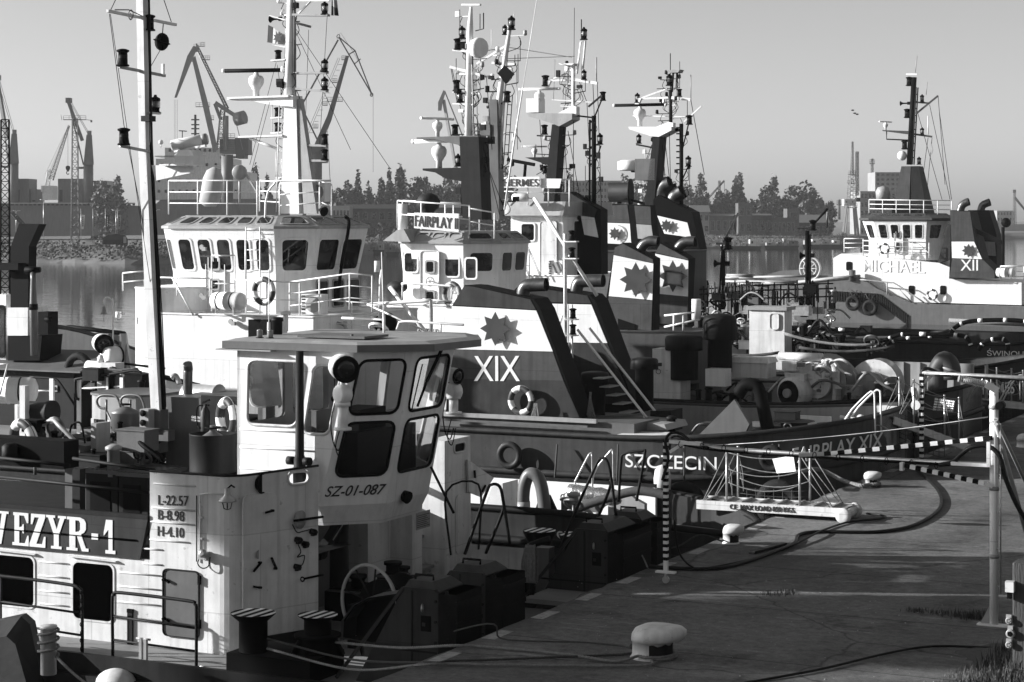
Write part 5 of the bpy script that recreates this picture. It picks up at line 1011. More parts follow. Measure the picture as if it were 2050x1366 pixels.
# near side rails, posts and covers
bR = -7.35
def R_(pts): return [V(pb(x, y, bR).x, bR, pb(x, y, bR).z) for x, y in pts]
mb = MB(DARK); mb.tube(cat(R_([(-30, 1150), (60, 1160), (140, 1171), (158, 1178), (164, 1196), (165, 1310)]), 4), 0.028, 6)
for p, q in (((-30, 1200), (162, 1228)), ((60, 1256), (162, 1272)), ((2, 1150), (2, 1245))): mb.tube(R_([p, q]), 0.02, 5)
mb.build("guard_rail", pt)
mb = MB(DARK); mb.tube(cat(R_([(226, 1326), (225, 1205), (229, 1191), (243, 1187), (375, 1203), (390, 1210), (393, 1226), (393, 1344)]), 4), 0.028, 6)
for p, q in (((226, 1234), (392, 1258)), ((226, 1281), (392, 1304))): mb.tube(R_([p, q]), 0.02, 5)
mb.m(STEEL); mb.torus(R_([(404, 1342)])[0], 0.06, 0.015, (0, 1, 0), 12, 5, (-PI*0.5, PI*0.5)); mb.build("guard_rail", pt)
mb = MB(BLACK)
for i in range(9): mb.torus(R_([(166, 1186+i*16)])[0]+V(0, -0.03, 0), 0.035, 0.009, (1, 0, 0) if i % 2 else (0, 1, 0), 8, 4)
mb.build("rail_chain", pt)
mb = MB(DARK); c = pz(264, 1290, PZ); mb.box(c.x-0.05, c.y-0.06, PZ, c.x+0.05, c.y+0.06, PZ+0.55); mb.m(BLACK); mb.box(c.x-0.055, c.y-0.065, PZ+0.52, c.x+0.055, c.y+0.065, PZ+0.58); mb.build("deck_post", pt)
mb = MB(WORN); c = pz(97, 1350, PZ); mb.lathe([(0.12, 0), (0.12, 0.7), (0.13, 0.7), (0.13, 0.74), (0, 0.74)], c, n=14); mb.build("mooring_post", pt)
rp = MB(ROPE); rp.rope([c+V(0.15*cos(t), 0.15*sin(t), 0.28+0.02*t) for t in [i*0.35 for i in range(60)]], 0.022, 0.12); rp.rope(sag(c+V(.15, 0, .28), c+V(1.6, -0.7, 0.0), 0.05, 8), 0.022, 0.12)
top(rp, "mooring_rope", "pale rope coiled round the short post on the near deck edge", "rope", c)
mb = MB(LIGHT); c = pz(287, 1350, PZ-0.2)
for s in (-1, 1): mb.bar(V(c.x+0.045*s, c.y, 0.3), V(c.x+0.045*s, c.y, 0.95), 0.05); mb.lathe([(0.02, -0.07), (0.02, 0.07)], V(c.x+0.06*s, c.y, 0.95), (1, 0, 0), 6)
mb.build("fender_socket", pt)
mb = MB(WORN); mb.sphere(pz(232, 1385, 0.2)+V(0, 0, 0.12), 0.34, 16, 10, (1, 0.8, 0.7)); top(mb, "ball_fender", "white round fender just showing at the bottom edge", "fender", pz(232, 1385, 0.2))
cv = MB(DCLOTH); P = [pb(x, y, -7.9) for x, y in ((-30, 1380), (-30, 1250), (0, 1243), (42, 1234), (60, 1250), (88, 1380))]; mid_ = [p+V(-0.1, 0.25, 0.0) for p in P]; far_ = [p+V(-0.25, 0.5, -0.35) for p in P]
nr = [p+V(-0.0, -0.35, -0.25 if i in (2, 3, 4) else 0) for i, p in enumerate(P)]; cv.loft([nr, P, mid_, far_], True, True, False); top(cv, "covered_winch", "gear under a dark folded tarpaulin at the bottom left corner", "tarpaulin", (P[3].x, -7.6, PZ))
# upper deck behind the name board
uz = 2.0
for k, (x0, x1, y0, y1) in enumerate(((172, 240, 944, 1032), (238, 300, 950, 1040))):
    A = pb(x0, y1, -4.6); B = pb(x1, y0, -4.6); mb = MB(DARK); mb.box(A.x, -4.6, uz, B.x-0.05, -3.5, B.z-0.06); mb.m(MID); mb.box(A.x-0.04, -4.64, B.z-0.06, B.x-0.01, -3.46, B.z)
    for i in range(7): aa = A.x+(B.x-A.x)*i/7; mb.bar(V(aa, -4.62, B.z+0.012), V(aa, -3.5, B.z+0.012), 0.05, 0.02)
    mb.m(BLACK); mb.box(A.x+0.1, -4.615, uz+0.2, B.x-0.2, -4.6, B.z-0.2); mb.build("battery_locker", pt)
mb = MB(DARK); c = pb(426, 905, -4.3); zb_, zt_ = pb(426, 945, -4.3).z, pb(426, 868, -4.3).z; r = 0.40
mb.lathe([(r, 0), (r*1.02, 0.02), (r, 0.05), (r, zt_-zb_-0.02), (r*1.03, zt_-zb_), (r*0.97, zt_-zb_), (r*0.95, zt_-zb_-0.12)], (c.x, -4.3, zb_), n=28); mb.m(MID); mb.lathe([(r*0.95, 0), (0.15, 0.14), (0.06, 0.2), (0.05, 0.3)], (c.x, -4.3, zt_-0.16), n=20); mb.m(BLACK); mb.torus((c.x, -4.3, zt_+0.1), 0.13, 0.018, (0, 0, 1), 14, 5); mb.build("ventilator_drum", pt)
mb = MB(MID); A = pb(332, 935, -3.2); B = pb(452, 800, -3.2); mb.box(A.x, -3.2, uz, B.x+0.25, -1.6, B.z); mb.m(DARK); mb.box(B.x-0.5, -3.25, uz+0.8, B.x+0.3, -3.2, B.z+0.06); mb.build("funnel_casing", pt)
textpx("GASZENIE", pt, (384, 835), (404, 837), 5, -3.25, LETTER_W); textpx("TŁUMIKÓW", pt, (383, 841), (408, 843), 5, -3.25, LETTER_W)
mb = MB(PIPE); c = pb(376, 800, -2.6); zt_ = pb(376, 728, -2.6).z; mb.tube(cat([V(c.x, -2.6, 3.6), V(c.x, -2.6, zt_-0.25), V(c.x+0.01, -2.6, zt_-0.1), V(c.x+0.03, -2.65, zt_)], 4), 0.085, 12); mb.m(DARK); mb.lathe([(0.10, 0), (0.10, 0.35)], (c.x, -2.6, 3.72), n=12); mb.build("exhaust_pipe", pt)
mb = MB(STEEL); A = pb(360, 790, -1.9); B = pb(432, 785, -1.9); mb.lathe([(0.0, 0), (0.2, 0.02), (0.22, 0.08), (0.22, 0.75), (0.25, 0.76), (0.25, 0.79), (0, 0.8)], V(A.x+0.1, -1.9, A.z), (1, 0, -0.03), 18); mb.tube(cat([V(A.x, -1.9, A.z+.2), V(A.x-.1, -1.9, A.z+.35), V(A.x-.15, -1.95, A.z+.3)]), 0.05, 8); mb.build("silencer", pt)
# dark I-beam boom and rails of the upper deck
mb = MB(BLACK); mb.box(pb(-30, 900, -5.6).x, -5.6, pb(60, 935, -5.6).z, pb(128, 900, -5.6).x, -5.2, pb(60, 880, -5.6).z); A = pb(20, 905, -5.7); mb.m(DARK); mb.lathe([(0.12, 0), (0.14, 0.02), (0.14, 0.25), (0.08, 0.3)], V(A.x, -5.7, A.z-0.15), n=12); mb.build("loading_beam", pt)
mb = MB(DARK)
for p, q, bb in (((146, 918), (310, 942), -6.2), ((0, 955), (300, 987), -6.45), ((-30, 914), (140, 932), -6.45)): mb.tube([pb(*p, bb), pb(*q, bb)], 0.03, 6)
mb.tube(cat([pb(300, 986, -6.45), pb(308, 985, -6.45), pb(309, 960, -6.45)]), 0.03, 6); build_each(mb, "upper_rail", pt)
mb = MB(DARK); A = pb(156, 990, -5.9); mb.box(A.x-0.08, -5.95, 2.0, A.x+0.08, -5.8, 3.3); mb.build("rail_stanchion", pt)
mb = MB(MID); c = pb(251, 865, -2.9); zt_ = pb(251, 823, -2.9).z; mb.lathe([(0.12, -0.6), (0.12, 0.22), (0.26, 0.26), (0.27, 0.58), (0.28, 0.6), (0.1, 0.68), (0.05, 0.7)], (c.x, -2.9, zt_-0.62), n=20); mb.m(BLACK); mb.torus((c.x, -2.9, zt_+0.12), 0.09, 0.015, (0, 0, 1), 12, 5); mb.build("mushroom_vent", pt)
mb = MB(MID)
for dx in (0, 48): mb.tube(cat([pb(212+dx, 895, -2.6), pb(213+dx, 800, -2.6)]), 0.025, 6); mb.tube(cat([pb(212+dx, 818, -2.6), pb(200+dx, 816, -2.6), pb(194+dx, 805, -2.6), pb(198+dx, 795, -2.6), pb(210+dx, 791, -2.6), pb(230+dx, 793, -2.6), pb(238+dx, 804, -2.6), pb(243+dx, 823, -2.6)]), 0.025, 6); mb.tube([pb(213+dx, 822, -2.6), pb(240+dx, 880, -2.6)], 0.022, 6)
build_each(mb, "stair_hoop", pt)
rnd = random.Random(4)
for i in range(22):
    mb = MB(DARK); x, y = rnd.uniform(225, 330), rnd.uniform(880, 945); p = pb(x, y, rnd.uniform(-3.6, -2.4)); q = p+V(rnd.uniform(-0.5, 0.6), rnd.uniform(-.2, .2), rnd.uniform(-0.1, 0.35)); mb.tube(cat([p, p.lerp(q, .5)+V(0, 0, rnd.uniform(-.1, .12)), q]), rnd.uniform(0.012, 0.05), 6); mb.build("hydraulic_line", pt)
mb = MB(MID); mb.tube([pb(222, 925, -4), pb(270, 905, -3.6)], 0.07, 8); mb.build("hydraulic_ram", pt)
mb = MB(MID); A = pb(130, 900, -4.2); mb.prism([(A.x, 2.0), (A.x+0.55, 2.0), (A.x+0.45, 3.45), (A.x, 3.5)], -4.2, -3.6); mb.m(LIGHT); mb.box(A.x+0.5, -4.1, 3.1, A.x+0.62, -3.7, 3.85); mb.m(BLACK); mb.tube(cat([V(A.x+.1, -4.2, 3.5), V(A.x+.15, -4.2, 3.8), V(A.x+.35, -4.2, 3.85), V(A.x+.45, -4.2, 3.5)]), 0.02, 5); mb.build("control_pedestal", pt)
# mast of the pusher
rg = Rig(pt, -3.4, WORN)
for (p, q, w) in (((317, 830), (302, 560), .185), ((302, 560), (290, 300), .17), ((290, 300), (283, -60), .15)): rg.bar(p, q, w)
rg.pole([(330, 820), (317, 560), (304, 290), (297, -60)], 0.022, DARK, 6); rg.pole([(326, 820), (314, 560), (301, 290)], 0.02, BLACK, 6)
rg.mb.m(MID); rg.mb.bar(rg.K((318, 905)), rg.K((318, 820)), 0.24)
rg.bar((215, 22, -1.1), (352, 50, 1.0), 0.05, m=WORN); rg.wire([(220, 24, -1.0), (250, -40)], 0.008); rg.wire([(343, 44, 0.9), (318, -30)], 0.008)
rg.bar((238, 134, -0.6), (330, 152, 0.6), 0.05, m=LIGHT); rg.bar((326, 151, 0.5), (326, 128, 0.5), 0.05, m=WHITE); rg.bar((240, 292, -0.6), (300, 304, 0), 0.05, m=LIGHT); rg.bar((296, 226), (320, 228, 0.2), 0.12, 0.03, m=WORN)
rg.light((246, 133, -0.6), 0.42, SIDEL); rg.light((248, 291, -0.6), 0.42, SIDEL); rg.light((311, 227, 0.2), 0.4); rg.light((299, 62, 0.1), 0.4, SIDEL)
rg.mb.m(DARK); rg.mb.cbox(rg.K((297, 238, -0.1)), 0.18, 0.2, 0.1); rg.wire([(219, 28, -1), (248, 250, -0.5), (282, 420, -0.1), (312, 700)], 0.008); rg.wire([(221, 28, -1), (256, 270, -0.5), (300, 560, -0.1), (330, 800, 0.5)], 0.007)
rg.mb.m(BLACK); rg.mb.torus(rg.K((262, 30, -0.35)), 0.09, 0.008, (0.5, 1, 0), 16, 4); rg.mb.torus(rg.K((261, 33, -0.35)), 0.05, 0.008, (0.5, 1, 0), 16, 4)
rg.wire([(230, 20, -1), (258, 20, -.5), (290, 35)], 0.01); rg.wire([(332, 815), (325, 640), (310, 400), (300, 280), (299, 150), (296, 40)], 0.012)
rg.plate([(305, 331), (388, 334), (390, 345), (312, 362)], 0.04, WHITE); rg.bar((330, 331, 0), (398, 330, 0), 0.35, 0.03); rg.mb.m(WHITE); c = rg.K((378, 315)); rg.mb.loft([[c+V(-.18, -.15, -.12), c+V(.2, -.15, -.12), c+V(.2, .18, -.12), c+V(-.18, .18, -.12)], [c+V(-.2, -.18, .02), c+V(.22, -.18, .02), c+V(.22, .2, .02), c+V(-.2, .2, .02)], [c+V(-.14, -.12, .13), c+V(.14, -.12, .13), c+V(.14, .14, .13), c+V(-.14, .14, .13)]])
m_o = rg.done("mast")
mb = MB(WHITE); A = rg.K((343, 292, -0.15)); B = rg.K((416, 278, 0.25)); mb.lathe([(0.06, -0.01), (0.1, 0.01), (0.1, (B-A).length-0.01), (0.06, (B-A).length+0.01)], A, B-A, 12); mb.m(LIGHT); mb.lathe([(0.103, (B-A).length-0.12), (0.103, (B-A).length-0.02)], A, B-A, 12); mb.m(WHITE); mb.bar(rg.K((350, 303)), rg.K((412, 292)), 0.06, 0.04); ra = mb.build("radar_scanner", m_o)
text("JRC", m_o, (A+B)/2+V(-0.06, -0.105, 0.0), B-A, (0, 0, 1), 0.09, LETTER_B) if True else None
mb = MB(BLACK); c = rg.K((324, 84, 0.5))
for k, ax in enumerate(((1, 0, 0), (0, 1, 0), (0.2, 0.2, 1))): mb.lathe([(0.0, -0.012), (0.15, -0.01), (0.165, 0), (0.15, 0.01), (0.0, 0.012)], c, ax, 16)
mb.tube([c, rg.K((327, 48, 0.5))], 0.01, 5); mb.tube([c+V(0, 0, -0.1), rg.K((301, 135, 0.1))], 0.008, 4); top(mb, "signal_ball", "black anchor ball hanging from the leaning mast yardarm", "signal shape", c)
mb = MB(LIGHT); c = pb(308, 830, -3.4); mb.box(c.x-0.09, -3.7, c.z-0.25, c.x+0.1, -3.5, c.z+0.12); mb.m(BLACK)
for dz in (0.05, -0.12): mb.lathe([(0.05, 0), (0.06, 0.04), (0.02, 0.05)], V(c.x, -3.7, c.z+dz), (0, -1, 0), 12)
mb.build("switch_box", pt)
# loose gear on the pusher
buoy(pb(48, 880, -4.6), (0.3, 1, 0.2), 0.30, 0.09, "lifebuoy leaning behind the dark beam at the left edge")
buoy(pb(455, 838, -3.6), (0.6, 1, 0), 0.30, 0.085, "lifebuoy hung on the dark funnel casing behind the drum")
def extinguisher(c, lab):
    mb = MB(DRED); mb.lathe([(0.08, 0), (0.085, 0.03), (0.085, 0.38), (0.05, 0.45), (0.03, 0.47), (0.03, 0.52)], c, n=12); o_ = mb; mb.m(BLACK); c = Vector(c); mb.bar(c+V(-.06, 0, .54), c+V(.09, 0, .6), 0.03); mb.bar(c+V(0, 0, .5), c+V(.08, 0, .5), 0.03); mb.tube(cat([c+V(-.03, 0, .5), c+V(-.16, -.02, .45), c+V(-.15, -.03, .15), c+V(-.06, -.08, .1)]), 0.014, 5)
    return top(mb, "fire_extinguisher", lab, "extinguisher", c)
c = pb(83, 912, -4.4); extinguisher(V(c.x, -4.4, c.z), "fire extinguisher standing beside the lifebuoy at the left")
c = pb(411, 868, -3.5); extinguisher(V(c.x, -3.5, c.z), "fire extinguisher on the funnel casing beside the lifebuoy and drum")

def hoop(pts, b, gap, r=0.024):
    mb = MB(DARK)
    for o in (0, gap): mb.tube([p+V(0, o, 0) for p in cat([pb(x, y, b) for x, y in pts], 4)], r, 6)
    for k in range(4): p = pb(*pts[0], b)
    return mb.build("ladder_hoop", pt)
hoop(((1118, 1105), (1160, 1005), (1195, 928), (1204, 918), (1214, 922), (1222, 950), (1233, 1035)), 0.25, 0.02); hoop(((1165, 1110), (1218, 985), (1222, 950)), 0.4, 0.02); hoop(((1238, 1005), (1243, 925), (1250, 909), (1286, 903), (1290, 912), (1274, 1003)), 0.9, 0.02)
hoop(((930, 1110), (972, 990), (983, 971), (1000, 975), (1008, 1010), (1020, 1090)), -4.2, 0.02); hoop(((972, 1108), (1004, 1030), (1008, 1010)), -4.0, 0.02); hoop(((902, 1112), (893, 985), (957, 970), (960, 1060), (957, 1100)), -3.2, 0.02, 0.016); hoop(((862, 935), (908, 1028)), -2.8, 0.02, 0.02)
mb = MB(ROPE); c = pb(1062, 1128, -1.6); rnd = random.Random(12)
for k in range(16): x = rnd.uniform(-.14, .14); mb.tube(cat([c+V(x*.6, 0, .32), c+V(x, -.06, 0), c+V(x*.9, -.04, -.3), c+V(x*.5+.05, .06, -.28), c+V(x*.6, .12, .1), c+V(x*.5, .05, .33)], 4), .016, 5)
top(mb, "rope_coil", "coil of pale rope hanging over a post between the push knees", "rope", c-V(0, 0, .3))
mb = MB(DARK); mb.tube([c+V(0, .05, -.7), c+V(0, .05, .34), c+V(.35, .05, .45)], .05, 8); mb.build("rope_horn", pt)
mb = MB(MID); c = pb(1090, 1120, -.6); mb.box(c.x-.13, -.7, PZ, c.x+.13, -.45, c.z+.22); mb.build("deck_box", pt)
for x, y, b, w_, h_ in ((700, 1150, -3.4, .5, .5), (790, 1130, -2.2, .35, .5), (830, 1135, -2.0, .12, .3), (1040, 1110, -.9, .3, .25)):
    mb = MB(BLACK); c = pb(x, y, b); mb.box(c.x-w_, b, PZ, c.x+w_, b+.4, PZ+h_); mb.lathe([(.1, 0), (.1, .2), (.14, .22), (.14, .26)], (c.x+.05, b+.2, PZ+h_), n=10); mb.build("valve_chest", pt)
# ---------------- shared tug pieces ----------------
def PB(pts, b): return [pb(x, y, b) for x, y in pts]
def az_(pts, b): return [(p.x, p.z) for p in PB(pts, b)]
def slab_px(name, root, pts, b0, b1, m):                             # a solid outlined on plane b0, reaching back to b1
    mb = MB(m); mb.prism(az_(pts, b0), b0, b1); return mb.build(name, root)
def funnel(root, outline, bands, b0, th, pipes=(), starp=None, num=None, body=BLACK):
    mb = MB(body); mb.prism(az_(outline, b0), b0, b0+th)  # black cap and base are paint; black side faces stand in for shade
    for pts, m in bands: mb.m(m); mb.prism(az_(pts, b0), b0-0.014, b0+0.01)
    f = mb.build("funnel", root)
    for pts, r in pipes: mb = MB(PIPE); P = PB(pts, b0+th*0.5); mb.tube(cat(P, 5), r, 14, caps=False); mb.m(BLACK); mb.tube([P[-1]+(P[-2]-P[-1]).normalized()*0.05, P[-1]+(P[-2]-P[-1]).normalized()*0.3], r*0.96, 14); mb.build("exhaust_pipe", f)
    if starp: x, y, rp = starp; c = pb(x, y, b0); star(f, c, rp/F*(EY+c.x*UY+b0*VY), b0-0.014)
    if num: textpx(num[0], f, num[1], num[2], num[3], b0-0.016, LETTER_W)
    return f
def rails_px(name, root, pts, b, h=1.0, rows=3, m=WHITE, r=0.022, step=1.2):
    mb = MB(m); P = PB(pts, b); P = [V(p.x, b, p.z-h) for p in P]; railing(mb, P, h, rows, r, step); return mb.build(name, root)
def ac_unit(root, x0, y0, x1, y1, b):
    A, B = pb(x0, y1, b), pb(x1, y0, b); mb = MB(WHITE); mb.box(A.x, b, A.z, B.x, b+0.35, B.z); mb.m(LIGHT); mb.lathe([(min(B.x-A.x, B.z-A.z)*0.4, 0), (min(B.x-A.x, B.z-A.z)*0.4, 0.02)], ((A.x*0.4+B.x*0.6), b, (A.z+B.z)/2), (0, -1, 0), 16); mb.m(BLACK)
    for k in range(6): z = A.z+(B.z-A.z)*(k+0.5)/6; mb.box(A.x+0.02, b-0.01, z-0.015, A.x+(B.x-A.x)*0.2, b, z+0.015)
    return mb.build("air_conditioner", root)
def raft(c, ln, r, ax, lab):
    mb = MB(WHITE); ax = Vector(ax).normalized(); mb.lathe([(r*0.55, -ln/2), (r*0.9, -ln*0.46), (r, -ln*0.38), (r, -0.02), (r*1.04, -0.02), (r*1.04, 0.02), (r, 0.02), (r, ln*0.38), (r*0.9, ln*0.46), (r*0.55, ln/2)], c, ax, 20); mb.m(BLACK)
    for k in (-0.25, 0.22): mb.lathe([(r*1.02, k*ln-0.02), (r*1.02, k*ln+0.02)], c, ax, 20)
    c = Vector(c); mb.m(STEEL)
    for k in (-0.3, 0.3): mb.bar(c+ax*ln*k+V(0, -r*0.7, -r*1.25), c+ax*ln*k+V(0, r*0.7, -r*1.25), 0.06); mb.bar(c+ax*ln*k+V(0, -r*0.7, -r*1.25), c+ax*ln*k+V(0, -r*0.75, -r*0.4), 0.04)
    return top(mb, "liferaft_canister", lab, "liferaft", c-V(0, 0, r*1.25))
def stair_rails(root, pts, b, gap=0.5, m=WHITE, r=0.022, name="ladder_hoop"):
    mb = MB(m)
    for o in (0, gap): mb.tube([p+V(0, o, 0) for p in cat(PB(pts, b), 3)], r, 6)
    return mb.build(name, root)
def gear(root, n, x0, x1, y0, y1, b0, b1, mats, seed, name="deck_gear"):   # crowded deck fittings: boxes, pipes, valves, hose
    rn = random.Random(seed)
    for i in range(n):
        x, y, b = rn.uniform(x0, x1), rn.uniform(y0, y1), rn.uniform(b0, b1); c = pb(x, y, b); mb = MB(rn.choice(mats)); k = rn.random(); s = rn.uniform(0.06, 0.22)
        if k < 0.3: mb.box(c.x-s*1.4, b-s, c.z-s, c.x+s*1.4, b+s, c.z+s*0.7); mb.box(c.x-s*1.5, b-s*1.1, c.z+s*0.7, c.x+s*1.5, b+s*1.1, c.z+s*0.8)
        elif k < 0.55: mb.lathe([(s*0.6, -s*1.5), (s*0.6, s), (s*0.8, s), (s*0.8, s*1.3), (s*0.4, s*1.5), (0, s*1.5)], c, n=12)
        elif k < 0.8: mb.tube(cat([c+V(-s*3, 0, -s), c+V(-s, rn.uniform(-s, s), s*rn.uniform(0, 1.5)), c+V(s, 0, s*rn.uniform(-1, 1)), c+V(s*3, 0, -s)], 5), s*0.22, 7)
        else: mb.torus(c, s*1.2, s*0.22, (rn.uniform(-.3, .3), 1, rn.uniform(0, 2)), 16, 6); mb.tube([c+V(0, 0, -s*2), c], s*0.2, 6)
        mb.build(name, root)
def winch(root, c, r, w, m, m2, name="towing_winch"):
    mb = MB(m); c = Vector(c); mb.lathe([(r, -w/2), (r, -w/2+0.06), (r*0.55, -w/2+0.08), (r*0.55, w/2-0.08), (r, w/2-0.06), (r, w/2)], c, (0, 1, 0), 24); mb.m(m2); mb.lathe([(r*0.52, -w/2-0.3), (r*0.52, -w/2), ], c, (0, 1, 0), 20); mb.lathe([(r*0.2, -w/2-0.42), (r*0.2, -w/2-0.3)], c, (0, 1, 0), 14)
    mb.m(DROPE); mb.lathe([(r*0.7, -w/2+0.1), (r*0.78, 0), (r*0.7, w/2-0.1)], c, (0, 1, 0), 20); mb.m(m); mb.box(c.x-r*0.9, c.y-w/2, c.z-r*1.5, c.x+r*0.9, c.y+w/2, c.z-r*0.75); return mb.build(name, root)
gear(pt, 30, 60, 330, 850, 935, -4.6, -2.6, [MID, LIGHT, DARK, BLACK, MID], 77)
# ---------------- low work tug beside the pusher ----------------
st = thing("work_tug", "small low dark tug with a gooseneck vent on its bow, right behind the pusher", "boat", (-5, 4.2, 0))
hull(st, -11, 0.0, 4.2, 1.95, 1.15, 1.82, DRED, (3.0, 0.25), (2, 0.8), (-0.36, 0.1), cap=DARK, deckm=DECKL)
textpx("SERWAL", st, (1115, 1076), (1232, 1080), 26, 2.28, LETTER_W)
mb = MB(WHITE); A, B = pb(930, 1070, 4.2), pb(1240, 975, 4.2); mb.box(-9.5, 5.85, 1.15, -2.6, 5.95, 1.9); mb.m(DARK); mb.bar(V(-9.5, 5.9, 1.93), V(-2.6, 5.9, 1.93), 0.08); mb.build("bulwark", st)
mb = MB(MID); P = PB(((1048, 1040), (1048, 985), (1056, 955), (1066, 949), (1078, 958), (1086, 985), (1092, 1040)), 3.2); mb.tube(cat(P, 5), 0.13, 14); mb.m(LIGHT); mb.tube([P[0]+V(0, 0, .12), P[0]+V(0, 0, .36)], 0.135, 14); mb.build("gooseneck_vent", st)
mb = MB(DARK); mb.prism(az_(((1066, 1040), (1082, 985), (1100, 992), (1122, 1040)), 3.6), 3.6, 3.66); mb.build("plate_bracket", st)
mb = MB(FOIL); A, B = pb(1140, 985, 4.9), pb(1238, 998, 4.9); mb.lathe([(0.17+0.02*sin(i*3), (B-A).length*i/8) for i in range(9)], A, B-A, 14); top(mb, "foil_roll", "roll of silvery insulation foil on the low tug's foredeck", "foil roll", A)
mb = MB(WHITE); c = pb(1137, 1002, 4.4); n = 16; mb.sphere(c, 0.145, n, 10); mb.m(BLACK)
for k in range(3): mb.torus(c+V(0.05*(k-1)*1.6, -0.0, 0), math.sqrt(max(0.004, 0.0212-(0.08*(k-1))**2)), 0.013, (1, 0, 0.5), 20, 6)
mb.lathe([(0.14, 0), (0.14, 0.2)], c-V(0, 0, 0.34), n=10); top(mb, "striped_bitt", "ball-headed black and white striped bitt on the low tug's foredeck", "bollard", c-V(0, 0, .3))
mb = MB(DROPE); mb.tube(cat(PB(((1120, 1045), (1165, 1015), (1225, 995), (1268, 984), (1300, 985), (1345, 995)), 3.4), 5), 0.09, 8); top(mb, "dark_hose", "thick dark hose stretched over the low tug's foredeck", "hose", pb(1120, 1040, 3.4))
stair_rails(st, ((1151, 1020), (1151, 966), (1152, 962), (1178, 912), (1182, 909), (1185, 915), (1186, 1020)), 5.0, 0.02, STEEL, 0.016)
stair_rails(st, ((1188, 1010), (1188, 950), (1221, 904), (1225, 902), (1227, 910), (1228, 1000)), 5.3, 0.02, STEEL, 0.016)
slab_px("deck_box", st, ((955, 1060), (985, 975), (1006, 968), (1010, 1060)), 3.0, 3.7, WORN)
slab_px("bulwark_frame", st, ((1217, 1040), (1217, 1005), (1260, 990), (1272, 1000), (1290, 1010), (1290, 1040)), 4.8, 4.95, LIGHT)
gear(st, 10, 1120, 1290, 1005, 1035, 3.0, 5.2, [LIGHT, MID, ROPE], 5)
# its pale deck, casing and gear seen at the left
sb = thing("work_tug", "dark work tug at the left edge with pale deck and hooded black funnel", "boat", (-20, 5.6, 0))
hull(sb, -29, -11.5, 5.7, 3.1, 1.15, 1.9, DRED, (3, 0.7), (3, 0.6), (0.1, 0.1), cap=DARK, deckm=DECKL)
dz = 2.25
mb = MB(DECKL); mb.box(-26, 3.0, 1.15, -10.2, 8.6, dz); mb.m(WORN); mb.box(-26, 8.2, dz, -13.0, 8.3, dz+0.4)
for k in range(5): mb.prism([(-19.5+k*1.3, dz), (-19.1+k*1.3, dz), (-19.5+k*1.3, dz+0.36)], 7.9, 8.2)
mb.build("raised_deck", sb)
A, B = pb(166, 838, 4.0), pb(292, 797, 4.0); mb = MB(LIGHT); o = rrect(B.x-A.x, 1.8, 0.5); mb.loft([[(A.x+x, 4.0+y, A.z) for x, y in o], [(A.x+x, 4.0+y, B.z) for x, y in o]], True, True); mb.m(MID); mb.loft([[(A.x+x, 4.0+y, B.z-0.002) for x, y in o], [(A.x-0.03+x*1.02, 3.97+y*1.03, B.z) for x, y in o], [(A.x-0.03+x*1.02, 3.97+y*1.03, B.z+0.05) for x, y in o]]); mb.m(WORN)
for x in (0.15, 0.8, 1.4): mb.box(A.x+x, 4.1, dz, A.x+x+0.08, 4.2, A.z)
mb.build("oval_tank", sb)
mb = MB(DARK); P = az_(((92, 812), (92, 770), (195, 752), (150, 740), (60, 735), (-40, 735), (-40, 812)), 8.0); mb.m(DARK); A = pb(-60, 812, 7.2); B = pb(148, 755, 7.2); mb.box(A.x-2, 7.2, dz, B.x, 8.15, B.z+0.12); mb.m(ROOFM); mb.loft([[(A.x-2, 7.0, B.z+0.12), (B.x+0.35, 7.0, B.z+0.12), (B.x+0.2, 8.5, B.z+0.55), (A.x-2, 8.5, B.z+0.5)], [(A.x-2, 7.0, B.z+0.16), (B.x+0.35, 7.0, B.z+0.16), (B.x+0.2, 8.5, B.z+0.59), (A.x-2, 8.5, B.z+0.54)]]); mb.m(LIGHT); c = pb(111, 778, 7.19); mb.box(c.x-0.07, 7.17, c.z-0.08, c.x+0.07, 7.19, c.z+0.08); mb.m(DARK); mb.torus((c.x, 7.16, c.z), 0.035, 0.01, (0, 1, 0), 12, 4); mb.build("engine_casing", sb)
mb = MB(DARK); mb.tube(cat(PB(((60, 755), (95, 757), (112, 760), (122, 770), (150, 812)), 6.2), 4), 0.03, 6); mb.tube(cat(PB(((158, 800), (152, 795), (151, 765), (158, 758), (230, 748), (268, 742), (281, 746), (283, 755), (283, 782)), 6.0), 4), 0.035, 6); mb.tube(PB(((85, 709), (330, 738)), 8.4), 0.03, 6); mb.tube(PB(((300, 745), (400, 770)), 8.4), 0.025, 6); mb.m(WHITE)
for x, y in ((60, 757), (104, 758)): A = pb(x, y, 6.2); mb.bar(V(A.x, 6.2, dz), A, 0.06, 0.12)
for x in (158, 217, 244): A = pb(x, 756, 6.05); mb.bar(V(A.x, 6.05, dz), A, 0.05, 0.1)
mb.tube(PB(((62, 782), (102, 783)), 6.2), 0.02, 5); mb.tube(PB(((160, 778), (280, 772)), 6.05), 0.016, 5); mb.build("guard_rail", sb)
mb = MB(DARK); A = pb(76, 804, 4.5); mb.lathe([(0.22, 0), (0.22, 0.5)], V(A.x, 4.5, dz), n=14); mb.lathe([(0.24, -0.45), (0.24, 0.35), (0.28, 0.35), (0.28, 0.45)], V(A.x, 4.5, dz+0.72), (1, 0, 0), 16); mb.build("tank_vent", sb)
mb = MB(WORN); A = pb(49, 815, 4.2); mb.bar(V(A.x, 4.2, dz), V(A.x, 4.2, dz+1.35), 0.16, 0.16); mb.bar(V(A.x-0.22, 4.2, dz), V(A.x-0.22, 4.2, dz+0.9), 0.08); mb.tube(PB(((-5, 730), (16, 728), (0, 790)), 4.4), 0.025, 5); build_each(mb, "rail_stanchion", sb)
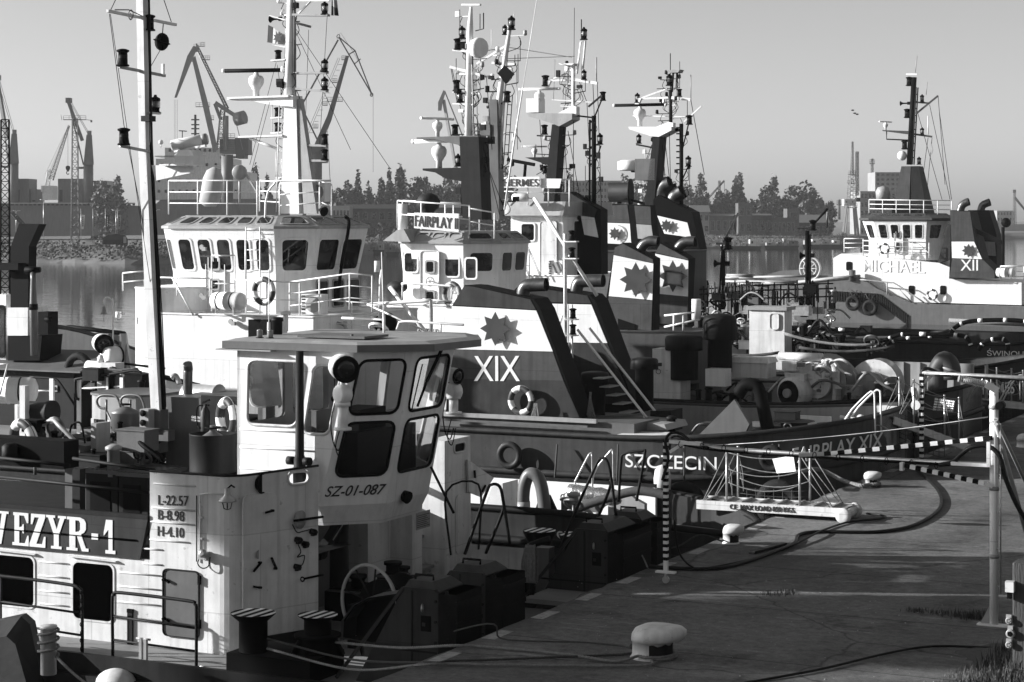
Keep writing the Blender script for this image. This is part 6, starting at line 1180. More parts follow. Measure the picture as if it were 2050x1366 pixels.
raft(pb(18, 782, 5.4), 1.35, 0.32, (1, 0.5, 0), "white liferaft canister lying at the left edge on the pale deck")
for x, y, ax, r, lab in ((204, 687, (0.75, -0.55, -0.1), 0.24, 1), (224, 713, (0.3, 0.9, 0), 0.24, 2)): searchlight(sb, pb(x, y, 7.6), ax, r, 0.42, 0.25)
mb = MB(WORN); c = pb(195, 737, 6.6); mb.lathe([(0.13, -0.3), (0.17, -0.28), (0.17, 0.25), (0.2, 0.25), (0.2, 0.3)], c, (1, 0.1, -0.05), 14); mb.cbox(c+V(0.45, 0, -0.02), 0.45, 0.35, 0.34); mb.lathe([(0.05, 0), (0.1, -0.18)], c+V(.1, 0, .32), n=8); mb.build("fire_monitor", sb)
mb = MB(LIGHT); c = pb(243, 770, 6.6); mb.lathe([(0.3, -0.5), (0.34, -0.45), (0.34, 0.5), (0.3, 0.55)], c, (1, 0.1, 0), 18); mb.build("pressure_tank", sb); gear(sb, 22, 170, 285, 745, 800, 5.8, 7.6, [BLACK, LIGHT, MID, WHITE, DARK], 9)
mb = MB(RUBBER); mb.torus(pb(158, 740, 7.3), 0.34, 0.1, (0, 1, 0), 22, 8); top(mb, "tyre_fender", "tyre hung on the rail beside the engine casing at left", "tyre", pb(158, 740, 7.3)-V(0, 0, .4))
mb = MB(WHITE); P = [pb(*q, 8.4) for q in ((88, 700), (160, 722), (260, 742), (340, 760), (440, 785))]; mb.loft([P, [p-V(0, 0, 0.7) for p in P]], False, False); mb.m(DARK); mb.tube(P, 0.04, 5); mb.build("bulwark", sb)
mb = MB(BLACK); b0 = 7.4; mb.prism(az_(((21, 495), (38, 448), (78, 449), (58, 493), (56, 616), (21, 616)), b0), b0, b0+0.3); mb.m(WORN); mb.prism(az_(((17, 616), (58, 616), (58, 672), (17, 672)), b0), b0-0.05, b0+0.75); mb.m(BLACK); mb.prism(az_(((17, 672), (85, 672), (80, 722), (17, 722)), b0), b0-0.02, b0+0.8); mb.build("funnel", sb)
mb = MB(MID); P = PB(((69, 712), (67, 620), (67, 560), (66, 545)), b0-0.4); mb.tube(P, [0.1, 0.1, 0.075, 0.075], 12); mb.m(BLACK); mb.tube([P[0]+V(-.03, 0, 1.15), P[0]+V(-.03, 0, 1.3)], 0.11, 10); mb.lathe([(0.02, -0.2), (0.1, -0.2), (0.07, 0.2), (0.02, 0.2)], P[3]+V(0, 0, 0.05), (1, 0.2, 0.05), 10); mb.build("exhaust_pipe", sb)
mb = MB(BLACK); A, B = pb(-30, 540, b0-0.3), pb(36, 527, b0-0.3); mb.box(A.x, b0-0.3, A.z, B.x, b0, B.z); A, B = pb(76, 670, b0), pb(96, 625, b0); mb.box(A.x, b0, A.z, B.x, b0+.4, B.z); mb.lathe([(0.07, -0.1), (0.07, 0.12)], pb(98, 640, b0), (1, 0, 0), 10); build_each(mb, "platform", sb)
mb = MB(BLACK); lattice(mb, pb(10, 700, 7.9), pb(10, 240, 7.9), 0.25, 0.2, 26, 0.022); mb.build("ladder_mast", sb)
mb = MB(WHITE); mb.box(-26, 7.6, dz, pb(12, 700, 7.6).x, 8.4, pb(12, 590, 7.6).z); mb.build("deckhouse", sb)
win(sb, [pb(-30, 715, 7.58), V(pb(12, 715, 7.58).x, 7.58, pb(-30, 715, 7.58).z), V(pb(12, 610, 7.58).x, 7.58, pb(-30, 610, 7.58).z), pb(-30, 610, 7.58)], fm=BLACK)
mb = MB(WHITE); P = PB(((226, 740), (226, 612), (223, 600), (215, 596), (209, 600), (208, 608)), 8.3); mb.tube(cat(P, 4), 0.022, 6); mb.m(LIGHT); mb.lathe([(0.02, 0.02), (0.05, 0), (0.075, -0.16), (0.11, -0.2), (0.0, -0.18)], P[-1]-V(0, 0, 0.08), n=12); mb.tube([P[-1]-V(0, 0, .25), P[-1]-V(0, 0, .45)], 0.01, 4); mb.build("bell_post", sb)
# ---------------- tug with the two slanted funnels and roman numerals ----------------
xt = thing("harbour_tug", "tug with nearest pair of slanted star funnels, white numerals XIX and white deckhouse", "boat", (-14, 14.2, 0))
hull(xt, -26.5, -0.05, 14.8, 4.2, 1.3, 2.35, RED, (5, 0.3), (5, 0.15), (0.5, 1.9), cap=DRED, inm=LIGHT)
def hb(d): return 14.8-4.2*(0.3+0.7*math.sqrt(max(0, 1-(1-d/5)**2)))
textpx("SZCZECIN", xt, (1252, 922), (1435, 929), 27, 10.56, LETTER_W)
def onhull(x, y): return pb(x, y, 11.4)
A, B = V(-1.2, hb(1.15), 2.1), V(-0.12, hb(0.07), 2.28); text("FAIRPLAY XIX", xt, (A+B)/2+V(0.06, -0.16, 0.0), B-A, (0.12, -0.1, 1), 0.36, LETTER_W, wide=0.8)
# deckhouse, two levels, with rounded fore end
def rbox(root, a0, a1, b0, b1, z0, z1, r, m, name):
    mb = MB(m); o = rrect(a1-a0, b1-b0, r, 6); mb.loft([[(a0+x, b0+y, z0) for x, y in o], [(a0+x, b0+y, z1) for x, y in o]]); mb.tube([(a0+x, b0+y, z1) for x, y in o], 0.03, 5, closed=True); return mb.build(name, root)
aL = pb(256, 650, 12.0).x; aM = pb(372, 650, 12.0).x; aE = pb(645, 650, 12.0).x
rbox(xt, aL, aM, 11.6, 17.2, 1.3, 5.62, 1.1, WHITE, "deckhouse"); rbox(xt, aM-0.6, aE, 11.62, 17.2, 1.3, 4.95, 0.05, WHITE, "deckhouse"); rbox(xt, aE-0.02, -9.5, 12.6, 16.4, 1.3, 4.2, 0.05, WHITE, "deckhouse")
wheelhouse(xt, octa(-20.5, -15.9, 13, 16.9, 0.7), 4.95, 6.02, 7.0, 7.27, 7.62, 0.26, 0.6, [5, 1, 2, 1, 0, 1, 2, 1], rm=LIGHT, gap=0.13)
d = winpx(xt, 12.99, (413, 487, 452, 592), fm=WHITE, pm=WHITE, fw=0.02, r=0.1, proud=0.05, name="side_door"); winpx(d, 12.93, (421, 489, 444, 541), fm=LIGHT, fw=0.02, r=0.06) if False else None
win(xt, [V(p.x, 12.92, p.z) for p in (pb(416, 542, 12.92), pb(441, 542, 12.92), pb(441, 488, 12.92), pb(416, 488, 12.92))], r=0.08); win(xt, [V(p.x, 12.92, p.z) for p in (pb(416, 582, 12.92), pb(440, 582, 12.92), pb(440, 558, 12.92), pb(416, 558, 12.92))], r=0.06)
for k in range(3): b = 13.9+k*0.85; win(xt, [V(-15.89, b, 5.05), V(-15.89, b+0.65, 5.05), V(-15.89, b+0.65, 5.85), V(-15.89, b, 5.85)], r=0.08)
mb = MB(BLACK); Q = [V(-15.62, 14.9+0.2*0, 7.6), V(-15.55, 15.0, 7.35), V(-15.75, 14.9, 6.1), V(-15.8, 14.85, 5.3)]; mb.tube(cat([p+V(0.06, 0, 0) for p in Q], 4), 0.05, 6); mb.build("drain_pipe", xt)
for pts, b, h in ((((338, 362), (515, 362)), 13.3, 0.95), (((560, 368), (640, 362)), 13.4, 0.9), (((640, 362), (664, 372)), 15.8, 0.9), (((520, 362), (664, 370)), 16.6, 0.9)): rails_px("roof_rail", xt, pts, b, h, 3, WHITE, 0.022, 0.9)
for pts, b, h in ((((246, 547), (290, 543)), 12.2, 0.5), (((290, 555), (420, 558)), 11.7, 0.5), (((424, 512), (470, 512)), 11.75, 1.5), (((470, 560), (600, 566)), 11.75, 0.95)): rails_px("deck_rail", xt, pts, b, h, 2, WHITE, 0.022, 1.0)
for pts, b, h in ((((580, 565), (700, 548), (745, 552)), 12.2, 0.95), (((640, 600), (770, 610)), 12.7, 0.9)): rails_px("deck_rail", xt, pts, b, h, 3, WHITE, 0.022, 0.9)
mb = MB(WHITE); P = PB(((345, 556), (388, 632)), 11.55); mb.tube(P, 0.03, 5); mb.tube(PB(((492, 480), (492, 560)), 12.3), 0.03, 5); mb.tube(cat(PB(((532, 555), (532, 405), (550, 368), (560, 362), (662, 362)), 13.2), 3), 0.03, 5); P = pb(500, 455, 12.6)
for k in range(9): z = 5.0+0.28*k; a = pb(505, 500, 12.6).x; mb.tube([(a-0.2, 12.6, z), (a+0.25, 12.6, z)], 0.014, 4)
mb.tube([(a-0.2, 12.6, 4.95), (a-0.2, 12.6, 7.3)], 0.02, 5); mb.tube([(a+0.25, 12.6, 4.95), (a+0.25, 12.6, 7.3)], 0.02, 5); build_each(mb, "bridge_ladder", xt)
ac_unit(xt, 603, 590, 643, 630, 12.3); ac_unit(xt, 612, 366, 650, 404, 15.2)
raft(pb(457, 603, 11.45), 1.05, 0.24, (1, -0.15, 0), "white liferaft canister behind the rail of the nearest white deckhouse")
buoy(pb(528, 583, 11.6), (0.1, 1, 0), 0.31, 0.075, "lifebuoy on the rail beside the liferaft canister of the white deckhouse")
mb = MB(CLOTH); P = pb(424, 414, 14.2); mb.loft([[P+V(0.28*cos(t)*s*1.0+dx, 0.2*sin(t)*s, z*.9) for t in [2*PI*k/14 for k in range(14)]] for s, z, dx in ((0.6, 0, -.05), (1.15, 0.15, -.08), (1.2, 0.5, 0.0), (1.1, 0.9, 0.04), (0.75, 1.15, 0.06), (0.15, 1.25, 0.08))], True, True, True); mb.build("covered_dish", xt)
mb = MB(LIGHT); c = pb(480, 345, 15); mb.lathe([(0.1, -0.15), (0.2, -0.1), (0.22, 0.1), (0.2, 0.14), (0.0, 0.15)], c, (0.6, -1, -0.1), 14); mb.tube([c, c-V(0, 0, 0.9)], 0.04, 6); mb.bar(c+V(.1, 0, .1), c+V(.6, 0, -.6), 0.05); mb.build("roof_floodlight", xt)
mb = MB(BLACK); c = pb(640, 420, 13.2); mb.lathe([(0.04, 0), (0.14, 0.2)], c, (1, -0.3, -0.3), 10); mb.build("horn", xt)
mb = MB(BLACK); c = pb(772, 648, 13); mb.lathe([(0.3, -0.1), (0.3, 0.1)], c, (0.4, -1, 0), 20); mb.build("hose_reel", xt)
mb = MB(WHITE); c = pb(755, 545, 13.6); mb.tube(PB(((760, 640), (762, 560), (764, 540)), 12.6), [0.05, 0.05, 0.03], 6); mb.lathe([(0.08, 0), (0.08, 0.3)], c, n=8); mb.tube(cat(PB(((736, 610), (850, 603), (862, 606), (863, 668)), 12.4), 3), 0.05, 7); mb.tube(PB(((740, 612), (850, 662)), 12.4), 0.025, 5); mb.tube(PB(((780, 575), (880, 700)), 12.9), 0.06, 6); build_each(mb, "stair_rail", xt)
slab_px("dark_locker", xt, ((497, 640), (552, 640), (552, 690), (497, 690)), 11.5, 12.2, BLACK); gear(xt, 12, 570, 760, 630, 672, 12.2, 14, [WHITE, LIGHT, WHITE, DARK], 3)
mb = MB(WHITE); c = pb(237, 628, 11.6); mb.tube([c+V(.25, 0, 0), c], 0.015, 5); mb.lathe([(0.08, 0.05), (0.08, -0.1), (0.03, -0.14)], c, n=10); mb.build("wall_lamp", xt)
for x, y in ((405, 495), (405, 592), (463, 644)):
    mb = MB(LIGHT); c = pb(x, y, 11.55); mb.lathe([(0.07, 0), (0.07, 0.05)], c, (0, -1, 0), 8); mb.cbox(c+V(0.1, -0.05, -0.05), 0.12, 0.08, 0.1); mb.build("wall_lamp", xt)
# mast
rg = Rig(xt, 15.0, WHITE); rg.plate([(566, 428), (575, 200), (598, 200), (604, 428)], 0.28); rg.plate([(612, 428), (598, 200), (604, 198), (638, 428)], 0.2, LIGHT); rg.pole([(578, 205), (581, 100), (583, -60)], [0.15, 0.12, 0.1], WHITE); rg.pole([(590, 200), (589, -40)], 0.05, LIGHT)
rg.ladder((560, 425), (566, 205), 0.35, 0.02, 0.33, WHITE); rg.plate([(464, 197), (596, 192), (596, 215), (545, 210), (505, 201), (464, 201)], 0.5, WHITE); rg.bar((468, 198), (590, 194), 0.7, 0.05); rg.radar((513, 196), 1.0, RADAR_D, 0.25)
rg.bar((484, 275), (572, 272), 0.4, 0.05); rg.pole([(500, 277), (560, 300)], 0.04); rg.bar((590, 147), (655, 146), 0.16, 0.06, LIGHT); rg.bar((594, 178), (655, 183), 0.16, 0.06); rg.bar((588, 30), (658, 31), 0.16, 0.06); rg.bar((608, 291), (655, 292), 0.14, 0.06); rg.bar((612, 322), (655, 322), 0.14, 0.06)
for x, y in ((650, 145), (650, 181), (650, 30)): rg.light((x, y), 0.46)
for x, y in ((650, 290), (650, 321), (557, 122), (556, 237), (556, 267)): rg.light((x, y), 0.42, SIDEL)
for y in (122, 237, 267): rg.bar((546, y), (575, y-2), 0.25, 0.04, WHITE)
rg.pole([(540, 32), (622, 54)], 0.035, LIGHT); rg.pole([(587, 38), (630, -5)], 0.03, WHITE); rg.bar((584, 1), (660, 1), 0.06); rg.plate([(545, 90), (572, 93), (572, 96)], 0.1); rg.horn((560, 38), 0.6); rg.bar((655, 2), (658, 2), 0.05)
for p in (((590, 55), (780, 336)), ((588, 55), (702, 300)), ((540, 205, -1), (503, 345, -1)), ((553, 125), (500, 330)), ((618, 60, .5), (610, 290, .5)), ((655, 32, .3), (640, 290, 1)), ((555, 130), (590, 380))): rg.wire(p, 0.008)
rg.wire([(655, 260), (661, 365)], 0.012, LIGHT); rg.clutter([(580, 190), (582, 5)], 12, .45, 3); rg.clutter([(575, 400), (580, 210)], 10, .5, 4, WHITE); rg.wire([(590, 195), (592, 100), (590, 40)], .02); rg.done("mast")
mb = MB(LIGHT); P = az_(((60, 740), (70, 668), (140, 655), (250, 668), (262, 740)), 17.6); mb.prism(P, 17.6, 17.7); mb.m(DARK); mb.tube([V(a, 17.6, z) for a, z in P[1:4]], .07, 6); mb.m(MID)
for k in range(8): a = P[0][0]+(P[4][0]-P[0][0])*(k+.5)/8; mb.prism([(a, 17.35), (a+.07, 17.35), (a+.07, 17.6), (a, 17.6)], 1.5, P[2][1]-.15, 'z')
mb.build("bow_bulwark", xt)
def flag(c0, pts, b, m, lab, starr=None, two=None):
    P = PB(pts, b); mb = MB(m); n = 6; top_ = [P[0].lerp(P[1], i/n) for i in range(n+1)]; bot = [P[3].lerp(P[2], i/n) for i in range(n+1)]
    wv = [V(0, 0.07*sin(i*1.8), 0) for i in range(n+1)]; md = [(t+b_)/2 for t, b_ in zip(top_, bot)]
    mb.loft([[t+w for t, w in zip(top_, wv)], [t+w for t, w in zip(md, wv)]], False, False); mb.m(two or m); mb.loft([[t+w for t, w in zip(md, wv)], [t+w for t, w in zip(bot, wv)]], False, False)
    if starr:
        c = (P[0]+P[1]+P[2]+P[3])/4; mb.m(STARM); mb.prism([(c.x+x*0.8, c.z+z) for x, z in star_poly(starr, starr*0.5, 8, 0.3)], b-0.09, b-0.08)
    return top(mb, "flag", lab, "flag", P[0])
flag(0, ((537, 50), (582, 78), (582, 92), (535, 85)), 15, CLOTH, "pale house flag with a star on the nearest white mast", 0.2)
flag(0, ((664, -8), (676, 4), (680, 32), (663, 31)), 15, LIGHT, "two-toned flag at the top of the nearest white mast", None, RED)
# funnels
BLK = BLACK
funnel(xt, ((893, 845), (906, 612), (930, 571), (946, 572), (1068, 598), (1082, 620), (1166, 852), (1166, 862), (893, 856)), [(((905, 613), (1074, 622), (1107, 704), (899, 699)), WHITE), (((899, 700), (1107, 705), (1128, 762), (896, 758)), RED), (((896, 758), (1128, 762), (1160, 836), (893, 833)), DRED), (((906, 611), (930, 573), (946, 574), (1062, 600), (1073, 620)), DRED)], 11.9, 0.85, [(((1047, 612), (1047, 590), (1051, 576), (1062, 571), (1094, 570)), 0.17)], (996, 658, 34), ("XIX", (949, 738), (1041, 738), 50))
funnel(xt, ((985, 815), (1010, 602), (1040, 570), (1060, 572), (1180, 590), (1192, 603), (1274, 820), (1274, 828), (985, 818)), [(((1010, 606), (1184, 610), (1216, 687), (1003, 684)), WHITE), (((1003, 685), (1216, 688), (1268, 810), (985, 805)), DRED), (((1012, 602), (1040, 573), (1060, 575), (1176, 592), (1184, 608)), DRED)], 15.1, 0.85, [(((1154, 600), (1154, 582), (1158, 568), (1168, 563), (1208, 562)), 0.17)])
mb = MB(LIGHT); P0, P1 = pb(888, 860, 11.3), pb(1180, 872, 11.3); mb.bar(V(P0.x-1, 11.3, 2.63), V(P1.x+0.2, 11.3, 2.63), 0.1); mb.m(MID); mb.box(P0.x-2, 11.4, 1.3, -1.9-3.5, 13, 2.6); mb.bar(V(P0.x, 11.2, 2.5), V(P1.x, 11.2, 2.5), 0.05); mb.build("casing_ledge", xt)
buoy(pb(1043, 802, 11.7), (0.1, 1, 0), 0.30, 0.075, "lifebuoy on the numeral funnel, its grab line hanging below")
mb = MB(ROPE); rn = random.Random(2)
for i in range(14): x = rn.uniform(-0.16, 0.16); c = pb(1072, 812, 11.6); mb.tube(cat([c+V(rn.uniform(-.05, .05), 0, 0.05), c+V(x*0.7, -.03, -.3), c+V(x, -.04, -.6-rn.random()*0.1), c+V(x*0.6, -.05, -.8)]), 0.012, 4)
top(mb, "heaving_line", "bundle of pale heaving line hanging under the lifebuoy of the numeral funnel", "rope", pb(1072, 812, 11.6))
mb = MB(ROPE)
for i in range(14): x = rn.uniform(-0.2, 0.2); c = pb(1182, 793, 12.4); mb.tube(cat([c+V(rn.uniform(-.03, .03), 0, 0.1), c+V(x*0.3, -.03, -.2), c+V(x, -.04, -.66)]), 0.014, 4)
top(mb, "mop", "rope mop standing upside down beside the dark mushroom vent", "mop", pb(1182, 845, 12.4))
mb = MB(WHITE)
for dy in (0, 0.75): P = PB(((1156, 660), (1283, 822), (1290, 834), (1290, 862)), 12.9); mb.tube([p+V(0, dy, 0) for p in cat(P, 3)], 0.035, 6)
mb.m(LIGHT)
for k in range(7): P = pb(1205+k*13, 758+k*17, 13.2); mb.box(P.x-0.14, 12.95, P.z, P.x+0.14, 13.6, P.z+0.03)
build_each(mb, "stair_part", xt)
rg = Rig(xt, 13.9, WHITE); rg.pole([(1133, 850), (1131, 480), (1131, 468)], 0.05); rg.pole([(1146, 850), (1145, 610)], 0.03); rg.pole([(1120, 650), (1131, 618)], 0.03); rg.pole([(1070, 398, 2), (1131, 492)], 0.05); rg.pole([(1140, 510), (1195, 592, .6)], 0.05)
for y in (484, 518, 640, 672): rg.bar((1129, y), (1156, y), 0.2, 0.03)
for x, y in ((1145, 482), (1145, 516), (1147, 638), (1147, 670)): rg.light((x, y), 0.36, SIDEL)
rg.ladder((1139, 840), (1138, 610), 0.01, 0.01); rg.done("light_mast")
vent(xt, pb(1191, 850, 13.6), 1.05, 0.26, 0.36, DARK, 0.3); vent(xt, pb(1290, 820, 15.2), 1.05, 0.24, 0.36, DARK, 0.3)
# after deck of this tug
slab_px("hatch_coaming", xt, ((1180, 862), (1190, 838), (1240, 842), (1330, 850), (1335, 862)), 12.2, 13.6, LIGHT); slab_px("escape_hatch", xt, ((1232, 882), (1236, 870), (1330, 872), (1334, 884)), 11.1, 11.9, WORN); slab_px("deck_locker", xt, ((1300, 865), (1302, 823), (1343, 822), (1343, 865)), 13.6, 14.4, DARK)
slab_px("towing_gob", xt, ((1380, 890), (1470, 800), (1500, 850), (1480, 893)), 12.0, 12.12, MID)
mb = MB(BLACK); P = PB(((1478, 790), (1490, 773), (1506, 770), (1520, 782), (1535, 850), (1545, 880)), 12.4); mb.tube(cat(P, 4), 0.16, 10); mb.m(DARK); P2 = pb(1590, 868, 12.8); mb.torus(P2, 0.95, 0.09, (0, 0, 1), 26, 8); mb.lathe([(0.5, -0.5), (0.32, -0.2), (0.32, 0.25), (0.5, 0.3)], P2, n=18); mb.build("towing_hook", xt)
mb = MB(WHITE); A, B = pb(1600, 880, 16.8), pb(1800, 830, 16.8); mb.box(A.x, 16.8, 1.3, min(B.x, -2.2), 16.9, A.z+0.62); mb.m(WORN); mb.torus(pb(1682, 864, 16.7), 0.36, 0.06, (0, 1, 0), 20, 6, (0, PI)); mb.build("inner_bulwark", xt)
mb = MB(BLACK); c = pb(1665, 870, 13.5); mb.lathe([(0.3, -0.3), (0.22, -0.2), (0.22, 0.12), (0.36, 0.2), (0.36, 0.26)], c, n=16); mb.build("capstan", xt)
mb = MB(WORN); P = pb(1708, 895, 14.5); mb.tube([P, P+V(0, 0, 0.7)], 0.07, 8); P = pb(1723, 880, 15); mb.tube([P, P+V(0, 0, .45)], 0.03, 6); mb.sphere(P+V(0, 0, .5), 0.12, 10, 7); mb.tube([pb(1708, 900, 13), pb(1710, 836, 13)], 0.08, 8); build_each(mb, "air_pipe", xt)
gear(xt, 14, 1330, 1600, 835, 875, 12, 16.5, [MID, LIGHT, DARK, ROPE, BLACK], 12); gear(xt, 8, 1640, 1760, 845, 875, 13, 16, [LIGHT, MID, WORN], 14)
for k, (x, y, R0) in enumerate(((1020, 912, 0.33), (1110, 1005, 0.52), (1235, 1012, 0.55), (1370, 1010, 0.52), (1560, 1010, 0.55), (1545, 918, 0.3))):
    c = pb(x, y, 10.2 if k else 10.4)
    if k == 0:
        mb = MB(DRED); mb.torus(c, 0.26, 0.085, (0, 1, 0), 28, 10); top(mb, "fairlead_ring", "round dark fairlead ring on the hull left of the home port name", "fairlead", c-V(0, 0, .35))
    else: tyre(c, (0, 1, 0), R0*0.78, R0*0.26, "tyre fender hung on the hull of the tug with the home port name", "tyres along the tug hull", [pb(x+rn.uniform(-6, 6), 890, 10.45)])
mb = MB(WORN); P = pb(1326, 980, 9.9); mb.lathe([(0.02, 0.62), (0.06, 0.6), (0.17, 0.5), (0.2, 0.3), (0.19, 0.02), (0.1, 0.0), (0.03, -0.02)], P-V(0, 0, 0.05), n=14); mb.m(DROPE); mb.tube([P+V(0, 0, .55), P+V(0.05, .4, 1.0)], 0.02, 5); top(mb, "can_fender", "pale cylindrical fender hanging under the home port name beside the striped pole", "fender", P)
# ---------------- tug with the white signboard on its wheelhouse ----------------
t2 = thing("harbour_tug", "tug with large white name signboard on its low wheelhouse, ahead of two star funnels", "boat", (-14, 24, 0))
hull(t2, -27, -0.3, 24.2, 3.7, 1.4, 2.3, RED, (5, 0.3), (5, 0.15), (0.5, 1.2), cap=DARK, inm=LIGHT)
rbox(t2, pb(765, 650, 21.2).x, pb(1000, 650, 21.2).x, 21.2, 27, 1.4, pb(900, 612, 21.2).z, 0.4, WHITE, "deckhouse")
aW0, aW1 = pb(782, 540, 22).x, pb(945, 540, 22).x
wh2 = wheelhouse(t2, octa(aW0, aW1+0.5, 22, 25.6, 0.8), pb(860, 620, 22).z, pb(860, 548, 22).z, pb(860, 503, 22).z, pb(860, 487, 22).z, pb(860, 463, 22).z, 0.08, 0.35, [0, 1, 2, 1, 0, 1, 2, 1], rm=LIGHT, gap=0.16)
_t, _B, _C = t2, *wh2[1:]
for s0, s1 in ((.02, .3), (.36, .64), (.7, .98)): Q = [_B[0], _B[1], _C[1], _C[0]]; win(t2, [bil(Q, s0, .2), bil(Q, s1, .2), bil(Q, s1, .85), bil(Q, s0, .85)], fm=LIGHT, name="skylight", proud=.06)
for bx in ((808, 504, 838, 547), (889, 511, 921, 556), (930, 515, 956, 560)): winpx(t2, 21.97, bx, fm=WHITE, r=.1)
d = win(t2, [V(p.x, 21.9, p.z) for p in (pb(842, 606, 21.9), pb(880, 606, 21.9), pb(880, 502, 21.9), pb(842, 502, 21.9))], fm=WHITE, pm=WHITE, fw=0.02, r=0.1, proud=0.05, name="side_door")
for y0, y1 in ((548, 521), (606, 581)): win(t2, [V(p.x, 21.85, p.z) for p in (pb(851, y0, 21.85), pb(871, y0, 21.85), pb(871, y1, 21.85), pb(851, y1, 21.85))], r=0.08)
mb = MB(LIGHT); c = pb(861, 564, 21.7); mb.torus(c, 0.14, 0.016, (0, 1, 0), 18, 5)
for k in range(6): t = PI/3*k; mb.tube([c, c+V(0.14*cos(t), 0, 0.14*sin(t))], 0.01, 4)
mb.tube([c, c+V(0, .2, 0)], 0.02, 5); mb.build("door_wheel", t2)
mb = MB(LIGHT); A, B = pb(766, 483, 21.6), pb(786, 462, 21.6); mb.prism([(A.x, A.z), (A.x+1.0, A.z-0.02), (A.x+0.75, A.z+0.38), (A.x+0.5, A.z+0.34)], 21.6, 25); mb.build("visor", t2)
A, B = pb(829, 457, 21.3), pb(918, 428, 21.3); mb = MB(WHITE); mb.prism([(A.x, A.z), (B.x, pb(918, 465, 21.3).z), (B.x, B.z), (A.x, pb(829, 426, 21.3).z)], 21.3, 21.36); sgn = mb.build("name_sign", t2)
textpx("FAIRPLAY II", sgn, (830, 442), (917, 448), 22, 21.29, LETTER_B)
for pts, b, h, n in ((((796, 402), (940, 412)), 21.5, 0.85, 2), (((940, 418), (990, 426)), 21.7, 0.8, 2), (((806, 402), (960, 410)), 25.2, 0.85, 2)): rails_px("roof_rail", t2, pts, b, h, n, WHITE, 0.025, 1.0)
mb = MB(WHITE); c = pb(806, 462, 22.4); mb.lathe([(0.16, 0), (0.16, 0.85)], c, n=14); mb.build("roof_locker", t2); mb = MB(DCLOTH); c = pb(857, 430, 22.5); mb.lathe([(0.22, -0.4), (0.2, 0.1), (0.34, 0.2), (0.4, 0.42), (0.28, 0.6), (0.1, 0.68)], c, n=12); mb.build("covered_searchlight", t2)
mb = MB(WHITE); mb.tube(cat(PB(((806, 600), (806, 572), (812, 568), (900, 573), (904, 580), (904, 600)), 20.9), 3), 0.03, 6); mb.tube(PB(((846, 600), (905, 604)), 20.9), 0.03, 6); mb.build("deck_rail", t2)
textpx("Q-7407 17", t2, (828, 660), (877, 664), 9, 21.18, LETTER_B); buoy(pb(905, 590, 21.0), (0.3, 1, 0), 0.33, 0.08, "lifebuoy below the side windows of the signboard tug", None, True, LIGHT)
mb = MB(DCLOTH); mb.sphere(pb(795, 575, 21.6), 0.25, 10, 7, (1.5, 1, 0.8)); mb.build("rope_bundle", t2)
W_ = lambda y0, y1: None
funnel(t2, ((1203, 660), (1231, 494), (1247, 486), (1308, 518), (1306, 662)), [(((1229, 511), (1308, 528), (1306, 601), (1219, 593)), WHITE), (((1219, 594), (1306, 602), (1304, 662), (1210, 655)), RED), (((1231, 496), (1247, 488), (1307, 520), (1308, 527), (1229, 510)), RED)], 21.9, 0.55, [(((1282, 500), (1290, 489), (1302, 483), (1318, 484)), 0.16)], (1276, 560, 35))
funnel(t2, ((1316, 650), (1318, 490), (1326, 486), (1378, 518), (1374, 600), (1376, 655)), [(((1312, 508), (1378, 522), (1377, 594), (1313, 588)), WHITE), (((1313, 589), (1377, 595), (1376, 650), (1316, 648)), RED), (((1312, 506), (1322, 488), (1377, 518), (1378, 521)), RED)], 24.2, 0.6, [(((1355, 502), (1364, 490), (1376, 484), (1392, 484)), 0.16)], (1350, 553, 32))
mb = MB(RED); A, B = pb(1212, 760, 21.6), pb(1390, 640, 21.6); mb.box(A.x, 21.6, 1.4, B.x-0.6, 25.5, pb(1250, 668, 21.6).z); mb.build("engine_casing", t2); slab_px("mud_flap", t2, ((1237, 638), (1272, 650), (1270, 661), (1237, 658)), 21.85, 21.88, BLACK)
vent(t2, pb(1369, 760, 21.2), 0.85, 0.42, 0.55, DARK, 0.45); vent(t2, pb(1441, 745, 22.2), 0.95, 0.36, 0.5, DARK, 0.75)
mb = MB(WHITE); mb.lathe([(0.14, 0), (0.14, 0.6)], pb(1394, 640, 22), n=10); mb.tube(PB(((1330, 655), (1400, 640)), 21.5), 0.03, 5); mb.tube(PB(((1330, 632), (1390, 626)), 21.5), 0.03, 5)
for x in (1349, 1368): mb.tube(PB(((x, 632), (x, 662)), 21.5), 0.03, 5)
build_each(mb, "casing_rail", t2)
A, B = pb(1306, 803, 20.9), pb(1362, 700, 20.9); mb = MB(WORN); mb.box(A.x, 20.9, A.z, B.x, 21.7, B.z); lo = mb.build("deck_locker", t2); mb = MB(LETTER_B); c = pb(1318, 744, 20.88); mb.torus(c, 0.07, 0.01, (0, 1, 0), 14, 4); mb.box(A.x+.1, 20.885, B.z-0.5, A.x+.3, 20.895, B.z-0.4); mb.build("warning_label", lo)
A, B = pb(1412, 773, 21.0), pb(1452, 740, 21.0); mb = MB(WHITE); mb.box(A.x, 21.0, A.z, B.x, 21.5, B.z); mb.build("white_chest", t2)
A, B = pb(1462, 755, 22.4), pb(1536, 728, 22.4); mb = MB(WORN); mb.box(A.x, 22.4, A.z, B.x, 23.2, B.z); mb.loft([[(A.x-.05, 22.35, B.z), (B.x+.05, 22.35, B.z), (B.x+.05, 23.25, B.z), (A.x-.05, 23.25, B.z)], [(A.x, 22.45, B.z+.15), (B.x, 22.45, B.z+.15), (B.x, 23.15, B.z+.15), (A.x, 23.15, B.z+.15)]]); mb.build("rope_locker", t2)
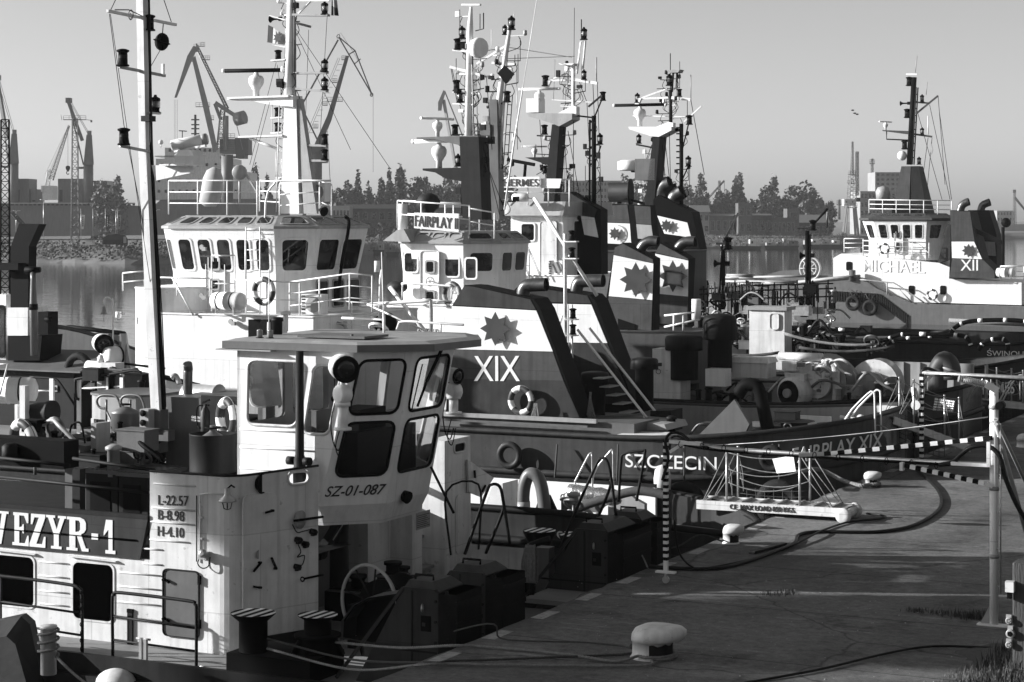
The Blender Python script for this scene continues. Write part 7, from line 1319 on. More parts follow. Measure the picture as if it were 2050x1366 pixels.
winch(t2, pb(1650, 765, 23.0), 0.8, 1.0, LIGHT, WORN); winch(t2, pb(1756, 768, 23.8), 0.72, 0.7, WORN, LIGHT); mb = MB(WORN); c = pb(1602, 785, 22.2); mb.lathe([(.45, 0), (.45, .5), (.38, .55)], c, (-.35, -1, 0), 22); mb.m(BLACK); mb.lathe([(.36, .5), (.36, .57)], c, (-.35, -1, 0), 22); mb.m(LIGHT); mb.lathe([(.13, .5), (.13, .66)], c, (-.35, -1, 0), 14); mb.m(WORN); mb.box(c.x-.5, 22.3, c.z+.4, c.x+.5, 22.9, c.z+.85); mb.lathe([(.12, -.8), (.12, .5)], c+V(.1, .2, 1.0), (1, 0, 0), 12); mb.tube(cat([c+V(.6, .2, .9), c+V(.95, .2, .8), c+V(1.0, .2, .2), c+V(1.0, .2, -.4), c+V(1.3, .2, -.5)], 5), .11, 10); mb.build("winch_motor", t2)
gear(t2, 30, 1555, 1680, 728, 790, 21.9, 22.6, [LIGHT, WORN, WORN, MID, LIGHT], 21); gear(t2, 12, 1690, 1790, 755, 800, 21.6, 24, [LIGHT, MID, DARK], 22)
mb = MB(RED); P = PB(((1875, 830), (1878, 750), (1880, 735), (1892, 722), (1903, 735), (1905, 760)), 23); mb.tube(cat(P, 5), 0.27, 16); mb.m(LIGHT); mb.torus(P[-2]+V(.0, 0, -.05), 0.26, 0.04, (0.3, 0, 1), 16, 5); mb.build("gooseneck_vent", t2)
mb = MB(LIGHT); A, B = pb(1775, 770, 26.5), pb(2010, 738, 26.5); mb.box(A.x, 26.5, A.z-0.2, min(B.x, -0.8), 26.6, B.z+0.1)
for k in range(7): x = A.x+(B.x-A.x)*k/7; mb.box(x, 26.42, A.z-.2, x+0.04, 26.5, B.z+.1)
mb.build("inner_bulwark", t2)
stair_rails(t2, ((1689, 895), (1692, 840), (1740, 790), (1750, 788), (1752, 796), (1752, 870)), 17.8, 0.5, STEEL, 0.022) if False else stair_rails(xt, ((1689, 892), (1693, 838), (1737, 789), (1748, 786), (1751, 796), (1752, 870)), 13.0, 0.5, WHITE, 0.024)
for x in (1940, 2006): stair_rails(t2, ((x-25, 842), (x+2, 790), (x+22, 758), (x+34, 754), (x+36, 762), (x+36, 800)), 23.5, 0.5, STEEL, 0.024)
rg = Rig(t2, 24.0, DARK); rg.plate([(936, 440), (930, 275), (968, 275), (975, 440)], 0.7); rg.plate([(843, 276), (965, 272), (965, 300), (930, 292), (880, 280), (843, 279)], 0.6, MID); rg.plate([(855, 338), (940, 336), (940, 365), (900, 358), (880, 346), (855, 342)], 0.6, DARK)
rg.pole([(938, 275), (941, 60), (943, 14)], [0.14, 0.11, 0.05], WHITE); rg.pole([(970, 440), (955, 270)], 0.1, DARK); rg.bar((925, 10), (962, 10), 0.12, 0.06, WHITE); rg.radar((876, 274), 0.75, RADAR_W, 1.2); rg.radar((879, 338), 1.15, RADAR_W, -0.1)
rg.bar((901, 134), (975, 154), 0.08, m=WHITE); rg.bar((908, 101), (942, 104), 0.16, 0.05, WHITE); rg.bar((916, 80), (958, 80), 0.1, 0.04, WHITE); rg.pole([(952, 62), (968, 58), (968, 26)], 0.02, DARK); rg.pole([(961, 58), (961, 28)], 0.015)
for x, y, l in ((916, 100, SIDEL), (925, 78, NAV), (914, 183, SIDEL), (921, 206, NAV), (911, 272, SIDEL), (917, 334, NAV)): rg.light((x, y), 0.5, l)
for y in (185, 208): rg.bar((908, y), (948, y+2), 0.16, 0.04, WHITE)
rg.mb.m(WHITE); rg.mb.lathe([(0.3, -.15), (0.34, 0), (0.3, .15)], rg.K((958, 96)), (1, -.4, 0), 12); rg.ladder((952, 270), (949, 130), 0.3, 0.016, 0.3, WHITE); rg.ladder((930, 430), (930, 285), 0.4, 0.02, 0.35, DARK)
for p in (((903, 138), (915, 205)), ((905, 138), (940, 300)), ((974, 156), (985, 300)), ((943, 105), (1005, 98, 2)), ((940, 240), (1010, 420)), ((950, 250), (955, 430)), ((962, 270), (1000, 430))): rg.wire(p, 0.012)
rg.clutter([(942, 270), (941, 30)], 22, .6, 5); rg.clutter([(952, 430), (955, 270)], 14, .7, 6, DARK); rg.wire([(948, 270), (946, 100), (944, 30)], .025)
rg.done("mast")
mb = MB(WHITE); mb.tube(PB(((1010, 420), (1030, 280), (1047, 175)), 22.6), [0.03, 0.03, 0.022], 5); mb.tube(PB(((1047, 175), (1076, -10)), 22.6), 0.011, 5); mb.build("whip_aerial", t2)
rg = Rig(t2, 25.5, STEEL); rg.plate([(975, 440), (985, 200), (1000, 200), (1005, 440)], 0.4, MID); rg.pole([(984, 330), (1005, 160), (1020, 60)], [0.13, 0.1, 0.07], WHITE); rg.pole([(995, 430), (1018, 52)], 0.05, WHITE); rg.bar((955, 128), (1020, 88), 0.07); rg.bar((985, 126), (1036, 130), 0.07); rg.light((1024, 60), 0.55); rg.light((1011, 70), 0.4); rg.light((1015, 205), 0.5, SIDEL); rg.bar((1000, 204), (1018, 205), .1, .04); rg.pole([(975, 215), (1010, 205)], 0.05, DARK); rg.pole([(1027, 40), (1030, 25)], 0.01, WHITE)
rg.mb.m(BLACK); c = rg.K((1018, 150)); rg.mb.prism([(c.x-0.3, c.z+.05), (c.x-.05, c.z+.3), (c.x+.3, c.z), (c.x-.02, c.z-.3)], 25.3, 25.35); rg.plate([(963, 250), (988, 250), (988, 272), (963, 272)], 0.5, MID)
for y in range(245, 340, 17): rg.pole([(1000, y), (1006, y), (1006, y+8), (1000, y+8)], 0.015, DARK, 4)
for p in (((1034, 130), (1036, 300)), ((1010, 120), (985, 230)), ((1018, 95), (1145, 115, 14)), ((1008, 118), (1150, 113, 14))): rg.wire(p, 0.012, STEEL)
rg.clutter([(990, 420), (1005, 170), (1018, 70)], 26, .7, 7); rg.ladder((1012, 330), (1022, 190), .3, .016, .3, DARK)
rg.done("mast")
# ---------------- tug with the narrow name sign on its bridge rail ----------------
t3 = thing("harbour_tug", "tug with a narrow name sign on the bridge rail, white wheelhouse and dark slanted funnel", "boat", (-14, 34, 0))
hull(t3, -27, -0.4, 34, 3.6, 1.5, 2.4, DRED, (5, 0.3), (5, 0.15), (0.6, 1.2), cap=DARK)
textpx("HERMES", t3, (1957, 779), (2031, 776), 24, 30.35, LETTER_W)
rbox(t3, pb(1010, 640, 31).x, pb(1170, 640, 31).x, 31, 36.5, 1.5, pb(1080, 552, 31).z, 0.4, WHITE, "deckhouse")
a0, a1 = pb(1020, 470, 31.6).x, pb(1112, 470, 31.6).x
rbox(t3, a0, a1+0.4, 31.6, 35.4, pb(1060, 560, 31.6).z, pb(1060, 432, 31.6).z, 0.15, WHITE, "wheelhouse")
mb = MB(LIGHT); zr = pb(1060, 432, 31.6).z; o = rrect(a1-a0+0.9, 4.4, 0.3); mb.loft([[(a0-0.3+x, 31.3+y, zr) for x, y in o], [(a0-0.1+x*0.93, 31.5+y*0.9, zr+0.5) for x, y in o]]); mb.build("roof", t3)
for x0, x1, y0, y1 in ((1042, 1072, 446, 484), (1088, 1108, 448, 484)): winpx(t3, 31.58, (x0, y0, x1, y1), fm=WHITE, r=0.1)
for k in range(3): win(t3, [V(a1+0.42, 32.2+k*1.0, zr-0.95), V(a1+0.42, 33.0+k*1.0, zr-0.95), V(a1+0.42, 33.0+k, zr-0.15), V(a1+0.42, 32.2+k, zr-0.15)], fm=WHITE)
d = winpx(t3, 31.55, (1081, 443, 1115, 556), fm=WORN, pm=WORN, fw=0.02, r=0.1, proud=0.03, name="side_door"); ac_unit(t3, 1098, 522, 1126, 550, 31.2)
A, B = pb(1003, 376, 31.2), pb(1080, 354, 31.2); mb = MB(WHITE); mb.box(A.x, 31.2, A.z, B.x, 31.25, B.z); sg = mb.build("name_sign", t3); textpx("HERMES", sg, (1008, 366), (1078, 366), 15, 31.19, LETTER_B); slab_px("canvas_dodger", t3, ((1083, 377), (1083, 358), (1124, 358), (1120, 377)), 31.3, 31.34, WHITE)
rails_px("bridge_rail", t3, ((975, 356), (1140, 360)), 31.4, 0.95, 2, WHITE, 0.025, 0.9); rails_px("deck_rail", t3, ((1030, 500), (1060, 505)), 30.9, 1.0, 2, WHITE, 0.025, 0.8)
mb = MB(WHITE); mb.lathe([(0.12, -.3), (0.15, -.25), (0.15, .25), (0.08, .3)], pb(1042, 396, 31.0), (1, 0, 0), 12); mb.tube(PB(((1052, 397), (1072, 398)), 31.0), 0.02, 5); mb.build("bridge_lamp", t3)
for x in (1035, 1057): stair_rails(t3, ((x+25, 556), (x, 500), (x-4, 496), (x-8, 500), (x-8, 560)), 30.8, 0.1, WHITE, 0.02)
funnel(t3, ((1120, 600), (1122, 386), (1140, 384), (1203, 420), (1204, 600)), [(((1163, 432), (1190, 436), (1198, 476), (1170, 470)), WHITE), (((1122, 388), (1140, 386), (1196, 420), (1190, 436), (1124, 425)), DRED)], 32.6, 0.6)
rg = Rig(t3, 33.0, DARK); rg.plate([(1088, 470), (1112, 250), (1127, 250), (1112, 470)], 0.6); rg.plate([(1064, 228), (1153, 228), (1153, 240), (1127, 254), (1113, 248), (1066, 234)], 0.7, LIGHT); rg.plate([(1115, 230), (1150, 212), (1157, 214), (1157, 232)], 0.3, WHITE)
rg.pole([(1148, 232), (1148, 128)], 0.07, WHITE); rg.bar((1072, 198), (1072, 226), 0.55, 0.5, WHITE); rg.radar((1080, 215), 0.85, RADAR_W, 0.15); rg.bar((1104, 162), (1140, 160), 0.06, m=WHITE); rg.plate([(1088, 175), (1098, 175), (1104, 162), (1097, 162)], 0.12, WHITE); rg.bar((1102, 160), (1137, 146), 0.05); rg.pole([(1155, 148), (1163, 84), (1172, 82), (1167, 138)], 0.04, WHITE)
rg.bar((1153, 160), (1196, 167), 0.1, m=WHITE); rg.light((1092, 173), 0.55, SIDEL); rg.light((1169, 80), 0.55); rg.light((1169, 160), 0.45); rg.light((1090, 270), 0.5, SIDEL); rg.light((1091, 348), 0.4, SIDEL); rg.bar((1078, 272), (1115, 274), .3, .05, DARK)
rg.plate([(1058, 316), (1108, 315), (1105, 332), (1095, 328)], 0.6, DARK); rg.radar((1070, 315), 0.5, RADAR_W, 0.5); rg.bar((1016, 320), (1070, 330), 0.12, m=BLACK); rg.pole([(1052, 330), (1050, 355)], 0.06, BLACK)
rg.pole([(1189, 430), (1189, 232)], 0.09, BLACK); rg.pole([(1180, 430), (1181, 240)], 0.04, BLACK); rg.bar((1155, 232), (1189, 236), 0.06, m=BLACK); rg.bar((1178, 214), (1211, 186), 0.06, m=DARK); rg.pole([(1190, 235), (1208, 192)], 0.03, DARK); rg.light((1207, 202), 0.45, SIDEL); rg.light((1201, 290), 0.5); rg.pole([(1190, 330), (1203, 292), (1190, 290)], 0.03, BLACK)
for y in range(244, 345, 17): rg.pole([(1186, y), (1178, y+4), (1186, y-3)], 0.02, BLACK, 4)
rg.bar((1105, 200), (1185, 205), 0.03, m=WHITE); rg.plate([(1123, 128), (1155, 128), (1150, 132), (1128, 131)], 0.5, WHITE); rg.pole([(1194, 167), (1194, 115)], 0.025, LIGHT); rg.pole([(1164, 80), (1164, 39)], 0.02, BLACK); rg.pole([(1149, 130), (1150, 16)], 0.01, BLACK)
rg.mb.m(WHITE); rg.mb.torus(rg.K((1028, 295)), 0.5, 0.03, (1, 0.4, 0), 16, 5, (-1.2, 1.2)); rg.mb.torus(rg.K((1020, 295)), 0.55, 0.03, (1, -0.5, 0), 16, 5, (-1.2, 1.2))
for p in (((1160, 165), (1175, 205), (1180, 300)), ((1187, 168), (1190, 240)), ((1128, 250), (1140, 420)), ((1148, 135), (1148, 240), (1148, 420)), ((1137, 262), (1165, 420)), ((1080, 232), (1088, 350)), ((1196, 170), (1204, 420)), ((1110, 330), (1074, 350))): rg.wire(p, 0.013)
rg.clutter([(1112, 430), (1120, 250)], 18, .8, 8); rg.clutter([(1148, 225), (1148, 130)], 12, .6, 9); rg.clutter([(1187, 420), (1188, 240)], 10, .4, 10, DARK)
for x in (1108, 1127, 1162): rg.wire([(x, 200), (x+3, 120 if x != 1127 else 145)], .012, LIGHT)
rg.done("mast")
mb = MB(WORN); A, B = pb(1500, 660, 31.4), pb(1576, 612, 31.4); mb.box(A.x, 31.4, 1.5, B.x-0.1, 32.2, B.z-.15); mb.m(LIGHT); mb.box(A.x-.08, 31.32, B.z-0.17, B.x, 32.3, B.z-.05); mb.build("deckhouse_aft", t3)
winpx(t3, 31.38, (1541, 627, 1560, 660), fm=WORN, pm=WORN, fw=0.02, proud=0.04, name="side_door")
gear(t3, 30, 1400, 1660, 650, 700, 33.6, 36, [DARK, BLACK, MID, LIGHT, DARK], 31)
gear(t3, 34, 1395, 1500, 640, 690, 31.2, 33.4, [BLACK, DARK, DARK, MID, WORN], 32); gear(t3, 34, 1585, 1760, 655, 705, 31.2, 34, [BLACK, DARK, DARK, MID, LIGHT], 33); gear(t2, 24, 1310, 1560, 770, 805, 21, 24, [BLACK, DARK, MID, DARK], 34)
for k, (x0, y0, x1, y1, b) in enumerate(((1400, 700, 1560, 706, 30.7), (1570, 668, 1750, 690, 31.2), (1600, 696, 1790, 694, 30.6), (1420, 690, 1500, 676, 32), (1650, 672, 1900, 662, 34))):
    mb = MB(ROPE if k % 2 else DROPE); mb.tube(sag(pb(x0, y0, b), pb(x1, y1, b), .15), .05, 6); top(mb, "mooring_rope", "heavy hawser stretched over the dark after decks among the middle tugs", "rope", pb(x0, y0, b), "hawsers over the dark after decks")
# black towing gallows with white bands, seen over the sterns
def gallows(root, pts, b, r=0.1, seed=0, nm="towing_gallows"):
    r *= .62; mb = MB(BLACK); P = cat(PB(pts, b), 6); mb.tube(P, r, 8); rn = random.Random(seed); mb.m(LETTER_W)
    for k in range(4, len(P)-2, 5): mb.tube([P[k], P[k].lerp(P[k+1], 0.9)], r*1.015, 8)
    return mb.build(nm, root)
gallows(t3, ((1762, 700), (1768, 685), (1795, 672), (1830, 669), (1910, 671), (1935, 676), (1945, 695)), 31.6, 0.11, 1); gallows(t3, ((1770, 702), (1778, 690), (1800, 680), (1850, 674), (1900, 675)), 33.5, 0.09, 2); gallows(t3, ((1960, 702), (1970, 686), (2000, 678), (2016, 685), (2018, 702)), 32.2, 0.12, 3); gallows(t3, ((1700, 688), (1760, 684), (1770, 690)), 31.5, 0.07, 4)
# ---------------- two darker tugs behind ----------------
t4 = thing("harbour_tug", "tug with flat-topped star funnels and dark ducts behind the front star funnels", "boat", (-14, 44, 0))
hull(t4, -27, -0.5, 44, 3.8, 1.5, 2.95, DRED, (2.2, 0.6), (5, 0.15), (0.6, 1.0), cap=DARK)
textpx("ŚWINOUJŚCIE", t4, (1976, 707), (2092, 710), 18, 40.05, LETTER_W)
rbox(t4, pb(1120, 560, 41).x, pb(1312, 560, 41).x, 41, 47, 1.5, pb(1200, 505, 41).z, 0.3, DRED, "deckhouse")
funnel(t4, ((1205, 500), (1210, 412), (1222, 408), (1300, 411), (1312, 500)), [(((1208, 446), (1261, 448), (1264, 490), (1205, 487)), WHITE), (((1210, 412), (1256, 410), (1261, 447), (1208, 445)), RED), (((1274, 449), (1304, 451), (1308, 480), (1277, 478)), LIGHT), (((1270, 412), (1302, 414), (1304, 450), (1274, 448)), RED)], 40.9, 0.6, (), (1233, 468, 13))
f = t4.children[-1]; mb = MB(LIGHT); c = pb(1238, 469, 40.87); n = 20
mb.loft([[V(c.x+0.36*cos(t), 40.86, c.z+0.36*sin(t)) for t in [PI*1.6+PI*0.9*k/n for k in range(n+1)]], [V(c.x-0.03+0.33*cos(t), 40.86, c.z+0.33*sin(t)) for t in [PI*1.6+PI*0.9*k/n for k in range(n+1)]]], False, False); mb.build("crescent_emblem", f)
funnel(t4, ((1305, 500), (1308, 400), (1318, 390), (1385, 425), (1400, 500)), [(((1316, 432), (1376, 446), (1384, 476), (1330, 468)), WHITE)], 44.5, 0.9, [(((1325, 408), (1324, 385), (1332, 372), (1342, 367)), 0.32), (((1346, 415), (1350, 396), (1360, 388), (1366, 384)), 0.3)], (1336, 452, 13))
mb = MB(DARK); mb.lathe([(0.4, -0.4), (0.4, 0.4), (0.55, 0.42), (0.55, 0.5)], pb(1240, 385, 42), (1, 0.2, 0), 16); mb.bar(pb(1245, 395, 42), pb(1290, 408, 42), 0.1); mb.tube(PB(((1240, 408), (1240, 392)), 42), 0.1, 6); mb.build("roof_searchlight", t4)
gallows(t4, ((1905, 668), (1912, 656), (1940, 644), (2000, 641), (2050, 643), (2090, 650)), 41.2, 0.13, 5); gallows(t4, ((1570, 655), (1640, 656), (1720, 664)), 41, 0.1, 6)
mb = MB(ROPE); mb.tube([pb(1600, 660, 40.2), pb(1720, 680, 36)], 0.09, 8); top(mb, "fender_pole", "pale spar slanting over the dark stern rails left of the banded gallows", "spar", pb(1600, 660, 40.2)); mb = MB(ROPE); mb.tube([pb(1900, 642, 45), pb(2060, 650, 45)], 0.09, 8); top(mb, "fender_pole", "pale spar lying level above the banded gallows at right", "spar", pb(1900, 642, 45))
gear(t4, 60, 1400, 1680, 575, 650, 41, 47, [BLACK, DARK, MID, LIGHT, BLACK, STEEL], 41)
mb = MB(DARK); rn = random.Random(17)
for k in range(78): x = 1400+rn.uniform(0, 280); y = 560+rn.uniform(0, 24); b = rn.uniform(42, 50); A = pb(x, y, b); mb.tube([A, A-V(0, 0, rn.uniform(0.5, 1.3))], rn.choice((0.02, 0.03, 0.035)), 4)
for y in (572, 582, 598): mb.tube(PB(((1400, y+8), (1500, y), (1668, y-4)), 43), 0.03, 5)
mb.m(STEEL)
for k in range(14): A = pb(1418+k*6.5, 572, 42.5); mb.tube([A, A-V(0, 0, 0.35)], 0.02, 4)
build_each(mb, "deck_rail", t4)
mb = MB(LIGHT); rn = random.Random(19)
for k in range(10): A = pb(1430+rn.uniform(0, 120), 550+rn.uniform(0, 18), 50); mb.tube([A, A+V(rn.uniform(.8, 3), 0, rn.uniform(-.15, .15))], 0.06, 5)
build_each(mb, "hatch_coaming", t4)
rg = Rig(t4, 46, DARK); rg.pole([(1448, 620), (1448, 500)], 0.09, BLACK); rg.pole([(1440, 600), (1446, 490)], 0.04); rg.light((1458, 500), 0.7, SIDEL); rg.pole([(1448, 485), (1478, 427)], 0.05, LIGHT); rg.horn((1455, 528), 1.0); rg.bar((1435, 488), (1465, 488), .2, .1); rg.done("light_mast")
rg = Rig(t4, 46, DARK); rg.pole([(1616, 610), (1616, 462)], 0.09, BLACK); rg.pole([(1622, 610), (1621, 470)], 0.05); rg.pole([(1620, 458), (1657, 418)], 0.05, DARK); rg.bar((1598, 458), (1626, 458), 0.25, 0.06); rg.light((1627, 462), 0.6, SIDEL); rg.horn((1625, 512), 0.9); rg.mb.m(LIGHT); rg.done("light_mast")
flag(0, ((1654, 424), (1659, 425), (1658, 458), (1652, 452)), 46.2, CLOTH, "furled pale flag on the thin stern staff by the floodlight post"); flag(0, ((1470, 430), (1474, 432), (1474, 466), (1470, 462)), 46.2, LIGHT, "furled flag hanging from the short stern mast right of the star funnels")
rg = Rig(t4, 45.0, DARK); rg.plate([(1290, 470), (1315, 270), (1328, 270), (1312, 470)], 0.8); rg.plate([(1266, 255), (1352, 255), (1352, 262), (1327, 275), (1312, 274), (1268, 260)], 0.9, WHITE); rg.plate([(1312, 256), (1340, 245), (1350, 246), (1350, 257)], 0.3, WHITE); rg.pole([(1343, 256), (1342, 180)], 0.08, DARK); rg.pole([(1345, 185), (1348, 142), (1356, 140), (1354, 178)], 0.05); rg.plate([(1338, 142), (1365, 140), (1362, 146), (1345, 147)], 0.5, LIGHT)
rg.bar((1280, 198), (1338, 196), 0.07, m=WHITE); rg.bar((1280, 198), (1336, 178), 0.06); rg.plate([(1272, 209), (1280, 209), (1285, 197), (1278, 197)], 0.15); rg.bar((1345, 196), (1383, 200), 0.12, m=WHITE); rg.radar((1281, 253), 1.15, RADAR_D, 0.1); rg.bar((1267, 232), (1372, 234), 0.04, m=WHITE); rg.bar((1370, 244), (1404, 213), 0.06)
rg.light((1340, 172), 0.6); rg.light((1276, 206), 0.5); rg.light((1360, 194), 0.45, SIDEL); rg.light((1380, 250), 0.55, SIDEL); rg.light((1378, 334), 0.55); rg.light((1279, 288), 0.5); rg.bar((1276, 290), (1312, 297), .3, .06, DARK); rg.pole([(1364, 440), (1364, 248)], 0.09, BLACK); rg.pole([(1345, 259), (1366, 262)], 0.06); rg.pole([(1366, 300), (1378, 250)], 0.03); rg.pole([(1366, 360), (1377, 335)], 0.03)
for y in range(256, 345, 12): rg.pole([(1354, y), (1362, y)], 0.03, BLACK, 4)
rg.mb.m(WHITE); rg.mb.lathe([(0.45, 0), (0.5, .05), (0.5, .38), (0.3, .45)], rg.K((1260, 342)), n=16); rg.bar((1265, 343), (1300, 345), .2, .1, DARK); rg.mb.m(MID); rg.mb.cbox(rg.K((1298, 340)), 0.9, 0.8, 0.9); rg.pole([(1342, 180), (1342, 107)], 0.02, DARK); rg.pole([(1383, 198), (1383, 150)], 0.02, LIGHT)
for p in (((1383, 200), (1410, 350)), ((1376, 200), (1376, 250)), ((1325, 275), (1335, 400)), ((1330, 270), (1345, 400)), ((1340, 262), (1343, 400)), ((1305, 290), (1290, 330))): rg.wire(p, 0.015)
rg.clutter([(1310, 440), (1320, 275)], 16, .9, 11); rg.clutter([(1343, 250), (1345, 150)], 14, .7, 12); rg.clutter([(1364, 420), (1364, 255)], 8, .4, 13, DARK)
rg.done("mast")
# ---------------- white tug with the raised name, far right ----------------
bm = 109.0
mt = thing("harbour_tug", "white tug lying apart at the far right with raised white name letters and numeral funnel", "boat", (-24, 112, 0))
def X(y, x=1850, b=bm): return pb(x, y, b).z
hb_ = 112.5
mb = MB(MID); op = az_(((1590, 568), (1672, 560), (1722, 556), (1755, 578), (1820, 606), (1880, 610), (2060, 614), (2060, 668), (1650, 668), (1590, 640)), bm-0.6)
mb.prism(op, bm-0.6, bm+7); mb.m(DARK)
for k in range(34): t = k/33; p = (1660+100*t/.6, 592+6*t/.6) if t < .6 else (1760+55*(t-.6)/.4, 598+42*(t-.6)/.4); c = pb(*p, bm-.66); mb.box(c.x-.05, bm-.72, c.z-.35, c.x+.05, bm-.6, c.z+.35)
mb.bar(pb(1660, 592, bm-.62), pb(1760, 598, bm-.62), .06, .6); mb.bar(pb(1760, 598, bm-.62), pb(1815, 640, bm-.62), .06, .6); mb.m(LIGHT); P = PB(((1590, 566), (1672, 557), (1722, 553)), bm-0.65); mb.tube(P, 0.12, 5); mb.build("hull", mt)
slab_px("deckhouse", mt, ((1668, 556), (1668, 517), (1684, 508), (1880, 527), (1903, 536), (1903, 558), (2045, 566), (2045, 611), (1822, 605), (1760, 578), (1722, 554)), bm, bm+6, WHITE)
for x, y in ((1700, 533), (1825, 581), (1888, 581)): winpx(mt, bm-0.01, (x-6, y-9, x+6, y+9), fm=BLACK, pm=BLACK, r=0.12)
textpx("MICHAEL", mt, (1728, 532), (1852, 536), 24, bm-0.01, WHITE, depth=0.022)
aa, ab = pb(1722, 480, bm+0.6).x, pb(1892, 480, bm+0.6).x
wheelhouse(mt, octa(aa+0.4, ab-0.5, bm+0.6, bm+5, 0.9), X(522), X(480), X(449), X(442), X(427), 0.45, 0.7, [4, 1, 2, 1, 0, 1, 2, 1], rm=RED, gap=0.22)
mb = MB(RED); mb.loft([[V(p[0], p[1], X(441)) for p in octa(aa-.2, ab+.2, bm, bm+5.6, 1.0)], [V(p[0], p[1], X(437)) for p in octa(aa-.2, ab+.2, bm, bm+5.6, 1.0)], [V(p[0], p[1], X(428)) for p in octa(aa+.8, ab-.8, bm+1, bm+4.6, .6)]]); mb.build("roof", mt)
d = winpx(mt, bm+0.5, (1790, 449, 1808, 508), fm=WHITE, pm=WHITE, fw=0.04, proud=0.06, name="side_door")
for y0, y1 in ((451, 478), (485, 501)): winpx(mt, bm+0.42, (1793, y0, 1803, y1), fm=LIGHT, r=0.1)
for pts, b, h in ((((1690, 478), (1728, 478)), bm+0.2, 1.0), (((1728, 482), (1860, 486)), bm-0.1, 1.1), (((1740, 400), (1905, 402)), bm+1, 1.0), (((1740, 400), (1905, 402)), bm+5, 1.0), (((2003, 533), (2050, 533)), bm-.2, 1.1)): rails_px("rail", mt, pts, b, h, 3, WHITE, 0.035, 1.1)
mb = MB(RED); mb.loft([[V(pb(x, 440, bm+2).x, b, X(438)) for x, b in ((1786, bm+1.5), (1822, bm+1.5), (1822, bm+4), (1786, bm+4))], [V(pb(x, 330, bm+2).x, b, X(331)) for x, b in ((1803, bm+2.2), (1822, bm+2.2), (1822, bm+3.4), (1803, bm+3.4))]]); mb.m(DARK); mb.loft([[V(pb(x, 440, bm+2).x, b, X(438)) for x, b in ((1824, bm+1.6), (1860, bm+1.6), (1860, bm+4), (1824, bm+4))], [V(pb(x, 330, bm+2).x, b, X(331)) for x, b in ((1823, bm+2.2), (1838, bm+2.2), (1838, bm+3.4), (1823, bm+3.4))]]); mb.build("mast_tower", mt)
rg = Rig(mt, bm+3, DARK); rg.pole([(1820, 330), (1830, 155)], 0.2, BLACK); rg.ladder((1828, 330), (1836, 175), 0.5, 0.05, 0.5, DARK); rg.plate([(1769, 261), (1822, 263), (1822, 270), (1770, 263)], 0.8, RED); rg.bar((1824, 268), (1866, 274), 0.14); rg.bar((1834, 205), (1862, 207), 0.12); rg.bar((1834, 228), (1878, 192), 0.12); rg.bar((1814, 149), (1836, 149), 0.12, m=WHITE); rg.pole([(1832, 148), (1836, 112)], 0.03, LIGHT); rg.pole([(1775, 263), (1775, 279), (1820, 281)], 0.05, DARK)
for x, y in ((1820, 172), (1816, 236), (1811, 299)): rg.light((x, y), 0.9, SIDEL); rg.bar((x-4, y), (x+9, y), .2, .06, DARK)
for x, y in ((1846, 205), (1846, 271), (1840, 330)): rg.light((x, y), 0.7)
rg.radar((1773, 261), 0.8, RADAR_W, 1.2); rg.horn((1818, 207), 1.1); rg.mb.m(WHITE); rg.mb.sphere(rg.K((1806, 312)), 0.36, 14, 10); rg.pole([(1854, 190), (1856, 165)], 0.03, LIGHT); rg.pole([(1858, 270), (1858, 232)], 0.04, WHITE); rg.plate([(1864, 285), (1868, 300), (1865, 310), (1862, 300)], .1, CLOTH)
for p in (((1878, 192), (1892, 370)), ((1880, 220), (1905, 400)), ((1861, 210), (1902, 400)), ((1837, 225), (1886, 400)), ((1866, 276), (1856, 380)), ((1858, 276), (1848, 350))): rg.wire(p, 0.02)
rg.done("mast")
funnel(mt, ((1900, 558), (1903, 485), (1902, 421), (1942, 423), (1952, 462), (1966, 520), (1970, 521), (1992, 543), (1992, 558)), [(((1905, 484), (1950, 484), (1966, 519), (1906, 517)), WHITE), (((1902, 422), (1942, 424), (1951, 483), (1905, 483)), RED), (((1906, 518), (1968, 520), (1991, 543), (1991, 558), (1901, 556)), RED)], bm-0.5, 2.2, [(((1922, 424), (1926, 412), (1934, 406), (1940, 404)), 0.28)], (1940, 502, 14), ("XII", (1923, 531), (1958, 531), 22))
funnel(mt, ((1940, 540), (1938, 421), (1980, 421), (1995, 470), (1996, 540)), [(((1952, 482), (1992, 485), (1994, 513), (1960, 510)), LIGHT)], bm+4, 1.5, [(((1963, 424), (1967, 412), (1976, 407), (1982, 405)), 0.28)])
mb = MB(DARK); mb.box(pb(1752, 420, bm+1).x, bm+1, X(420), pb(1787, 420, bm+1).x, bm+1.3, X(401)); mb.build("fire_screen", mt); mb = MB(LIGHT); mb.lathe([(0.5, 0), (0.55, .6), (0.4, .9), (0, 1.0)], pb(1768, 400, bm+2), n=12); mb.build("radar_cover", mt)
mb = MB(BLACK); mb.tube(PB(((2008, 540), (2008, 455)), bm), 0.12, 6); mb.horn if False else mb.sphere(pb(2014, 446, bm), .35, 8, 6); mb.bar(pb(1950, 460, bm), pb(2005, 486, bm), 0.3); mb.build("crane_post", mt)
raft(pb(2013, 546, bm-0.3), 1.3, 0.33, (1, -.1, 0), "white liferaft canister behind the right end rail of the far white tug")
for x, y, l in ((1770, 498, "lifebuoy on the bridge rail of the far white tug"), (1866, 590, "lifebuoy on the lower deckhouse wall of the far white tug")): buoy(pb(x, y, bm-0.35), (0, 1, 0), 0.33, 0.085, l)
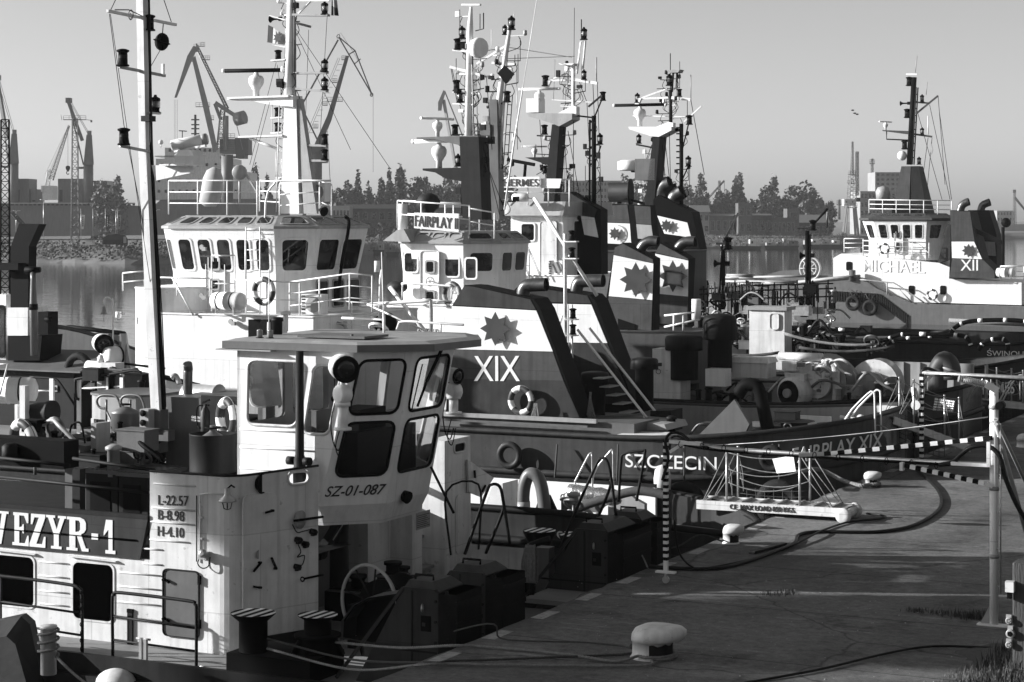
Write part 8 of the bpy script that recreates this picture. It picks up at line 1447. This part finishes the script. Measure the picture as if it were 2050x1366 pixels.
mb = MB(LIGHT); mb.tube(cat(PB(((1722, 560), (1780, 566), (1795, 570), (1850, 606)), bm-.7), 4), 0.05, 5); mb.tube(PB(((1776, 566), (1776, 590)), bm-.7), 0.05, 5); mb.tube(PB(((1800, 580), (1826, 606)), bm-.7), 0.05, 5); mb.m(WHITE); mb.tube(cat(PB(((1822, 486), (1840, 490), (1868, 515)), bm), 3), 0.04, 5); build_each(mb, "stair_rail", mt)
mb = MB(DRED); mb.prism(az_(((1878, 526), (1904, 520), (1904, 449), (1897, 449)), bm+.4), bm+.4, bm+1.4); mb.build("funnel_screen", mt)
mb = MB(MID); A = pb(1706, 552, bm-.6); mb.lathe([(0.25, 0), (0.25, .35), (0.4, .36), (0.4, .42), (0.25, .45), (0.25, .8)], A-V(0, 0, .4), n=12); mb.build("mooring_bitt", mt)
for i, (x, y) in enumerate(((1708, 607), (1742, 616))): tyre(pb(x, y, bm-1.0), (0, 1, 0), 0.42, 0.16, ["left", "right"][i]+" one of two tyres on the bow of the far white tug", "bow tyres of the far tug", [pb(x-10, y-28, bm-.7), pb(x+8, y-26, bm-.7)])
mb = MB(LIGHT); rn = random.Random(23); c = pb(1622, 538, bm+2); mb.torus(c, .85, .1, (.2, 1, 0), 24, 6); mb.torus(c, .55, .08, (.2, 1, 0), 20, 6)
for k in range(8): t = PI/4*k; mb.tube([c, c+V(.85*cos(t), 0, .85*sin(t))], .05, 4)
mb.m(MID); mb.box(c.x-1.5, c.y, c.z-1.2, c.x+1.5, c.y+1.5, c.z-.5); mb.build("anchor_winch", mt)
mb = MB(MID); mb.prism(az_(((1530, 552), (1560, 543), (1600, 540), (1665, 558), (1665, 580), (1540, 572)), bm+3), bm+3, bm+3.6); mb.build("bow_bulwark", mt)
# ---------------- things on the quay ----------------
def bollard(c, s, lab, group=None, zs=1.0):
    c = Vector(c); mb = MB(WORN); n = 24
    def ring(rx0, rx1, ry, z, tilt=0.0, sh=0.0):
        out = []
        for k in range(n):
            t = 2*PI*k/n; rx = rx1 if cos(t) > 0 else rx0; x = rx*cos(t)+sh; out.append(c+Vector((x, ry*sin(t), (z+tilt*x)*zs))*s)
        return out
    st_ = [ring(.30, .30, .30, 0), ring(.27, .27, .27, .04), ring(.265, .265, .265, .22)]
    hd = [ring(.265, .28, .27, .22), ring(.27, .42, .30, .235, .06), ring(.275, .47, .32, .28, .1), ring(.265, .47, .315, .345, .10), ring(.22, .42, .28, .40, .06), ring(.12, .3, .17, .435, .03), ring(.0, .0, .0, .445)]
    mb.loft(st_+hd, True, False, True); mb.m(DARK); mb.loft([[p+(p-c).normalized()*0.003 for p in ring(.0, .272, .272, z)[:7]+ring(.0, .272, .272, z)[18:]] for z in ()], False, False) if False else None
    o = top(mb, "mooring_bollard", lab, "bollard", c, group)
    mb = MB(DARK); arc = [t for t in [-1.35+2.9*k/14 for k in range(15)]]; mb.loft([[c+Vector((.272*cos(t), .272*sin(t)-0.0, (z+0.015*sin(9*t)*(1 if z > .1 else 0))*zs))*s for t in arc] for z in (.03, .12, .2)], False, False, True); mb.build("dark_patch", o); return o  # dark patch wrapped round the landward side of the stem
B1 = pz(1306, 1316, ZQ); B2 = pz(1463, 1088, ZQ); B3 = pz(1742, 974, ZQ); B4 = pz(2052, 895, ZQ)
bollard(B1, 1.04, "big white worn mooring bollard with ropes, in the foreground on the quay"); bollard(B2, 0.54, "small white bollard at the quay edge left of the gangway foot", None, 1.5); bollard(B3, 0.55, "white bollard with a thick pale rope, right of the gangway on the quay edge", None, 1.4); bollard(B4, 0.8, "white bollard cut by the right picture edge")
# mooring ropes
def G(x, y, dz=0.03): return pz(x, y, ZQ)+V(0, 0, dz)
def rp(name, pts, r, lab, twist=True, m=ROPE, sm=6):
    mb = MB(m); P = cat(pts, sm)
    (mb.rope(P, r) if twist else mb.tube(P, r, 8)); return top(mb, name, lab, "rope", pts[0])
bt2 = V(c2.x, c2.y, 0.95)
wb1 = pz(507, 1348, PZ)+V(0.25, 0, .55); wb2 = pz(636, 1348, PZ)+V(0.32, 0, .5)
ringp = lambda a0, a1, z, n=9, R0=0.31: [B1+V(R0*cos(a0+(a1-a0)*k/n), R0*sin(a0+(a1-a0)*k/n), z) for k in range(n+1)]
rp("mooring_rope", [wb2, pb(800, 1297, -7.6)+V(0, 0, .0), G(905, 1297, .03), G(960, 1299), G(1060, 1307), G(1150, 1317), G(1235, 1329)]+ringp(-1.9, 0.9, .06), 0.022, "upper pale twisted mooring rope looped low round the big bollard")
rp("mooring_rope", [wb1, pb(700, 1320, -7.7), G(862, 1331, .03), G(900, 1328), G(1000, 1325), G(1120, 1320), G(1262, 1313)]+ringp(3.3, 1.4, .13, 5), 0.018, "middle twisted mooring rope running from the pusher bitts to the big bollard", m=DROPE)
rp("mooring_rope", [wb1+V(0, 0, -.15), pb(700, 1340, -8.0), G(838, 1336, .03), G(900, 1334), G(1000, 1336), G(1200, 1338), G(1300, 1336)]+ringp(-1.2, 0.9, .03, 5, .33), 0.02, "lowest twisted mooring rope lying across the quay below the big bollard")
rp("mooring_rope", [wb2+V(0, .1, .05), pb(800, 1290, -6.5), G(975, 1284, .25), G(1000, 1284, .05), G(1060, 1288), G(1160, 1290), G(1240, 1297), B1+V(-.28, -.05, .1)], 0.012, "thin dark line running to the left side of the big bollard", False, DROPE)
rp("mooring_rope", [pb(1560, 930, 10.3), pb(1585, 945, 9.5), G(1640, 962, .25), G(1690, 972, .1), G(1725, 978, .06)]+[B3+V(.2*cos(t), .2*sin(t), .06) for t in (-1.5, -.7, 0, .7, 1.6)], 0.05, "thick pale hawser round the bollard right of the gangway")
rp("mooring_rope", [pb(1240, 1104, .6)+V(0, 0, .1), pb(1345, 1097, 1.4), G(1400, 1093, .2), G(1445, 1092, .08), B2+V(-.2, 0, .08)], 0.014, "thin line from the push knees to the small bollard", False, DROPE)
rp("mooring_rope", [pb(1240, 1058, .3), pb(1262, 1080, -.1), pb(1285, 1112, -.1), G(1296, 1141, .05)], 0.014, "pair of pale lines hanging from the far push knee onto the quay", False)
# power cables on the ground
def cable(pts, r, lab, m=HOSE): mb = MB(m); P = cat(pts, 6); mb.tube(P, r, 8); return top(mb, "power_cable", lab, "cable", pts[0])
cable([G(1300, 1138, .03), G(1345, 1141), G(1410, 1143), G(1460, 1138), G(1530, 1116), G(1588, 1092), G(1600, 1074), G(1640, 1068), G(1700, 1069), G(1760, 1068), G(1820, 1058), G(1865, 1036), G(1884, 1013), G(1878, 985), G(1850, 955), G(1832, 938), pz(1829, 930, ZQ)+V(0, 0, .3), pz(1828, 925, ZQ)+V(0, 0, .9), pz(1830, 925, ZQ)+V(0, 0, 1.6)], 0.035, "thick black power cable winding over the quay to the far gantry")
cable([G(1395, 1144, .02), G(1500, 1124), G(1590, 1095, .05), G(1640, 1072, .07), G(1655, 1062), G(1700, 1048), G(1760, 1042), G(1770, 1036), G(1735, 1031)], 0.02, "thinner black cable crossing the thick one below the gangway wheels")
cable([G(1480, 1372, .015), G(1640, 1345), G(1760, 1316), G(1840, 1301), G(1900, 1298), G(1990, 1302)], 0.018, "single black cable curving along the bottom of the quay to the grass")
cable([pz(1338, 1160, ZQ)+V(.1, 0, 1.0), pz(1360, 1155, ZQ)+V(0, 0, .4), G(1392, 1142, .03), G(1430, 1143)], 0.02, "black cable hanging down beside the near striped post")
mb = MB(DARK); A = G(1505, 1110, .03); B = G(1570, 1092, .03); mb.bar(A, B, 0.12, 0.05); top(mb, "steel_offcut", "flat dark steel bar lying by the cables on the quay", "steel bar", A)
# shore power gantry: white post, swinging arm with striped leg
def striped(mb, A, B, r, n, square=False):
    A, B = Vector(A), Vector(B)
    for k in range(n):
        mb.m(LETTER_W if k % 2 else BLACK); P, Q = A.lerp(B, k/n), A.lerp(B, (k+1)/n)
        mb.bar(P, Q, r*2, r*2) if square else mb.tube([P, Q], r, 8)
def world(px, py, Y): return pY(px, py, Y)
gb = pz(1990, 1253, ZQ); gt = thing("cable_gantry", "white shore power post with long cable arm reaching left over the gangway", "gantry", gb)
Yp = 29.4; Yl = 32.9
mb = MB(WHITE); t_ = world(1991, 780, Yp); mb.tube([gb, V(gb.x, gb.y, t_.z)], 0.065, 14); mb.loft([[gb+V(-.24, -.08, 0), gb+V(.2, -.08, 0), gb+V(.2, .08, 0), gb+V(-.24, .08, 0)], [gb+V(-.24, -.08, .025), gb+V(.2, -.08, .025), gb+V(.2, .08, .025), gb+V(-.24, .08, .025)]]); mb.m(LIGHT); mb.prism([(gb.x-.2, ZQ+.03), (gb.x-.05, ZQ+.32), (gb.x, ZQ+.32), (gb.x, ZQ+.03)], gb.y-.01, gb.y+.01); mb.m(LIGHT)
for z in (2.0, 3.0, 4.2): mb.lathe([(0.075, 0), (0.075, .06)], (gb.x, gb.y, z+.5), n=14)
mb.build("post", gt)
mb = MB(STEEL); q = world(2003, 1200, Yp); mb.tube([V(q.x, q.y, 2.0), V(q.x, q.y, 4.5)], 0.012, 5)
for k in range(5): mb.tube([V(gb.x, gb.y, 2.1+.55*k), V(q.x, q.y, 2.1+.55*k)], 0.008, 4)
mb.build("conductor_rod", gt)
mb = MB(LIGHT); mb.tube([world(1994, 850, Yp), world(2062, 1095, Yp+.8)], 0.035, 8); mb.tube([world(1994, 840, Yp), world(2062, 985, Yp+2.2)], 0.03, 8); build_each(mb, "raking_brace", gt)
armR, armL = world(1900, 927, Yp+.5), world(1341, 882, Yl)
mb = MB(STEEL); mb.tube([armL, world(1440, 898, Yl-.35), world(1640, 912, Yl-1.4), armR, world(1978, 930, Yp)], 0.035, 10); mb.m(BLACK); mb.tube(cat([world(1345, 886, Yl), world(1440, 902, Yl-.38), world(1640, 916, Yl-1.45), world(1900, 931, Yp+.45)]), 0.022, 6)
for k in range(12): p = armL.lerp(armR, (k+.5)/12); mb.torus(p+V(0, 0, -.05), 0.05, 0.008, (1, -.3, 0), 10, 4)
mb.build("cable_arm", gt)
mb = MB(WHITE); mb.bar(world(1341, 884, Yl), world(1405, 889, Yl-.3), 0.07, 0.06); mb.bar(world(1341, 905, Yl), world(1372, 886, Yl-.1), 0.05, 0.05); mb.build("arm_bracket", gt)
mb = MB(); ft = pz(1333, 1168, ZQ); lt_ = world(1336, 880, Yl); striped(mb, V(ft.x, ft.y, ZQ+.38), V(ft.x, ft.y, lt_.z), 0.036, 37, True); mb.m(WHITE); mb.bar(V(ft.x, ft.y, ZQ+.2), V(ft.x, ft.y, ZQ+.38), 0.065); mb.box(ft.x-.17, ft.y-.05, ZQ+.17, ft.x+.17, ft.y+.05, ZQ+.2); mb.m(STEEL); mb.lathe([(0.06, -.02), (0.06, .02)], V(ft.x, ft.y, ZQ+.06), (0, 1, 0), 12); mb.bar(V(ft.x, ft.y, ZQ+.06), V(ft.x, ft.y, ZQ+.17), 0.06, .03); mb.build("striped_leg", gt)
mb = MB(); striped(mb, world(1652, 909, Yl-1.5), world(1985, 877, Yp), 0.032, 23, True); mb.m(LIGHT); mb.bar(world(1600, 911, Yl-1.3), world(1652, 909, Yl-1.5), .05, .06); mb.build("striped_brace", gt)
mb = MB(); striped(mb, world(1812, 932, Yp+.8), world(1972, 968, Yp), 0.032, 14, True); mb.m(WHITE); mb.bar(world(1806, 926, Yp+.85), world(1806, 942, Yp+.85), 0.12, .05); mb.bar(world(1972, 968, Yp), world(1986, 974, Yp), .08, .05); mb.build("striped_bar", gt)
mb = MB(WHITE); mb.bar(world(1979, 885, Yp-.1), world(1979, 935, Yp-.1), 0.05); mb.bar(world(1979, 932, Yp-.1), world(1905, 928, Yp+.3), 0.05); mb.build("lock_frame", gt)
mb = MB(STEEL); A, B = world(1920, 758, Yp), world(1976, 771, Yp); d = B-A
for k in range(16): mb.lathe([(0.055, -.006), (0.055, .006)], A.lerp(B, k/16), d, 10)
mb.m(WHITE); mb.tube([A, B], 0.03, 6); mb.bar(world(1972, 768, Yp), world(1996, 782, Yp), .12, .1); mb.m(BLACK); mb.lathe([(.06, -.1), (.06, .1)], world(2003, 812, Yp), (0, 1, 0), 12); build_each(mb, "balance_spring", gt)
mb = MB(STEEL); mb.tube(sag(world(1978, 835, Yp), world(1400, 893, Yl-.3), .06), 0.008, 4); mb.build("stay_wire", gt)
mb = MB(HOSE); mb.tube(cat([world(1880, 931, Yp+.5), world(1908, 925, Yp+.4), world(1940, 898, Yp+.2), world(1975, 893, Yp+.1), world(2000, 912, Yp), world(2012, 955, Yp), world(2035, 1010, Yp), world(2060, 1050, Yp)], 6), 0.035, 8); mb.tube(cat([world(1326, 962, Yl), world(1334, 935, Yl), world(1338, 915, Yl), world(1332, 885, Yl), world(1342, 868, Yl), world(1362, 868, Yl), world(1385, 884, Yl-.2), world(1420, 897, Yl-.3)], 6), 0.026, 8); mb.tube(cat([world(1340, 905, Yl), world(1344, 878, Yl), world(1358, 874, Yl), world(1380, 884, Yl-.2)], 5), 0.02, 6); build_each(mb, "hanging_cable", gt)
# second gantry further along
g2 = thing("cable_gantry", "second shore power arm with striped leg further along the quay", "gantry", pz(1845, 935, ZQ)); Y2 = 48.7
mb = MB(); f2 = pz(1845, 934, ZQ); h2 = world(1848, 748, Y2).z; striped(mb, V(f2.x, f2.y, ZQ+.15), V(f2.x, f2.y, h2), 0.045, 29, True); mb.m(WHITE); mb.box(f2.x-.15, f2.y-.1, ZQ, f2.x+.15, f2.y+.1, ZQ+.15); mb.build("striped_leg", g2)
mb = MB(STEEL); mb.tube([world(1848, 747, Y2), world(1900, 750, Y2-.5), world(2080, 758, Y2-2.5)], 0.055, 8); mb.m(BLACK); mb.tube([world(1850, 750, Y2), world(2080, 762, Y2-2.5)], 0.03, 6); mb.m(WHITE); mb.bar(world(1848, 768, Y2), world(1868, 750, Y2), .06); mb.build("cable_arm", g2)
mb = MB(HOSE); mb.tube(cat([world(1838, 785, Y2), world(1848, 770, Y2), world(1846, 745, Y2), world(1858, 738, Y2), world(1885, 750, Y2)], 5), 0.04, 7); mb.m(WORN); mb.lathe([(0.13, 0), (0.17, .35), (0.15, .36)], world(1838, 805, Y2), n=12); mb.lathe([(.12, 0), (.12, .06)], world(1834, 811, Y2-.1), (0, -1, 0), 12); mb.m(DARK); mb.tube([world(1836, 812, Y2), pz(1829, 925, ZQ)], 0.03, 6); mb.build("hanging_cable", g2)
# gangways
def gangway(lab, L0, R0, wdir, wid, posts, h, text_=None, wheels=True):
    L0, R0 = Vector(L0), Vector(R0); ax = (R0-L0).normalized(); wd = Vector(wdir).normalized()*wid; ln = (R0-L0).length; t = thing("gangway", lab, "gangway", (R0+L0)/2); up = V(0, 0, 1)
    mb = MB(WORN)
    for o in (V(0, 0, 0), wd): mb.bar(L0+o, R0+o, 0.05, 0.18)
    mb.build("side_beam", t); mb = MB(LIGHT); mb.add([L0+up*.06, R0+up*.06, R0+wd+up*.06, L0+wd+up*.06, L0+up*.03, R0+up*.03, R0+wd+up*.03, L0+wd+up*.03], [(0, 1, 2, 3), (7, 6, 5, 4)])
    for k in range(int(ln/.38)): p = L0+ax*(k+.5)*.38+up*.085; mb.bar(p, p+wd, .05, .05)
    mb.build("tread_deck", t)
    if wheels:
        mb = MB(WORN); p = R0+ax*.02-up*.05; d = wd.normalized()
        for o in (-d*.06, wd+d*.06): mb.lathe([(0.05, -.05), (0.14, -.05), (0.155, -.03), (0.155, .03), (0.14, .05), (0.05, .05)], p+o, d, 18)
        mb.tube([p, p+wd], 0.09, 10); mb.build("roller", t)
    tops = []
    for s in posts:
        for o in (V(0, 0, 0), wd): mb = MB(STEEL); p = L0+ax*ln*s+o; mb.tube([p-up*.05, p+up*h], 0.024, 8); mb.lathe([(.03, 0), (.03, .03)], p+up*h, n=8); mb.build("stanchion", t); tops.append(p+up*h)
    mb = MB(ROPE); 
    for i in (0, 1):
        a, b = tops[i], tops[2+i]; o = V(0, 0, 0) if i == 0 else wd
        for z in (.02, .35, .62): mb.tube(sag(a-up*z, b-up*z, .1+.1*z), .011, 5)
        mb.tube([a, L0+o+ax*.1], .011, 5); mb.tube([b, R0+o-ax*.15], .011, 5); mb.tube([a-up*.35, L0+o+ax*.1], .009, 5); mb.tube([b-up*.3, R0+o-ax*.2], .009, 5)
        for z in range(3): mb.tube(cat([a-up*.1, a-up*.5+V(.05*z, 0, 0), a-up*(.7+.1*z)+V(.12, 0, 0)]), .01, 4)
    build_each(mb, "hand_rope", t)
    mb = MB(DROPE); q0 = L0+wd+ax*ln*posts[0]; q1 = L0+wd+ax*ln*posts[1]
    for k in range(9): p = q0.lerp(q1, k/8); mb.tube([p+up*.3, p-up*.45], .007, 4)
    for k in range(7): mb.tube(sag(q0+up*(.3-.12*k), q1+up*(.3-.12*k), .04, 6), .007, 4)
    mb.build("safety_net", t); return t, L0, R0, wd, ax
gL = world(1395, 1010, 41.0); gR = world(1688, 1027, 39.6)
gw, L0, R0, wd, ax = gangway("white gangway on rollers at the quay edge with load limit lettering", gL, gR, WQ(EX+.42, EY+.9), 0.72, (0.21, 0.71), 1.12)
n_ = ax.cross(V(0, 0, 1)); text("CE  MAX LOAD 850 KGS.", gw, L0.lerp(R0, .46)+n_*.03+V(0, 0, .0), ax, (0, 0, 1), .10, LETTER_B, wide=0.9)
mb = MB(LETTER_W); A = world(1546, 919, 39.5); mb.quad(A, A+(world(1588, 912, 39.6)-A), world(1593, 944, 39.6), world(1555, 948, 39.5)); P = [world(1546, 919, 39.7), world(1588, 912, 39.35), world(1593, 944, 39.35), world(1555, 948, 39.7)]; mb = MB(LETTER_W); mb.loft([P, [p+V(0, .012, 0) for p in P]]); top(mb, "notice_board", "blank white notice sheet tied to the gangway hand ropes", "notice", A)
gangway("netted gangway leading down from the tug bow to the quay behind the striped brace", world(1790, 842, 48.0), world(1942, 898, 50.3), WQ(EX-.3, EY+.9), 0.7, (0.25, 0.85), 1.15, None, False)
gangway("farthest gangway at the right edge below the bow name", world(1985, 808, 62), world(2090, 818, 62), WQ(EX-.2, EY+.95), 0.8, (0.1, 0.6), 1.1, None, False)
mb = MB(WHITE); P = [world(*q) for q in ((1872, 796, 52.6), (1912, 802, 52.1), (1908, 825, 52.1), (1867, 822, 52.6))]; mb.loft([P, [p+V(0, .05, 0) for p in P]]); mb.m(DROPE)
for k in range(6): mb.tube([P[0].lerp(P[1], k/5)+V(0, -.03, 0), P[3].lerp(P[2], k/5)+V(0, -.03, 0)], .01, 4); mb.tube([P[0].lerp(P[3], k/5)+V(0, -.03, 0), P[1].lerp(P[2], k/5)+V(0, -.03, 0)], .01, 4)
top(mb, "netted_panel", "white panel covered by a rope net beyond the striped leg of the far power arm", "panel", P[3])
# timber post with sockets at the right edge
pb0 = WQ(6.62, 26.25, 1.5); tp = thing("timber_post", "weathered thick timber post with electric sockets in the grass at the right edge", "post", pb0)
mb = MB(WOOD); rn = random.Random(6); o = rrect(.46, .46, .03, 2); zt = world(2030, 1132, 26.2).z
mb.loft([[pb0+V(x-.05, y, z+(rn.uniform(-.03, .03) if z > 1 else 0)) for x, y in o] for z in (-.3, .4, .9, zt-1.5)]); mb.build("beam", tp)
mb = MB(MID); fx = lambda px, py: pa(px, py, pb0.x-.05)
fb = pb0.y
for x, y, k in ((2023, 1176, 0), (2021, 1242, 1), (2024, 1268, 2), (2021, 1290, 1)):
    c = pb(x, y, fb); mb = MB(LIGHT if k != 0 else WORN)
    if k == 0: mb.box(c.x-.05, fb-.1, c.z-.05, c.x+.06, fb, c.z+.09); mb.m(BLACK); mb.box(c.x-.03, fb-.08, c.z-.14, c.x+.03, fb-.02, c.z-.05)
    else:
        R0 = .045 if k == 1 else .06; mb.lathe([(R0, 0), (R0, .05), (R0*.8, .06)], (c.x, fb, c.z), (0, -1, 0), 14); mb.box(c.x-.04, fb-.03, c.z+R0*.6, c.x+.03, fb, c.z+R0*1.7); mb.m(BLACK)
        for q in range(5): t = 2*PI*q/5; mb.lathe([(.008, .058), (.008, .064)], (c.x+R0*.5*cos(t), fb, c.z+R0*.5*sin(t)), (0, -1, 0), 6)
        if k == 2: mb.lathe([(R0*.55, .058), (R0*.55, .066)], (c.x, fb, c.z), (0, -1, 0), 14)
    mb.build("power_socket", tp)
# stones and scraps on the concrete
mb = MB(CONCRETE_L); rn = random.Random(9)
for i in range(160):
    x, y = rn.uniform(1150, 2000), rn.uniform(1150, 1366); c = G(x, y, .004); s = rn.uniform(.004, .016); mb.sphere(c, s, 5, 3, (1, rn.uniform(.6, 1.2), .6))
tag(mb.build("gravel_grains", None, (3, -3, ZQ)), None, None, None, 'stuff')
